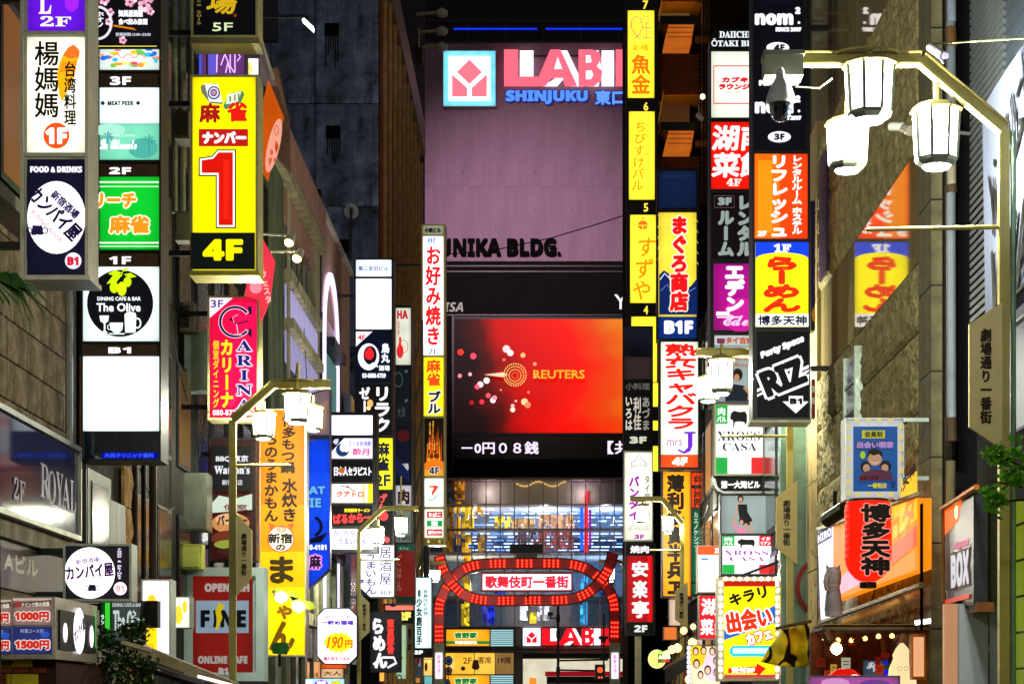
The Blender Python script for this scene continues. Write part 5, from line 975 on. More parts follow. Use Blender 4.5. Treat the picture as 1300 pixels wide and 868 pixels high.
# slanted white sign on the right wall
sx_ = RX-.15
o = top('wall_sign', 'big tilted white wall sign with slim black characters behind the near lamp post', 'sign', (sx_, 19, 5)); Y0, Y1 = ZW(1300, sx_)-1.0, ZW(1247, sx_)
def SY(px): return ZW(px, sx_)
def SP(px, py): y = SY(px); return Vector((sx_, y, PH(py, y)))
mb = MB(); mb.prism([SP(1251, 420), SP(1247, 140), SP(1262, 112), SP(1330, 10), SP(1330, 340)], (.1, 0, 0)); p_ = mb.build('face_panel', paint('585E74', .7, 0, 2, .06, .03), o)
F = FR(SP(1255, 130), (0, -1, 0), (0, 0, -1), (-1, 0, 0)); kk = SY(1255)-SY(1295)
items(F, [T('レンタルルーム', .05, .3, kk+.5, .75, '050506', b=.02, rot=28), T('ルーム', .1, .7, kk+.3, 1.1, '050506', b=.02, rot=28), T('VIVA', .15, 1.45, kk+.5, 2.2, '050506', b=.02, rot=8, sh=.3), LN([(-.02, 2.5), (kk+1, 1.75)], .03, '141414')], p_, 1, False, .02)
mb = MB(); mb.tube([SP(1251, 420), SP(1330, 335)], .05); mb.build('bottom_rail', BLACK, o)
o = top('steel_pipe_rack', 'horizontal pipe and dark opening below the tilted white sign', 'pipe', (4.55, 18.5, PH(430, 18.5))); MB().tube([SP(1262, 432), SP(1310, 395)], .03).build('pipe', STEEL, o)
MB().box((RX+.0, 17, 1.8), (RX+.05, 20.2, 3.6)).build('wall_green_glow', glow('8CA028', .45), b13)  # green light on the wall, put in as the panel's own glow
for k in range(5): MB().box((RX-.02, 17, 1.95+k*.35), (RX-.001, 20.2, 1.97+k*.35)).build('panel_joint', BLACK, b13)
MB().box((RX-.02, 17, 4.3), (RX+.03, 20.3, 5.9)).build('lit_window', glow('9A9AA0', .5), b13)

# ======================= RIGHT SIGNS =======================
DK = DARKSTEEL
s, F = sign('directory_sign', 'tall black floor tower with nom² panels, orange hostel panel and yellow らーめん panel', 33, 955, -40, 1028, 533, .55, DK, None, [80, 193, 305, 417], 1.6, arm=RX)
nom = lambda y: [T('nom', 958, y+8, 1007, y+23, 'FCF4FF', b=1.2, st='bold'), T('2', 1009, y, 1016, y+9, 'FCF4FF', b=.9, st='bold'), E(1014, y+20, 1.8, 1.8, 'FCF4FF', 8), T('SINCE 2007', 984, y+26, 1017, y+31.5, 'FCF4FF', b=.5, st='bold')]
oval = lambda cy_, t: [E(989 if cy_ > 100 else 987, cy_, 14.5, 7, 'F8F0FF', 24, e=1.3), T(t, 982, cy_-4.2, 996, cy_+4.2, '0A0A18', b=.6, st='bold')]
pane(s, F, 957, -38, 1018.5, 79, '05050E', nom(10) + oval(62, '4F') + [T('Party Space', 962, -6, 1014, 1, 'FCF4FF', b=.7, st='bold')], 1.05)
pane(s, F, 957, 82, 1023, 191, '05050E', nom(122) + [T('Party Space', 963, 103, 1014, 112, 'FCF4FF', b=1, st='bold')] + oval(175, '3F'), 1.05)
pane(s, F, 958, 196, 1025, 303, 'FF3C08', [R(958, 196, 990, 303, 'FF6A08'), R(962, 204, 980, 296, 'FF8C10'), T('リフレッシュ', 978, 198, 1000, 301, 'FFF8F0', v=1, b=1.2), T('レンタルルーム', 1005, 198, 1018, 260, 'FFF8F0', v=1, b=.7), T('ホステル', 1005, 264, 1018, 298, 'FFF8F0', v=1, b=.7), T('2F', 961, 294, 973, 301, 'FFF8F0', b=.5, st='bold')], 1.1)
pane(s, F, 959, 308, 1026, 415, 'FFF010', [G([(959,308),(1026,308),(1026,327)]+[(992.5+33.5*math.cos(a), 329-8*math.sin(a)) for a in [math.pi*k/12 for k in range(13)]]+[(959,327)], '1040E8', 'colour_band'), T('1F', 982, 310, 1004, 321, 'F8F8FF', b=.7, st='serif'),
   T('らーめん', 968, 326, 1017, 397, 'F02808', v=1, b=2.0), R(959, 399, 1026, 415, 'F8F8FF'), T('博多天神', 962, 401, 1024, 413.5, '10102C', b=.5)], 1.1)
pane(s, F, 961, 421, 1028, 530, '07070E', [T('Party Space', 963, 436, 1023, 447, 'FCF8FF', b=.9, st='bi', rot=22), G([(961,494),(1029,462),(1029,466),(961,498)], 'FCF8FF', 'bar_mark'), G([(961,501),(1029,468),(1029,471),(961,504)], 'FCF8FF', 'bar_mark'),
   T('RIZ', 962, 459, 1026, 500, 'FCF8FF', b=5.2, st='bold', rot=22, e=1.1), T('RIZ', 965.5, 462.5, 1022.5, 496.5, '07070E', b=2.2, st='bold', rot=22), G([(1001,503),(1019,503),(1019,510),(1026,510),(1010,525),(993,510),(1001,510)], 'FCF8FF', 'arrow_emblem'), T('B1', 1002, 506, 1018, 513.5, '0A0A18', b=.7, st='bold')], 1.05)
mb = MB(); F.box(mb, 953, 531, 1030, 536, .03, -.56); mb.build('base_tray', paint('A0A490', .4, .4), s)
# side signs of stone building just right of it
for k, (r, t, c) in enumerate((((1029, 256, 1046, 420), '店', '1A1030'), ((1030, 482, 1054, 530), '三', '8A1818'))):
    s, F = sign('projecting_sign', ('dark purple narrow sign right of the yellow らーめん panel', 'small maroon and cream sign beside the RIZ panel')[k], 34.6, *r, .2, BLACK, None, None, .8)
    pane(s, F, r[0]+1, r[1]+1, r[2]-1, r[3]-1, c, [T('レンタル', 1033, 262, 1043, 360, '9A90A0', v=1, b=.8), E(1037, 400, 7, 12, 'C07818', 12)] if k == 0 else [R(1031, 490, 1049, 498, 'C8B8A0'), R(1031, 505, 1045, 513, 'C8B8A0'), R(1049, 484, 1053, 528, 'C8B8A0')], .5)
s, F = sign('directory_sign', 'curved top directory tower with white カブキラウンジ, red 湖南菜館 and magenta エデン panels', 44, 901, 60, 972, 515, .6, DK, None, [151, 242, 330, 422], 1.6, arm=RX+1,)
mb = MB(); mb.prism([F.p(u, v, .02) for u, v in [(901, 62), (901, 52), (903, 45), (907, 40), (914, 37), (972, 37), (972, 62)]], -F.N*.6); hd = mb.build('curved_head', paint('1A1C22', .3, .4), s)
items(F, [T('DAIICHI', 913, 40.5, 953, 49, 'E8F0F4', b=.25, st='serif', e=1), T('ŌTAKI BLDG.', 903, 50, 973, 60, 'E8F0F4', b=.25, st='serif', e=1)], hd, 1, True, .025)
pane(s, F, 903, 66, 970, 150, 'E4ECD8', [LN([(906,84.5),(968,84.5),(968,132),(906,132)], 1.8, 'D81838', closed=True), T('カブキ', 916, 98, 950, 106, 'D81838', b=.8, sh=.2), T('ラウンジ', 912, 107, 952, 115, 'D81838', b=.8, sh=.2), T('KABUKI LOUNGE', 920, 117, 940, 119, '3A3A3A')], 1.05)
pane(s, F, 903, 155.5, 970, 240, 'F01408', [T('湖南', 904, 159, 974, 192, 'FCF4F4', b=1.2, sh=.1), T('菜館', 904, 194, 974, 226, 'FCF4F4', b=1.2, sh=.1), T('4F', 922, 227, 941, 237, 'F8E8E0', b=.4, st='serif')], 1.0)
pane(s, F, 904, 246, 970, 328, '120810', [T('3F', 911, 251, 929, 261, '98A8A0', b=.8, st='bold'), LN([(907,249),(932,249),(932,264),(907,264)], .7, '6A5A58', closed=True), T('ルーム', 911, 268, 932, 326, '98A8A0', v=1, b=1.5), T('レンタル', 935, 249, 957, 326, '98A8A0', v=1, b=1.6)], .8)
pane(s, F, 906, 335, 970, 419, '9A0A78', [E(940, 400, 22, 22, 'C01890', 20, nm='colour_patch'), T('エデン', 920, 338, 946, 396, 'FCE8FF', v=1, b=1.8), T('Eden', 918, 400, 962, 414, 'F0C0E8', b=.5, st='script'), R(909, 396, 926, 401, 'F8E0F8'), R(910, 402, 938, 404, 'F0D0F0')], 1.05)
pane(s, F, 907, 426, 970, 510, '98A8A8', [R(907, 426, 957, 438, 'D0D4D8'), R(910, 430, 920, 436, '1A2A60'), R(910, 432, 920, 434, 'D82030'), T('タイ古式', 921, 428, 956, 437, 'C85818', b=.6), T('Thai Relax', 932, 450, 955, 458, 'C0704A', st='script', b=.2), T('Massage', 930, 460, 955, 468, 'C0704A', st='script', b=.2),
   E(936, 476, 6.5, 8, '2A1810', 16, nm='hair_print'), E(935, 480, 3.5, 5, 'C89068', 14, nm='face_print'), G([(920,510),(922,494),(932,488),(944,490),(952,500),(954,510)], '1C2430', 'dress_print'), LN([(944,492),(951,500),(950,508)], 3.5, 'C08A60', 'arm_print')], .75)
# XROSS CASA upper
s, F = sign('projecting_sign', 'upper bar sign XROSS CASA with a black bull under the lady picture panel', 43.2, 906, 512, 971, 604, .5, BRONZE, None, None, 1.6)
def xross(x0, y0, w_, h, serif_col, b=.35):
    g = lambda a: x0+a*w_; q = lambda a: y0+a*h
    bull = [(.32,.12),(.38,.08),(.5,.1),(.62,.09),(.66,.14),(.66,.22),(.64,.3),(.6,.25),(.55,.24),(.45,.24),(.4,.25),(.39,.33),(.37,.33),(.36,.22),(.3,.2)]
    return [R(g(0), q(0), g(.25), q(.27), '18A040'), R(g(.75), q(0), g(1), q(.27), 'D02030'), R(g(0), q(.76), g(.25), q(1), '18A040'), R(g(.75), q(.76), g(1), q(1), 'D82828'), G([(g(a), q(c)) for a, c in bull], '14100E', 'bull_emblem'),
        T('肉', g(.04), q(.03), g(.2), q(.15), 'F0FFF0', b=b), T('バル', g(.02), q(.16), g(.22), q(.25), 'F0FFF0', b=b), T('イタ', g(.79), q(.03), g(.97), q(.13), 'FFF0F0', b=b), T('リアン', g(.78), q(.15), g(.98), q(.25), 'FFF0F0', b=b),
        T('XROSS', g(.03), q(.38), g(.93), q(.52), serif_col, st='serif'), T('CASA', g(.14), q(.55), g(.86), q(.67), serif_col, st='serif')]
pane(s, F, 908.5, 514.5, 968.5, 601.5, 'EEF8F0', xross(908.5, 514.5, 60, 87, '20242A') + [T('italian bar', 928, 590, 950, 592.5, '8A9A90')], 1.1)
s, F = sign('building_name_sign', 'black rounded plate 第一大滝ビル under the upper bull sign', 43.4, 908, 607, 971, 626, .5, STEEL, None, None, .5, shape=[(904,604),(971,604),(971,626),(918,626),(910,622),(905,614)])
pane(s, F, 908, 607, 968, 623, '0A0C0C', [T('第一大滝ビル', 915, 610, 965, 620, 'F4F4F0', b=.6)], 1.1, shape=[(908,606),(968.5,606),(968.5,623),(918,623),(911,618)])
s, F = sign('poster_sign', 'grey poster of two dancers in black and pink between the two bull signs', 42.6, 914, 627, 982, 678, .4, DK, None, None, 1)
pane(s, F, 916, 629, 980, 677, '98A8A4', [E(940, 633, 4, 5, '201814', 12, nm='hair_print'), E(940, 634, 2.4, 3.4, 'D0A080', 10, nm='face_print'), G([(936,640),(948,640),(949,650),(955,660),(953,667),(942,664),(938,655)], '14141A', 'dress_print'), LN([(936,641),(934,655),(930,664)], 2.2, 'D0A080', 'arm_print'), LN([(947,664),(945,677)], 3, 'D0A080', 'leg_print'), LN([(953,662),(954,677)], 3, 'D0A080', 'leg_print'),
   E(942, 661, 4.5, 5.5, '2A1410', 12, nm='hair_print'), E(941, 663, 2.5, 3.2, 'D8A888', 10, nm='face_print'), G([(930,662),(936,668),(947,670),(949,677),(937,677),(930,668)], 'E890A8', 'dress_print')], .8)
s, F = sign('projecting_sign', 'lower lightbox XROSS CASA with purple lettering and corner flags', 42, 915, 678, 983, 730, .5, DK, None, None, 1.6)
pane(s, F, 917, 680, 979, 728, 'F8F0FF', xross(917, 680, 62, 48, '8A3A90', .3), 1.3)
# bulb framed meeting cafe sign
s, F = sign('cafe_sign', 'yellow cafe sign キラリ出会いカフェ framed by glowing bulbs', 38, 911, 732, 989, 864, .5, paint('C8C0A8', .4, .5), None, None, 1.2)
pane(s, F, 919, 737, 984, 859, 'FFE808', [R(919, 737, 984, 744, 'B01408'), T('キラリ', 925, 748, 974, 764, '14140C', b=1.0, rot=15), G([(919,800),(984,768),(984,790),(919,812)], '2860C0', 'colour_band'), T('出会い', 921, 772, 980, 800, 'F03008', b=1.4, rot=10, ol='F8F8FF', ow=2.2), T('カフェ', 946, 800, 980, 815, 'FFF8F0', b=1.2, rot=18, ol='E85018', ow=1.6),
   G([(926,823),(930,819),(980,819),(980,833),(930,833),(926,829)], '30C0D0', 'colour_band'), R(930, 822, 976, 829, 'C8F4F8'), G([(924,848),(960,845),(960,841),(972,848),(962,858),(960,854),(924,854)], 'E82010', 'arrow_emblem'), T('受付3F', 928, 846, 958, 854, 'FFF8F0', b=.7, st='bold'), R(919, 856, 984, 859, 'C02050')], 1.15)
for k in range(14):
    for x in (914.5, 986.5):
        mb = MB(); mb.lathe(F.p(x, 741+k*9, .06), [(.01, .05), (.035, .03), (.035, -.03), (.01, -.05)], 8); mb.build('bulb', glow('FFF0D0', 3 if (k+int(x)) % 3 else 1.2), s)
for k in range(8): mb = MB(); mb.lathe(F.p(921+k*9, 734.5, .06), [(.01, .04), (.04, .02), (.04, -.02), (.01, -.04)], 8); mb.build('bulb', glow('FFF0D0', 3), s)
MB().tube([F.p(938, 732, .2), F.p(986, 714, .3)], .025).build('stay_rod', DARKSTEEL, s)
for k, (r, z_, n_) in enumerate((((885, 692, 914, 752), 47, 0), ((887, 755, 914, 811), 47.2, 1))):
    s, F = sign('projecting_sign', ('white lit sign with an orange red top band left of the lower bull lightbox', 'red sign with white brush 湖菜 left of the bulb framed cafe sign')[k], z_, *r, .4, STEEL, None, None, .8)
    pane(s, F, r[0]+1, r[1]+1, r[2]-.5, r[3]-1, ('FFF8E0', 'E01420')[k], ([R(886, 693, 914, 704, 'F05828'), T('2F', 907, 695, 914, 702, 'FFF0E0', b=.4, st='bold'), R(890, 708, 899, 711, '5090D8'), R(890, 712, 899, 713.5, 'A0C0E8')], [T('湖', 890, 759, 912, 781, 'FCF0F0', b=.9), T('菜', 889, 785, 906, 806, 'FCF0F0', b=.8), T('館', 907, 788, 914, 806, 'FCF0F0', b=.5)])[k], 1.25)
s, F = sign('portrait_sign', 'board of eight portrait pictures on yellow and pink low by the bulb framed sign', 48, 875, 818, 915, 880, .4, STEEL, None, None, 1)
fc = []
for cx, cy_, rr in ((883,826,4),(893,825,4),(904,826,4),(909,838,4),(884,842,4.5),(889,856,4),(898,850,4.5),(909,853,4)): fc += [E(cx, cy_, rr, rr*1.4, '3A1C14', 12, nm='hair_print'), E(cx, cy_+.7, rr*.65, rr, 'F0C0A0', 10, nm='face_print')]
pane(s, F, 876, 820, 914, 878, 'F8D8B0', [E(885, 832, 12, 14, 'F8C020', 14, nm='colour_patch'), E(905, 845, 12, 20, 'F8C8E0', 14, nm='colour_patch')] + fc, 1.15)
for k in range(10): mb = MB(); mb.lathe(F.p(874, 822+k*6, .04), [(.01, .05), (.04, .03), (.04, -.03), (.01, -.05)], 8); mb.build('bulb', glow('C8C8FF', 2.5), s)
# tuna and cabaret column
s, F = sign('projecting_sign', 'blue and gold sign with red まぐろ商店 and B1F, a blank blue panel on top', 61, 834, 214, 887, 431, .6, DK, None, [267], 1.2, arm=RX+.15)
pane(s, F, 836, 217, 884, 264, '0E1C3C', [R(840, 222, 880, 226, '14264C')], .8)
rn = random.Random(5)
pane(s, F, 836, 270, 884, 402, 'E8D038', [ARC(838+8*(i % 6)+(4 if (i//6) % 2 else 0), 276+7*(i//6), 3.4, 3.4, .5, 'F4E060', 180, 360, 'wave_print', 6) for i in range(60)] + [G([(836,402),(836,352),(842,346),(848,350),(852,358),(856,366),(866,372),(876,366),(884,356),(884,402)], '0C2058', 'wave_print'), LN([(837,358),(843,350),(849,356),(853,364)], 1.2, 'E8F0F8', 'wave_print'), LN([(838,372),(846,364),(852,372),(860,382)], .9, '6088C0', 'wave_print'), LN([(862,382),(872,374),(882,368)], .9, '6088C0', 'wave_print'),
   T('まぐろ商店', 849, 278, 873, 398, 'E81418', v=1, b=1.6, ol='FFF4E0', ow=1.5)], 1.05)
pane(s, F, 836, 402.5, 884, 430, '0A2870', [T('B1F', 843, 407, 880, 424, 'F4F8FF', b=1.2, st='bold')], 1.05)
s, F = sign('projecting_sign', 'white cabaret sign with red 熟女キャバクラ, a purple letter J and red 4F', 60.8, 837, 432.5, 889, 596, .6, DK, None, None, 1.2, arm=RX+.15)
pane(s, F, 839, 434, 886, 577, 'E8F0DC', [T('熟女キャバクラ', 844, 436, 885, 545, 'F01C10', v=1, b=1.0, ol='FFFFFF', ow=.8), E(862, 463, 5, 4, 'FFFFFF', 12), T('mrs', 847, 558, 866, 566, 'B060A0', b=.1), T('おとなの', 848, 552, 864, 555.5, 'A07080'), G([(868,548),(883,548),(883,550),(879,551),(879,566),(876,573),(868,576),(860,572),(861,570),(868,573),(873,568),(873,551),(868,550)], '6A28C0', 'initial_emblem')], 1.15)
pane(s, F, 839, 577.5, 886, 593, 'F04818', [T('4F', 853, 580, 873, 591, 'FFF4E0', b=1, st='bold')], 1.05)
s, F = sign('projecting_sign', 'orange pub sign with heavy black brush column 薄利多賣半兵ヱ', 62, 840, 597, 878, 758, .5, DK, None, None, 1, arm=RX+.15)
pane(s, F, 842, 599, 876.5, 756, 'FFA008', [T('薄利多賣半兵ヱ', 846, 602, 869, 754, '1A0E04', v=1, b=1.3), R(875, 599, 876.5, 756, 'F87010')], 1.1)
s, F = sign('strip_sign', 'narrow red and green strip sign beside the orange pub sign', 62.3, 877.5, 598, 889, 756, .4, DK, None, None, .6)
pane(s, F, 878, 600, 888, 644, 'F04010', [T('炭火串焼', 880, 603, 887, 641, '2A0A04', v=1, b=.3)], 1); pane(s, F, 878, 646, 888, 754, '0A6038', [T('カエノケンゴ', 880.5, 650, 886.5, 694, 'D8F0E0', v=1, b=.15)], .8)
# yellow floor tower
s, F = sign('tower_sign', 'tall black floor tower with four yellow lit panels numbered 7 6 5 4', 80, 795, -40, 836, 600, .8, paint('0A0806', .5), None, None, .8)
for n_, y in (('7', 1), ('6', 130), ('5', 258), ('4', 388)): items(F, [T(n_, 817 if n_ != '7' else 816, y, 823, y+11, 'F8E048', b=.4, e=1.1)], s.children[0], 1, True, .0)
Yc = 'FFE830'
pane(s, F, 797, 14, 830.5, 124.5, Yc, [LN([(800,18.5),(826,18.5),(826,52),(800,52)], .7, 'F09060', closed=True), LN([(805,50),(812,44),(816,34),(813,24),(807,21),(802,27),(801,35),(806,44),(812,50)], 1.5, 'F07858', 'fish_emblem'), LN([(802,29),(814,29)], 1, 'F07858'), LN([(816,26),(821,21),(825,26)], 1.3, 'F07858'), LN([(817,30),(825,30)], 1.3, 'F07858'), LN([(816,36),(826,36)], 1.3, 'F07858'), LN([(821,30),(821,50)], 1.3, 'F07858'), LN([(816,49),(826,49)], 1.3, 'F07858'),
   T('新橋', 803, 57, 823, 66, 'D89010', b=.2), T('魚金', 801, 70, 826, 120, 'E86A08', v=1, b=.9)], 1.25)
pane(s, F, 798.5, 142, 831, 253.5, Yc, [T('ちびすけバル', 804, 155, 819, 242, 'E88A10', v=1, b=.4, sh=.05), T('鉄板餃子酒場', 819.5, 157, 824, 198, 'F0B020', v=1, b=.1)], 1.25)
pane(s, F, 800, 273, 832.5, 384.5, Yc, [E(816, 286, 6.5, 6, 'F06818', 18), R(815.4, 286, 816.6, 294, Yc), LN([(810,286.5),(822,286.5)], 1, Yc), E(816, 278, 1.4, 1.4, 'F06818', 8), T('すずや', 806, 302, 829, 381, 'E88008', v=1, b=.5, sh=.1)], 1.25)
pane(s, F, 801.5, 402, 834, 485, Yc, [], 1.2); pane(s, F, 822, 486, 836, 516, Yc, [], 1.2)
pane(s, F, 826, 534, 837, 546, Yc, [], 1.2); pane(s, F, 826, 566, 837, 598, Yc, [], 1.2)
s, F = sign('directory_sign', 'unlit black panel sign with silver characters and 3F in front of the screen', 76, 791, 414, 829, 571, .5, paint('1C1C20', .4, .4), None, None, 1)
pane(s, F, 792.5, 416, 827.5, 451, '10142A', [], .8, mat=mirror('3A3E58', .15)); pane(s, F, 792.5, 453, 827.5, 481, '3A2C2C', [], .5)
pane(s, F, 792.5, 483, 827.5, 570, '060606', [T('小料理', 794, 486, 825, 495, '5A544C', b=.3), T('いろは', 794, 504, 803, 546, 'D0C8B8', v=1, b=.4), T('利佳', 804, 504, 814, 546, 'C0B8A8', v=1, b=.4), T('あづま', 815, 504, 825, 546, '8A8478', v=1, b=.4), T('3F', 799, 554, 821, 563, 'C8C8B0', b=.6, st='bold')], 1)
s, F = sign('restaurant_sign', 'white Thai restaurant sign with purple バンタイ and a roof emblem', 75.5, 791.5, 572, 829, 687, .5, STEEL, None, None, .8)
pane(s, F, 793, 574, 828, 685, 'E8E8D0', [LN([(801,588),(807,584),(811,576),(815,584),(821,588)], 1, '8A60B0', 'roof_emblem'), T('BAN THAI', 801, 588, 822, 593, '6A5A80'), T('バンタイ', 798, 604, 812, 660, '9A18A0', v=1, b=.8), T('タイ国料理', 818, 603, 825, 660, '3A3A4A', v=1, b=.2), T('BAN THAI RESTAURANT', 798, 666, 825, 674, '6A6A5A'), T('3F', 805, 678, 818, 684, 'A018A0', b=.4, st='bold')], 1.15)
s, F = sign('restaurant_sign', 'dark red barbecue sign 焼肉 安楽亭 with 2F at its foot beside the gate', 75, 794, 688, 832, 806, .5, BLACK, None, None, .8)
pane(s, F, 796, 690, 829, 704, '060406', [T('焼肉', 800, 692, 824, 702, 'F4ECEC', b=.6)], 1)
pane(s, F, 796, 705, 829, 789, 'A80810', [R(822, 705, 827, 789, 'D81018'), T('安', 802, 712, 823, 732, 'FCF0F0', b=1), T('楽', 803, 736, 822, 759, 'FCF0F0', b=.9), T('亭', 802, 762, 824, 784, 'FCF0F0', b=1)], 1)
pane(s, F, 796, 790, 829, 804, '070606', [T('2F', 805, 793, 822, 802, 'D8E0D8', b=.5, st='bold')], 1)
MB().box((PX(806, 75.3), 75.2, 0), (PX(814, 75.3), 75.5, PH(806, 75.3))).build('support_post', BRONZE, s)
# low right of centre: pizza sign, blue sliver signs, bulb strings
s, F = sign('pizza_sign', 'round yellow and green neon pizza sign beyond the gate\'s right post', 70, 823, 824, 853, 848, .2, BLACK, None, None, .3, shape=[(833,826),(853,824),(853,842),(833,843)])
pane(s, F, 823, 825, 846, 848, 'FFF070', [ARC(834, 836, 11, 11.5, 1, 'E0E8A0')], 1.2, shape=[(834+11*math.cos(a*.3), 836+11.5*math.sin(a*.3)) for a in range(21)])
pane(s, F, 835, 824, 852, 841, '060A06', [T('Tratto', 835.5, 825, 851, 830, '30E060', b=.2, st='bold'), T('Pizza', 836.5, 831, 851, 836, 'F0FFF0', b=.2, st='bold'), R(843, 837, 850, 840, 'E03020')], 1.1)
for k, (x0, y0, x1, y1, c, t) in enumerate(((842, 795, 860, 812, 'F08038', ''), (849, 760, 869, 794, 'E8C8B0', ''), (878, 811, 892, 822, 'F0E0D0', '鍋'))):
    s, F = sign('shop_sign', ('orange lit panel above the pizza sign', 'dim peach panel behind the right lamp post plate', 'small pale lantern panel above the portrait board')[k], 66-k*3, x0, y0, x1, y1, .3, DK, None, None, .4)
    pane(s, F, x0+.6, y0+.6, x1-.6, y1-.6, c, [T(t, x0+3, y0+2, x1-3, y1-2, 'C04020')] if t else [], .7)
rn = random.Random(8)
bs = top('bulb_string', 'string of glowing white bulbs hanging behind the yellow cafe flag', 'string lights', PP(990, 740, 37.2)); mb = MB(); mb.tube([PP(992+3*math.sin(k), 700+k*9, 37.2) for k in range(9)], .008, 5); mb.build('cable', BLACK, bs)
for k in range(20): p_ = PP(988+rn.random()*10, 700+k*4, 37.1+rn.random()*.2); MB().lathe(p_, [(.005, .03), (.028, .01), (.028, -.015), (.005, -.03)], 8).build('bulb', glow('FFF0B8', 5), bs)
bs = top('bulb_string', 'cluster of warm round bulbs under the right lamp post plate beyond the pizza sign', 'string lights', PP(862, 800, 55))
MB().tube([PP(880, 796, 55), PP(850, 822, 57)], .012, 5).build('cable', BLACK, bs)
for x, y, r in ((879, 815, .12), (868, 800, .1), (860, 822, .12), (853, 824, .11), (846, 830, .1), (875, 862, .12), (880, 795, .08)): MB().lathe(PP(x, y, 55), [(.02, r), (r*.8, r*.6), (r, 0), (r*.8, -r*.6), (.02, -r)], 10).build('bulb', glow('FFD070', 3.5), bs)
o = top('awning', 'dark scalloped shop awning under the warm bulbs right of the gate', 'awning', PP(860, 850, 54)); mb = MB(); mb.prism([PP(845, 850, 56), PP(873, 832, 52), PP(873, 848, 52), PP(845, 868, 56)], (0, .3, 0)); mb.build('cloth', paint('1A1410', .7), o); mb = MB(); mb.prism([PP(843, 846, 56.2), PP(873, 828, 52.2), PP(873, 831, 52.2), PP(843, 850, 56.2)], (0, .3, 0)); mb.build('edge_trim', paint('6A5030', .5), o)
o = top('shop_interior', 'warm lit ground floor shop interior right of the gate', 'shop', PP(850, 895, 58)); fbox(o, 845, 870, 873, 892, 57, .2, glow('E0A060', .8), 'window'); fbox(o, 868, 836, 900, 890, 56, .2, glow('5A2814', .8), 'panel'); fbox(o, 814, 806, 834, 890, 84, .2, paint('2A2018', .8), 'doorway')
# ======================= NEAR RIGHT DETAILS =======================
s, F = sign('poster_lightbox', 'blue poster of three cartoon people in a pale frame above the red paper lantern', 24.6, 1072, 531, 1147, 634, .3, paint('B8C0C4', .4, .3), None, None, 1.2)
pane(s, F, 1074, 533, 1145, 632, 'D8DCE0', [R(1074, 538+k*14, 1079, 545+k*14, 'F0E088') for k in range(7)] + [R(1140, 538+k*14, 1145, 545+k*14, 'F0E088') for k in range(7)] + [R(1083+k*14, 533, 1090+k*14, 537, 'F0E088') for k in range(4)] + [R(1083+k*14, 626, 1090+k*14, 631, 'F0E088') for k in range(4)] +
  [R(1081, 543, 1137, 625, '1858A0'), R(1092, 548, 1121, 558, 'C8C828'), T('会員制', 1095, 549, 1118, 557, '3A3A10', b=.4), T('出会い喫茶', 1085, 562, 1132, 571, 'B090D8', b=.7, ol='20103A', ow=1.2),
   E(1108, 584, 9, 9, 'C89878', 18, nm='face_print'), G([(1098,584),(1099,574),(1108,571),(1117,575),(1118,584),(1113,578),(1106,580),(1102,578)], '14100E', 'hair_print'), LN([(1103,588),(1108,590),(1113,588)], .8, 'F0E8E0', 'mouth_print'), E(1096, 594, 6.5, 7, '181010', 14, nm='hair_print'), E(1097, 596, 4.5, 5, 'C89878', 12, nm='face_print'), E(1121, 594, 7, 7.5, '181010', 14, nm='hair_print'), E(1120, 596, 4.6, 5, 'C89878', 12, nm='face_print'),
   G([(1090,612),(1092,602),(1104,598),(1116,598),(1128,602),(1131,612)], '5A2A48', 'shirt_print'), E(1092, 580, 3.4, 5, 'A8D020', 12, nm='balloon_print'), T('出会い広場', 1088, 605, 1112, 612, '3A1020', b=.5, ol='902040', ow=.6), T('一番街店', 1098, 615, 1122, 622, 'D8D030', b=.4), T('2F', 1127, 614, 1133, 621, '10183A', b=.4)], .6)
for y in (530, 604): 
    mb = MB(); mb.box(PP(1147, y, 24.5), PP(1234, y+6, 24.56)); mb.build('support_arm', paint('A8B8B8', .4, .5), s)
mb = MB(); mb.box(PP(1228, 548, 24.4), PP(1232, 600, 24.46)); mb.build('support_plate', paint('8A989C', .4, .5), s)
# red paper lantern
o = top('paper_lantern', 'large red paper lantern with black brush characters 博多天神 under the poster box', 'lantern', PP(1102, 745, 24.3))
prof = []; L_ = 24.3/F0
for k in range(25):
    t = k/24; y = 637+t*100; r = 29.5*math.sqrt(max(.05, 1-(max(0, t-.68)/.345)**2))*(1 if t > .06 else .9+t*1.6); prof.append((r*L_*(1.0+.012*(k % 2)), PH(y, 24.3)-PH(740, 24.3)))
mb = MB().lathe(PP(1102, 740, 24.3), prof, 30); lant = mb.build('shade', glow('FF1C08', 1.0), o)
MB().lathe(PP(1102, 746, 24.3), [(.1, 0), (.1, .07)], 14).build('bottom_ring', BLACK, o); MB().lathe(PP(1102, 638, 24.3), [(.24, 0), (.24, .04)], 16).build('top_ring', BLACK, o)
F = front(24.3-29.5*L_-.012)
items(F, [T('博多天神', 1092, 639, 1131, 730, '0C0806', v=1, b=1.5, ol='F09080', ow=1.2)], lant, 1, True, 0)
o = top('spot_can', 'dark green canister lamp left of the red paper lantern', 'lamp', PP(1060, 655, 27)); MB().tube([PP(1050, 660, 27), PP(1074, 644, 26.6)], .1, 14).build('housing', paint('2E3A1C', .4, .2), o); MB().tube([PP(1060, 640, 27.2), PP(1060, 625, 27.4)], .03).build('bracket', DARKSTEEL, o)
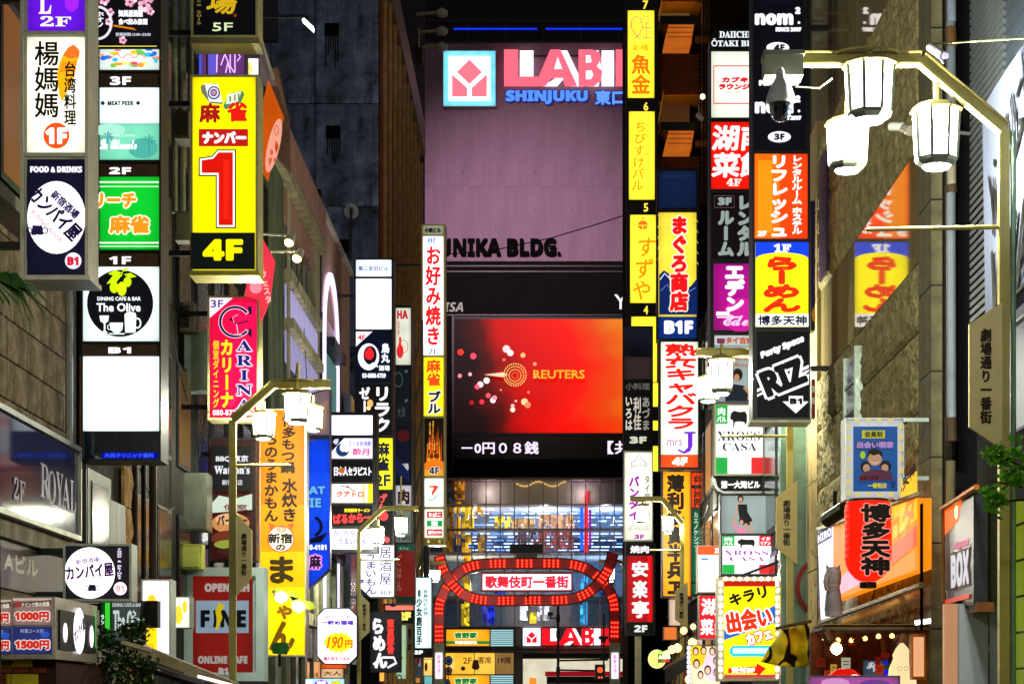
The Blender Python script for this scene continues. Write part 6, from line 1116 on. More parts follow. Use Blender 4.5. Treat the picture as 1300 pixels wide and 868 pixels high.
# shop signs on the stone building under the lantern (side wall)
RS = RX-.35
def RP(px, py, X=RS): y = ZW(px, X); return Vector((X, y, PH(py, y)))
o = top('shop_sign', 'slanting blue and white lit sign left of the red paper lantern', 'sign', RP(1048, 790)); mb = MB(); mb.prism([RP(1038, 675), RP(1056, 664), RP(1056, 782), RP(1042, 786)], (.12, 0, 0)); p_ = mb.build('face_panel', glow('E8E8FF', 1.3), o)
Fq = FR(RP(1038, 676), (0, -1, 0), (0, 0, -1), (-1, 0, 0)); wq = ZW(1038, RS)-ZW(1056, RS)
items(Fq, [R(0, .0, wq, .2, '2A2A60'), T('HIRO', .06, .04, wq-.04, .17, 'F4F4FF', b=.008, st='bold'), LN([(.12, .35), (.16, 1.2)], .03, '4A40C0')], p_, 1.1, True, .0)
o = top('shop_sign', 'long glowing orange sign running behind the red paper lantern', 'sign', RP(1130, 760)); mb = MB(); mb.prism([RP(1058, 662), RP(1166, 632), RP(1166, 722), RP(1058, 762)], (.15, 0, 0)); p_ = mb.build('face_panel', glow('FF8A10', .9), o)
Fq = FR(RP(1058, 664), (0, -1, 0), (0, 0, -1), (-1, 0, 0)); wq = ZW(1058, RS)-ZW(1166, RS)
items(Fq, [G([(0, .2), (.8, .0), (.8, .5), (0, .8)], 'C87828', 'colour_band'), G([(.05, .9), (wq*.4, .7), (wq*.4, 1.05), (.05, 1.1)], 'F0A0B8', 'colour_band'), G([(wq*.55, .15), (wq-.05, .0), (wq-.05, .55), (wq*.55, .75)], 'FFC020', 'colour_band', 1.0), T('らーめん天神', wq*.6, .05, wq-.1, .22, '2A1808', b=.012, rot=8), T('ハカタ', wq*.55, .35, wq-.15, .75, 'F07820', b=.02, rot=6), G([(wq*.45, .9), (wq-.02, .62), (wq-.02, .85), (wq*.45, 1.12)], 'E85838', 'colour_band')], p_, 1.1, True, .0)
for a, c, nm in (((1038, 672), (1170, 626), 'top_rail'), ((1042, 790), (1170, 742), 'bottom_rail')): MB().tube([RP(*a, RS-.05), RP(*c, RS-.05)], .035, 6).build(nm, paint('8A7A58', .4, .5), o)
MB().box(RP(1168, 640), RP(1172, 800)).build('end_post', paint('7A5A30', .5, .4), o)
MB().box((RS+.2, 24.6, 1.6), (RX+.1, 33, 2.5)).build('backing_wall', paint('8A4A18', .7), o)
o = top('canopy', 'cluttered narrow shop canopy of beams above the hot bulb', 'canopy', RP(1100, 790)); 
for k, (a, c, m_) in enumerate((((1030, 797), (1188, 757), 'B08A48'), ((1030, 803), (1188, 768), '5A4A38'), ((1036, 792), (1180, 745), 'C8A060'))): MB().box(PP(a[0], a[1], 25.5-k*.1), PP(c[0], a[1]-5-k*3, 24.4)).build('beam', paint(m_, .6, 0, 4, .3, .2), o) if k < 2 else MB().tube([PP(1070, 790, 24.8), PP(1172, 752, 24.2)], .04).build('beam', paint(m_, .6), o)
MB().tube([PP(1162, 790, 24.4), PP(1186, 787, 24.4)], .03).build('light_tube', glow('FFFFFF', 4, True), o)
# shop back wall and hot bulb
o = top('ramen_shop_front', 'warm dark shop front with small signs under the canopy', 'shop', (5, 26, 0))
F = front(26.5); mb = MB(); F.box(mb, 1030, 803, 1200, 895, 0, -.2); mb.build('back_wall', paint('6A3818', .8, 0, 4, .4, .3), o)
for r, c, e, t, tc in (((1096, 838, 1121, 858), '384858', .7, 'Fiji', 'D8DCE0'), ((1122, 838, 1127, 868), '1018D8', .8, '', ''), ((1143, 806, 1157, 836), 'E8F0F0', .8, '', ''), ((1175, 806, 1200, 866), '8A8A18', .6, '', '')):
    pane(o, F, *r, c, [T(t, 1100, 840, 1118, 852, tc, st='script', b=.3)] if t else [], e, name='wall_notice')
for x in (1040, 1072, 1140): mb = MB(); F.box(mb, x, 803, x+3, 895, .25, .2); mb.build('post', paint('4A2C14', .7), o)
o = top('bare_bulb_lamp', 'glaring warm clamp spotlight under the shop canopy', 'lamp', PP(1060, 825, 24.2)); MB().lathe(PP(1062, 823, 24.2), [(.01, .07), (.05, .045), (.07, 0), (.05, -.045), (.01, -.07)], 12).build('bulb', glow('FFE0A0', 30), o); MB().tube([PP(1048, 803, 24.3), PP(1055, 815, 24.25), PP(1060, 820, 24.2)], .06, 10, .075).build('lamp_head', paint('5A3A20', .5, .3), o)
o = top('cat_statue', 'grey beckoning cat figure standing on the shop canopy beside the red lantern', 'statue', PP(1058, 782, 24.9))
mb = MB(); mb.lathe(PP(1058, 782, 24.9), [(.1, 0), (.11, .08), (.095, .25), (.075, .36), (.09, .4), (.1, .48), (.09, .56), (.04, .6)], 14); mb.build('body', paint('7A7C84', .5, 0, 8, .3, .2), o, smooth=True)
for sx2 in (-1, 1): mb = MB(); mb.prism([PP(1058+sx2*9, 716, 24.85), PP(1058+sx2*2, 722, 24.85), PP(1058+sx2*8, 726, 24.85)], (0, .05, 0)); mb.build('ear', paint('7A7C84', .5), o)
MB().tube([PP(1050, 748, 24.8), PP(1048, 738, 24.75), PP(1050, 728, 24.72)], .03, 8).build('paw', paint('9A9CA0', .5), o)
MB().lathe(PP(1058, 743, 24.9), [(.082, 0), (.085, .02)], 14).build('collar', paint('C8A830', .4), o)
o = top('red_lantern_dome', 'top of a red paper lantern with a white eye mark at the bottom edge', 'lantern', PP(1072, 880, 23.5)); mb = MB(); mb.lathe(PP(1072, 880, 23.5), [(.2, -.1), (.21, .1), (.18, .22), (.1, .28), (.01, .29)], 20); sh_ = mb.build('shade', glow('E01008', .8), o); items(front(23.28), [ARC(1085, 860, 6, 4, 1.4, 'F0E0D8', 150, 380)], sh_, 1, True, 0)
o = top('white_lucky_figure', 'glowing white round lucky figure beside the box lantern', 'figurine', PP(1145, 890, 23.8)); mb = MB(); mb.lathe(PP(1145, 890, 23.8), [(.15, 0), (.17, .2), (.15, .38), (.1, .5), (.11, .54), (.07, .62), (.02, .68)], 18); fg = mb.build('body', glow('F4D8A0', .95), o, smooth=True); items(front(23.6), [ARC(1142, 848, 2.5, 2.5, .6, '7A6A50', 0, 360), ARC(1150, 848, 2.5, 2.5, .6, '7A6A50', 0, 360)], fg, 1, True, 0)
o = top('box_lantern', 'square orange framed box lantern hanging right of the white lucky figure', 'lantern', PP(1166, 862, 23.5)); fbox(o, 1158, 804, 1175, 862, 23.5, .2, paint('B86A20', .5), 'frame'); fbox(o, 1160, 808, 1173, 858, 23.47, .02, glow('E8A878', .9), 'shade'); MB().tube([PP(1166, 804, 23.6), PP(1162, 795, 23.6)], .01).build('cord', BLACK, o)
s, F = sign('video_display', 'pinkish lit display edge at the very bottom under the canopy', 22.5, 1026, 857, 1142, 890, .2, STEEL, None, None, 1.2); pane(s, F, 1028, 859, 1140, 889, '9A4A90', [E(1060, 866, 18, 6, 'D08AC0', 14), E(1110, 868, 20, 6, '6A3A8A', 14)], .9)
# BOX lightbox
o = top('box_sign', 'curved silver lightbox reading BOX in an orange lit frame on the right wall', 'sign', PP(1225, 775, 20.5))
SX2 = 4.25
def QP(px, py, X=SX2): y = ZW(px, X); return Vector((X, y, PH(py, y)))
mb = MB(); mb.prism([QP(1198, 645), QP(1236, 628), QP(1236, 764), QP(1203, 760), QP(1199, 745)], (.14, 0, 0)); fp = mb.build('face_panel', paint('3E3E4C', .3, .3, 2, .3, .1), o)
Fq = FR(QP(1198, 648), (0, -1, 0), (0, 0, -1), (-1, 0, 0)); wq = ZW(1198, SX2)-ZW(1236, SX2)
items(Fq, [G([(0, .02), (wq*.7, -.1), (wq*.5, .18), (0, .28)], 'F06010', 'colour_patch', 1.2), E(wq*.45, .08, .08, .07, 'FFE890', 12, e=3), R(wq*.4, .4, wq*.85, .46, 'C06080', 1), T('BOX', wq*.3, .5, wq*.9, .86, 'C8C8D0', b=.02, ol='4A2820', ow=.04, st='bold', e=.9), R(wq*.1, .95, wq*.9, 1.0, 'C04030', 1)], fp, 1, True, .0)
MB().tube([QP(1196, 646, SX2-.03), QP(1240, 618, SX2-.03)], .03).build('top_frame', paint('C87828', .4, .3), o); MB().tube([QP(1197, 645, SX2-.03), QP(1198, 765, SX2-.03)], .02).build('side_frame', paint('8A5A28', .4, .3), o)
fbox(o, 1236, 650, 1266, 768, 20.3, .5, paint('2A2C20', .5, .2), 'rear_box'); fbox(o, 1240, 764, 1262, 776, 20.2, .4, paint('7A4A28', .6), 'foot_block')
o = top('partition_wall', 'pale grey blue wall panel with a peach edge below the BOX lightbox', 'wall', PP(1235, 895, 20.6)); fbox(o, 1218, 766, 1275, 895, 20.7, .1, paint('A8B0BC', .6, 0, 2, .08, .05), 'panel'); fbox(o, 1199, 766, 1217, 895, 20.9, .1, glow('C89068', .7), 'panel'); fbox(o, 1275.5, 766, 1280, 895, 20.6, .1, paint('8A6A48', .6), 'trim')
for x, y in ((1255, 770), (1255, 826)): fbox(o, x, y, x+.8, y+50, 20.68, .015, DARKSTEEL, 'panel_joint')
# yellow flag
o = top('flag', 'crumpled yellow flag with black brush strokes hanging from a pole', 'flag', PP(1000, 850, 30)); MB().tube([PP(985, 797, 30), PP(1030, 788, 29.8)], .025).build('pole', paint('6A5A2A', .5, .3), o)
mb = MB(); nx, ny = 16, 12; F = front(30)
for i in range(nx+1):
    for j in range(ny+1):
        u = i/nx; v = j/ny; x = 1028-62*u*(.55+.45*v)-(1-u)*2; y = 791+ (8*u) + v*(54-14*u*u) ; mb.v.append(F.p(x, y, .12*math.sin(u*9+v*3)+.06*math.sin(v*11+u*4)))
for i in range(nx):
    for j in range(ny): a = i*(ny+1)+j; mb.f.append((a, a+1, a+ny+2, a+ny+1))
m = paint('F0D428', .7, 0, 3, .15, .2).copy(); n = m.node_tree.nodes; L = m.node_tree.links; b = n['Principled BSDF']; src = b.inputs['Base Color'].links[0].from_socket
wv = n.new('ShaderNodeTexWave'); wv.inputs['Scale'].default_value = .9; wv.inputs['Distortion'].default_value = 12; wv.inputs['Detail'].default_value = 2; tc = n.new('ShaderNodeTexCoord'); L.new(tc.outputs['Object'], wv.inputs['Vector'])
rp = n.new('ShaderNodeValToRGB'); rp.color_ramp.elements[0].position = .1; rp.color_ramp.elements[0].color = (.02, .02, .02, 1); rp.color_ramp.elements[1].position = .16; L.new(wv.outputs['Fac'], rp.inputs[0])
mx = n.new('ShaderNodeMix'); mx.data_type = 'RGBA'; mx.blend_type = 'MULTIPLY'; mx.inputs[0].default_value = 1; L.new(src, mx.inputs[6]); L.new(rp.outputs[0], mx.inputs[7]); L.new(mx.outputs[2], b.inputs['Base Color'])
fo = mb.build('cloth', m, o, smooth=True); sm = fo.modifiers.new('thick', 'SOLIDIFY'); sm.thickness = .012
# cctv small camera on stone wall, wire
o = top('cctv_camera', 'white bullet camera with a lens on the upper right beam of the near lamp', 'camera', PP(1192, 70, 18.7)); MB().tube([PP(1181, 60, 18.8), PP(1197, 71, 18.6)], .04, 10).build('housing', paint('D0D0D8', .4), o); MB().lathe(PP(1200, 71, 18.6), [(.005, .03), (.03, .015), (.03, -.02), (.005, -.03)], 10).build('lens', glow('C8C0FF', 1.2), o); MB().tube([PP(1190, 66, 18.75), PP(1198, 80, 18.85)], .015).build('bracket', STEEL, o)
o = top('cctv_camera', 'small camera poking from the stone wall between the near lanterns', 'camera', PP(1145, 165, 22)); MB().tube([PP(1130, 161, 22), PP(1146, 161, 21.9)], .045, 10).build('housing', paint('8A8C88', .4), o); MB().tube([PP(1147, 163, 21.9), PP(1156, 166, 21.8)], .05, 10, .06).build('lens', paint('A8A090', .15, .7), o); MB().tube([PP(1138, 161, 22), Vector((RX, 22.3, PH(160, 22)))], .02).build('bracket', STEEL, o)
o = top('wall_cable', 'thin pale cable strung from the near lamp camera to the right edge', 'cable', PP(1250, 54, 18)); MB().tube([PP(1183, 56, 18.8), PP(1240, 52.5, 18.4), PP(1310, 48, 18)], .01, 6).build('cable_strand', paint('8A9060', .6), o)
o = top('wall_cable', 'thin dark cable sagging across the pink wall towards the yellow floor tower', 'cable', PP(690, 300, 90)); mb = MB(); mb.tube([PP(532, 325, 88), PP(620, 319, 88), PP(700, 302, 86), PP(760, 284, 84), PP(797, 272, 82)], .025, 5); mb.build('cable_strand', BLACK, o)

# ======================= STREET LAMPS =======================
BARM = paint('70766A', .5, .2, 4, .1, 0)
BE = paint('BCB068', .4, .25, 4, .12, .05)
def lamp(label, Z, pts, post_w, lans, plate=None, arm=None, ringat=None, e=5, sec=None, grp='old style lantern street lamps'):
    """post: pts from the foot up and along the beam (pixels at depth Z); lans: (cx, top, bottom, width, dz)"""
    F = front(Z); o = top('street_lamp', label, 'street lamp', F.p(pts[0][0], VY+EYE*F0/Z), grp)
    hw = post_w/2; k = Z/F0
    base = (pts[0][0], VY+EYE*F0/Z)
    def bar(name, p, q, wpx, dep=.09, d0=0):
        v = Vector((q[0]-p[0], q[1]-p[1], 0)).normalized(); nn = Vector((-v.y, v.x, 0))*wpx/2
        mb = MB(); mb.prism([F.p(p[0]+nn.x, p[1]+nn.y, d0), F.p(q[0]+nn.x, q[1]+nn.y, d0), F.p(q[0]-nn.x, q[1]-nn.y, d0), F.p(p[0]-nn.x, p[1]-nn.y, d0)], -F.N*dep); return mb.build(name, BE, o)
    bar('post', base, pts[1], post_w); 
    bar('brace', pts[1], pts[2], post_w*1.0, .09, .004); bar('beam', pts[2], pts[3], post_w*.85, .09, .002)
    # raised flanges along brace and beam
    for p, q, nm in ((pts[1], pts[2], 'flange'), (pts[2], pts[3], 'flange')):
        v = Vector((q[0]-p[0], q[1]-p[1], 0)).normalized(); nn = Vector((-v.y, v.x, 0))*post_w*.55
        for sg in (-1, 1): bar(nm, (p[0]+nn.x*sg, p[1]+nn.y*sg), (q[0]+nn.x*sg, q[1]+nn.y*sg), post_w*.16, .13, .03)
    if arm: MB().tube([F.p(arm[0], arm[2], -.04), F.p(arm[1], arm[3], -.04)], post_w*.22*k, 8).build('arm', BE, o); MB().lathe(F.p(arm[1], arm[3], -.04), [(.001, .25*post_w*k), (.3*post_w*k, 0), (.001, -.25*post_w*k)], 8).build('finial', BE, o)
    if sec: MB().tube([F.p(sec, VY+EYE*F0/Z, -.02), F.p(sec, pts[1][1]+5, -.02)], post_w*.28*k, 8).build('conduit', paint('7E9C7C', .4, .4), o)
    if ringat:
        cx, cy_, r = ringat; n = 20
        MB().tube([F.p(cx, cy_, -.05)+Vector((r*k*math.cos(t), r*k*.75*math.sin(t), 0)) for t in [2*math.pi*i/n for i in range(n+1)]], post_w*.13*k, 6).build('ring', BE, o)
        MB().tube([F.p(cx, cy_-12*k/.0073, -.05), F.p(cx, cy_+6*k/.0073, -.05)], post_w*.25*k, 8).build('finial', BE, o)
    for (cx, t, b, wd, dz) in lans:
        c = F.p(cx, b, dz-.05); s_ = k; r = wd/2*k/math.cos(math.pi/8); h = (b-t)*k
        mb = MB(); mb.lathe(c, [(r*.2, h+.06*h), (r*.75, h), (r*1.08, h*.9), (r*1.0, h*.87)], 8); cap = mb.build('lantern_cap', BE, o)
        mb = MB(); mb.lathe(c, [(r*.78, h*.14), (r*.86, h*.88)], 8); mb.f = mb.f[:-2]; g = mb.build('lantern_glass', lampglass(), o)
        for j in range(8):
            a = 2*math.pi*(j+.5)/8; ca, sa = math.cos(a), math.sin(a)
            MB().tube([c+Vector((r*.82*ca, r*.82*sa, h*.12)), c+Vector((r*.92*ca, r*.92*sa, h*.9))], r*.075, 4).build('glazing_bar', BARM, g)
        mb = MB(); mb.lathe(c, [(r*.6, h*.02), (r*.82, h*.08), (r*.86, h*.14), (r*.78, h*.16)], 8); mb.f = mb.f[:-2]; mb.build('lantern_base', BARM, o)
        mb = MB(); mb.lathe(c, [(r*.5, -.02*h), (r*.58, h*.03)], 12); mb.build('lamp_disc', lampglass(3.5), o)
        MB().tube([c+Vector((0, 0, h)), c+Vector((0, 0, h*1.35))], r*.12, 6).build('hanger', BE, o)
        ld = bpy.data.lights.new('lantern_light', 'POINT'); ld.energy = LP*(h/.45)**1.0; ld.color = (1, .97, .74); ld.shadow_soft_size = r*.3; lo = bpy.data.objects.new('lantern_light', ld); COL.objects.link(lo); lo.parent = o; lo.location = c+Vector((0, 0, h*.45))-ORG[o.name]
    if plate:
        x0, y0, x1, y1, cut, side = plate; c = (y1-y0)*cut
        P = [(x0, y0+c), (x1, y0), (x1, y1), (x0, y1-c)] if side < 0 else [(x0, y0), (x1, y0+c), (x1, y1-c), (x0, y1)]
        mb = MB(); mb.prism([F.p(u, v, .02) for u, v in P], -F.N*.04); pl = mb.build('name_plate', paint('F4E4A4', .6, 0, 6, .06, .03), o)
        w_ = x1-x0; items(F, [T('劇場通り一番街', x0+w_*.32, y0+c+ (y1-y0)*.03, x0+w_*.68, y1-c-(y1-y0)*.02, '2E2012', v=1, b=w_*.016)], pl, 1, False, .02)
    return o
LP = 500
L1 = lamp('largest lantern street lamp at the top right with three lanterns and a dome camera', 19, [(1275.5, 868), (1275.5, 162), (1170, 74), (976, 74)], 13, [(1190, 131, 211, 59, 0), (1103, 78, 156, 63, .1), (1087, 130, 198, 54, -.5)], (1230, 384, 1272, 570, .15, -1), (1272, 1103, 287, 290), (1101, 68, 42), sec=1287)
for (lx, ly, rz, lb) in ((-5.6, 7.0, math.pi, 'street lamp of the same row beside the camera on the left pavement'), (4.27, -5.0, 0, 'street lamp of the same row behind the camera on the right pavement')):
    q = dup(L1, (0, 0, 0), lb)
    for c_ in q.children:
        if c_.type == 'LIGHT': c_.data = c_.data.copy(); c_.data.energy *= .5
    q.location = (lx, ly, 0); q.rotation_euler = (0, 0, rz)
# dome camera
o = top('dome_camera', 'white dome security camera hanging from the end of the near lamp beam', 'camera', PP(991, 155, 18.8)); 
MB().lathe(PP(991, 128, 18.8), [(.02, .3), (.035, .27), (.05, .2), (.1, .12), (.13, .03), (.135, -.01), (.11, -.03)], 20).build('housing', paint('B8BCC4', .35), o, smooth=True)
MB().lathe(PP(991, 155, 18.8), [(.01, 0), (.05, .01), (.085, .05), (.1, .1), (.105, .17)], 20).build('dome', mirror('9AA0B8', .04), o, smooth=True)
fbox(o, 971, 67, 1020, 95, 18.86, .25, paint('A8AC98', .4, .2), 'mount_box'); fbox(o, 970, 63, 1022, 68, 18.85, .28, paint('7C8878', .4, .3), 'mount_lid'); MB().tube([PP(1014, 95, 18.7), PP(1010, 110, 18.7), PP(1040, 112, 18.8), PP(1056, 100, 18.9)], .008, 6).build('cable', paint('C8C8B8', .5), o)
lamp('lantern street lamp on the left in front of the orange hotpot sign', 37, [(295, 868), (295, 533), (347, 487), (419, 487)], 9, [(334, 521, 557, 30, 0), (377, 497, 538, 34, .1), (393, 507, 541, 24, -.6)], (300, 650, 320, 756, .22, 1), (299, 367, 590, 590), (378, 483, 20))
lamp('lantern street lamp on the right hung before the lady picture panel', 35.5, [(1003, 868), (1003, 500), (985, 447), (884, 447)], 8.5, [(916, 453, 501, 31, .1), (903, 470, 503, 30, -.6)], (985, 610, 1012, 716, .2, -1), (1000, 918, 553, 553), None)
lamp('lantern street lamp on the left before the white handwritten pub sign', 60, [(455.5, 868), (455.5, 674), (486, 645), (531, 645)], 4.6, [(480, 668, 692, 15, 0), (509, 655, 680, 17, .1)], (456, 752, 469, 814, .2, 1), (458, 506, 710, 710), (509, 642, 9))
lamp('lantern street lamp on the right before the Thai restaurant sign', 59, [(866, 868), (866, 663), (841, 633), (800, 633)], 5, [(816, 640, 665, 17, 0), (848, 654, 677, 15, .1)], (857, 738, 873, 798, .2, -1), (864, 826, 698, 698), None)
lamp('farthest lantern street lamp left beside the white gate post', 86, [(521, 868), (521, 737), (535, 714), (566, 714)], 3, [(552, 722, 738, 14, 0)], (514, 786, 526, 836, .2, 1), (522, 548, 762, 762), None)
lamp('farthest lantern street lamp right beside the right gate post', 99, [(797, 868), (797, 725), (788, 712), (760, 712)], 3, [(775, 720, 738, 12, 0)], None, None, None)

# ======================= RED GATE =======================
GZ = 96.0; F = front(GZ)
g = top('street_gate', 'red oval light gate over the street with white panel 歌舞伎町一番街', 'gate', F.p(669, VY+EYE*F0/GZ), None)
def smooth(pts, n=8):
    out = []
    P = [Vector((*p, 0)) for p in pts]; P = [P[0]*2-P[1]] + P + [P[-1]*2-P[-2]]
    for i in range(1, len(P)-2):
        for j in range(n):
            t = j/n; out.append(.5*((2*P[i]) + (-P[i-1]+P[i+1])*t + (2*P[i-1]-5*P[i]+4*P[i+1]-P[i+2])*t*t + (-P[i-1]+3*P[i]-3*P[i+1]+P[i+2])*t**3))
    out.append(P[-2]); return out
redm = paint('B01018', .35, .2, 1, .2, .05); led = glow('FF3820', 3.0, True); ledb = None
def ribbon(pts, wd, d, groups):
    c = smooth(pts); n = len(c); Lf, Rt = [], []
    for i in range(n):
        t = (c[min(i+1, n-1)]-c[max(i-1, 0)]).normalized(); nn = Vector((-t.y, t.x, 0))*wd/2; Lf.append(c[i]+nn); Rt.append(c[i]-nn)
    for (A, B_, nm, dd, th, m_) in ((Lf, Rt, 'red_band', d, .55, redm), ([p+(q-p)*-.06 for p, q in zip(Lf, Rt)], [p+(q-p)*.05 for p, q in zip(Lf, Rt)], 'band_rim', d+.04, .1, paint('2A0406', .4, .3)), ([p+(q-p)*.95 for p, q in zip(Lf, Rt)], [p+(q-p)*1.06 for p, q in zip(Lf, Rt)], 'band_rim', d+.04, .1, paint('2A0406', .4, .3))):
        mb = MB(); m2 = len(A)
        mb.v = [F.p(p.x, p.y, dd) for p in A+B_] + [F.p(p.x, p.y, dd-th) for p in A+B_]
        for i in range(m2-1): mb.f += [(i, i+1, m2+i+1, m2+i), (3*m2+i, 3*m2+i+1, 2*m2+i+1, 2*m2+i), (i, 2*m2+i, 2*m2+i+1, i+1), (m2+i, m2+i+1, 3*m2+i+1, 3*m2+i)]
        mb.f += [(0, m2, 3*m2, 2*m2), (m2-1, 3*m2-1, 4*m2-1, 2*m2-1)]
        mb.build(nm, m_, g)
    # led clusters, by distance along the centre line
    acc = [0]
    for i in range(1, n): acc.append(acc[-1]+(c[i]-c[i-1]).length)
    def at(s):
        s = max(0, min(acc[-1]-.01, s)); i = max(j for j in range(n-1) if acc[j] <= s); f = (s-acc[i])/(acc[i+1]-acc[i]); return c[i].lerp(c[i+1], f), (c[i+1]-c[i]).normalized()
    s = groups[0]
    while s+14 < acc[-1]:
        cc, t = at(s+7); q = MB()
        for a in range(4):
            for b_ in (-1, 0, 1):
                p, t = at(s+a*5.6); p = p + Vector((-t.y, t.x, 0))*b_*wd*.27
                mb = q; pp = [F.p(p.x+1.4*math.cos(v), p.y+1.4*math.sin(v), d+.05) for v in [k*math.pi/3 for k in range(6)]]; mb.prism(pp, -F.N*.04)
        o_ = q.build('light_cluster', led, g, 'stuff')
        q = MB(); pa, _ = at(s-2.5); pb, _ = at(s+19.5); 
        n2 = 6; A = []
        for k in range(n2+1):
            p, t = at(s-2.5+22*k/n2); nn = Vector((-t.y, t.x, 0))*wd*.44; A.append((p+nn, p-nn))
        q.v = [F.p(p.x, p.y, d+.008) for p, _ in A] + [F.p(p.x, p.y, d+.008) for _, p in A]; q.f = [(k, k+1, n2+2+k, n2+1+k) for k in range(n2)]
        q.build('lit_cell', glow('D8080C', .55), g)
        s += groups[1]
ribbon([(557.5, 818), (557.5, 775), (561, 758), (572, 738), (590, 722), (615, 716), (669, 715), (722, 716), (748, 724), (766, 740), (777, 758), (780, 775), (780, 815)], 13, .1, (6, 34))
ribbon([(558, 705), (563, 722), (575, 742), (592, 756), (618, 762), (669, 762), (720, 761), (745, 753), (762, 738), (773, 720), (778, 702)], 13, .3, (4, 34))
mb = MB(); F.box(mb, 611, 727, 727, 751, .4, .1); mb.build('panel_frame', paint('A81028', .4), g)
pw = pane(g, F, 613, 729, 725, 749, 'FCE8F4', [T('歌舞伎町一番街', 616, 731, 722, 747, 'E01830', b=.75)], 1.35, d=.42)
for x in (640, 698): mb = MB(); F.box(mb, x, 722, x+1.5, 728, .3, .1); mb.build('hanger', DARKSTEEL, g)
mb = MB(); F.box(mb, 668, 722, 669.2, 757, .05, -.05); mb.build('hanger', DARKSTEEL, g); MB().lathe(F.p(669, 757, .5), [(.01, .1), (.1, .05), (.1, -.06), (.01, -.1)], 10).build('camera_dome', mirror('A8B0B0', .1), g)
for x0, x1 in ((551, 564), (774, 787)):
    mb = MB(); F.box(mb, x0, 816, x1, VY+EYE*F0/GZ, .2, -.4); p_ = mb.build('post', paint('A8A088', .5), g)
    pane(g, F, x0+2, 828, x1-2, 861, 'F4E8F8', [T('歌舞伎通り', x0+4, 831, x1-4, 859, 'C828A0', v=1, b=.1)], 1.2, d=.22, name='post_plate')
for a in ((647, 690, 689, 701), (655, 701, 682, 710)): mb = MB(); F.box(mb, *a, -.1, -.6); mb.build('control_box', BLACK if a[1] < 700 else paint('6A6460', .6), g)
# traffic poles beyond
def pole(label, x, y0, Z, w_):
    F = front(Z); o = top('traffic_signal_pole', label, 'traffic pole', F.p(x, VY+EYE*F0/Z), None)
    mb = MB(); F.box(mb, x-w_/2, y0, x+w_/2, VY+EYE*F0/Z, .1, -.1); mb.build('post', BLACK, o); return o, F
o, F = pole('thick black pole with small camera and light fittings in front of the white lettered box', 708.5, 762, 122, 3.4)
mb = MB(); F.box(mb, 695, 777, 702, 781, .3, 0); mb.build('camera', BLACK, o); mb = MB(); F.box(mb, 698, 781, 700, 785, .2, 0); F.box(mb, 698, 783.5, 708, 785, .1, 0); mb.build('bracket', BLACK, o)
for y in (780, 800, 846): mb = MB(); F.box(mb, 706, y, 711, y+9, .2, -.2); mb.build('collar', BLACK, o)
MB().tube([F.p(708, 838, .1), F.p(765, 837, .1)], .06).build('arm', BLACK, o); MB().tube([F.p(708, 850, .1), F.p(765, 851, .1)], .06).build('arm', BLACK, o)
o, F = pole('thinner black pole with hanging fittings and a red traffic light', 766.5, 778, 118, 2.2)
for r in ((760, 807, 772, 811), (763, 811, 769, 815), (761, 833, 772, 838)): mb = MB(); F.box(mb, *r, .3, -.1); mb.build('fitting', BLACK, o)
mb = MB(); F.box(mb, 755, 843, 768, 862, .5, .1); th_ = mb.build('signal_housing', paint('1A0A0A', .4), o); items(F, [E(761.5, 850, 3.2, 3.6, 'FF3818', 16, e=3), E(760, 859.5, 1.2, 1.2, 'FF5030', 8, e=2), E(763.5, 859.5, 1.2, 1.2, 'FF5030', 8, e=2)], th_, 1, True, .5)
for k, (x, y, r, c) in enumerate(((569.5, 838, 5.2, '1A50B0'), (569.5, 851, 4.6, '8A1A28'), (568, 866, 4, '1A40A0'))):
    o = top('traffic_sign', ('upper blue round', 'middle red ringed round', 'lower blue round')[k]+' traffic sign behind the left gate post', 'traffic sign', front(108).p(x, y+r)); F = front(108); mb = MB(); mb.prism([F.p(x+r*math.cos(a*.3142), y+r*1.2*math.sin(a*.3142)) for a in range(20)], -F.N*.05); p_ = mb.build('disc_plate', paint(c, .4), o); items(F, [ARC(x, y, r*.6, r*.7, 1, 'C8D0E8')], p_, 1, False, .0); mb = MB(); F.box(mb, x-.4, y+r, x+.4, 905, -.06, -.1); mb.build('pole', STEEL, o)

# ======================= PLANTS =======================
def leafy(o, name, pts, n, size, mats, rn):
    for mi, m_ in enumerate(mats):
        mb = MB()
        for _ in range(n//len(mats)):
            c, r = rn.choice(pts); p = Vector(c)+Vector((rn.gauss(0, 1), rn.gauss(0, 1), rn.gauss(0, 1)))*r*.5
            d = Vector((rn.uniform(-1, 1), rn.uniform(-1, 1), rn.uniform(-.6, .8))).normalized(); u = d.cross(Vector((rn.random(), rn.random(), rn.random()))).normalized(); s_ = size*rn.uniform(.6, 1.3)
            mb.poly([p, p+d*s_*.5+u*s_*.22, p+d*s_, p+d*s_*.5-u*s_*.22])
        mb.build(name, m_, o, 'stuff')
rn = random.Random(12)
LG = [paint('2A4A18', .5, 0, 8, .3, 0), paint('4A7A28', .5, 0, 8, .3, 0), paint('1A300F', .5, 0, 8, .3, 0)]
o = top('shrub', 'green leafy shrub in front of the small olive cafe sign', 'shrub', PP(145, 868, 22.6)+Vector((0, 0, -1.9)))
base = ORG[o.name]
for k in range(5): MB().tube([base+Vector((rn.uniform(-.1, .1), 0, 0)), base+Vector((rn.uniform(-.2, .2), 0, 1.2)), base+Vector((rn.uniform(-.35, .35), rn.uniform(-.2, .2), 2.2+rn.random()*.5))], .02, 5, .006).build('stem', paint('3A2A18', .8), o)
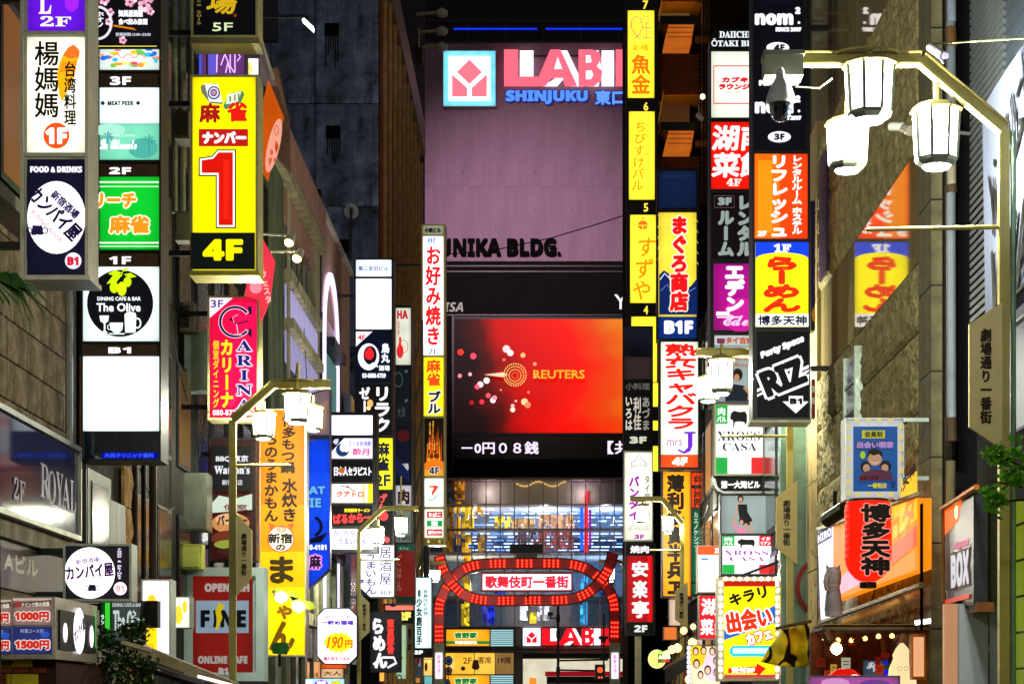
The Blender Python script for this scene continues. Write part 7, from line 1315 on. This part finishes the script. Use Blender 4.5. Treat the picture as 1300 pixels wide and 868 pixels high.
leafy(o, 'foliage', [(PP(x, y, 22.6), r) for x, y, r in ((135, 850, .22), (150, 840, .2), (160, 830, .16), (172, 806, .1), (176, 795, .08), (140, 820, .14), (150, 860, .25), (165, 855, .18), (185, 845, .1), (178, 862, .14), (134, 805, .08), (158, 800, .07), (130, 868, .3))], 1500, .075, LG, rn)
o = top('street_tree', 'bright green tree branches reaching in from the right edge past the lamp post', 'tree', Vector((4.25, 16.5, 0)))
MB().tube([(4.45, 16.5, 0), (4.42, 16.5, 2.4), (4.3, 16.6, 3.6)], .06, 8, .02).build('trunk', paint('3A2A18', .8), o)
for (x, y) in ((1262, 580), (1256, 610), (1254, 632), (1290, 604)): MB().tube([Vector((4.3, 16.6, 3.3)), PP((x+1300)/2, y+4, 16.6), PP(x, y, 16.6)], .015, 5, .004).build('branch', paint('3A2A18', .8), o)
leafy(o, 'foliage', [(PP(x, y, 16.6), .07) for x, y in ((1262, 575), (1275, 580), (1295, 575), (1258, 582), (1280, 600), (1295, 605), (1288, 612), (1256, 628), (1268, 634), (1262, 640), (1310, 590), (1320, 620))] + [((4.2, 16.3, 3.6), .4)], 420, .09, [paint('5AA020', .5, 0, 8, .2, 0), paint('78C030', .5, 0, 8, .2, 0)], rn)
o = top('palm', 'dark green palm fronds drooping into view at the left edge', 'palm', PP(-30, 330, 16).xy.to_3d())
root = PP(-12, 350, 16); MB().tube([Vector((root.x, 16, 0)), root], .1, 10, .06).build('trunk', paint('3A2C1C', .9), o)
for k in range(16):
    a = -1.0+k*.17; ln_ = rn.uniform(.5, .75); tip = root+Vector((math.cos(a*1.1)*ln_*.75, rn.uniform(-.2, .2), -.12-ln_*.9*(k/16))); mid = root+(tip-root)*.5+Vector((.06, 0, .07)); u = Vector((0, 0, 1)).cross(tip-root).normalized()*.0+Vector((.0, 0, .022))
    mb = MB(); mb.poly([root, mid+u, tip, mid-u]); mb.poly([root, mid+Vector((0, .02, 0)), tip, mid-Vector((0, .02, 0))]); mb.build('frond', paint('35602A', .5, 0, 8, .3, 0), o)

# ======================= LOOSE CABLES AND CONDUITS ON THE BUILDINGS =======================
rn = random.Random(31)
def hang(par, a, b, sag, r=.012, n=8):
    a, b = Vector(a), Vector(b); MB().tube([a.lerp(b, i/n)+Vector((0, 0, -sag*4*(i/n)*(1-i/n))) for i in range(n+1)], r, 5).build('cable', BLACK, par)
for k in range(9):
    y = 31+k*2.1; hang(b2, (LB+.12, y, rn.uniform(5, 12)), (LB+rn.uniform(.2, .7), y+rn.uniform(1, 3), rn.uniform(4, 11)), rn.uniform(.1, .5), .014)
for k in range(7): hang(b3, (LB+.2, 50+k*1.5, rn.uniform(4, 14)), (LB+.3, 52+k*1.5, rn.uniform(4, 14)), .3)
for k in range(8): hang(b8, (RX-.08, 25+k*1.2, rn.uniform(2.6, 4.6)), (RX-.06, 26.5+k*1.2, rn.uniform(2.6, 5.5)), .15, .008)
for k in range(10): hang(b10, (RX+.02, 46+k*3, rn.uniform(3, 12)), (RX-.2, 48+k*3, rn.uniform(3, 12)), .4, .015)
for k in range(6): 
    o = top('air_conditioner', ('lowest', 'second', 'third', 'fourth', 'fifth', 'topmost')[k]+' air conditioner on the dark wall left of the curved directory tower', 'air conditioner', (RX-.15, 50, 3+k*1.7), 'air conditioners up the dark wall')
    MB().box((RX-.45, 49.6, 3+k*1.7), (RX+.05, 50.6, 3.75+k*1.7)).build('housing', paint('8A8A80', .6), o); MB().lathe((RX-.2, 49.58, 3.38+k*1.7), [(.22, -.01), (.22, .01)], 14).build('fan_grille', BLACK, o)

# ======================= CLUTTER ON THE RAMEN SHOP FRONT =======================
shop = [q for q in bpy.data.objects if q.name.startswith('ramen_shop_front')][0]; F = front(25.9); rn = random.Random(77)
for k in range(16):
    x = 1030+rn.random()*140; y = 806+rn.random()*45; w_ = rn.uniform(4, 12); h_ = rn.uniform(5, 14); c = rn.choice(['C83818', 'E8B040', 'D8D0B8', '8A1C10', '3A5A28', 'F0E8D0', '28406A'])
    mb = MB(); F.box(mb, x, y, x+w_, y+h_, .02, 0); q = mb.build('paper_notice', glow(c, .45), shop)
    for j in range(2): mb = MB(); F.box(mb, x+w_*.2, y+h_*(.3+j*.3), x+w_*.8, y+h_*(.38+j*.3), .03, .022); mb.build('print_line', paint('2A1A10', .7), q)
for k in range(6): x = 1044+k*17; y = 803+3*math.sin(k); MB().tube([F.p(x, 800, .2), F.p(x, y+4, .2)], .006, 5).build('cord', BLACK, shop); MB().lathe(F.p(x, y+7, .2), [(.01, .03), (.03, .01), (.03, -.02), (.01, -.03)], 8).build('bulb', glow('FFC060', 4), shop)
for k in range(7): hang(shop, F.p(1030+k*22, 800, .3), F.p(1050+k*22, 797, .4), .12+.1*rn.random(), .008)
for k in range(9): x = 1034+k*15; mb = MB(); F.box(mb, x, 796+rn.random()*3, x+rn.uniform(6, 12), 802, .45, .35); mb.build('lattice_slat', paint(rn.choice(['8A6030', '5A3A1C', 'A87C40']), .7, 0, 6, .3, .2), shop)
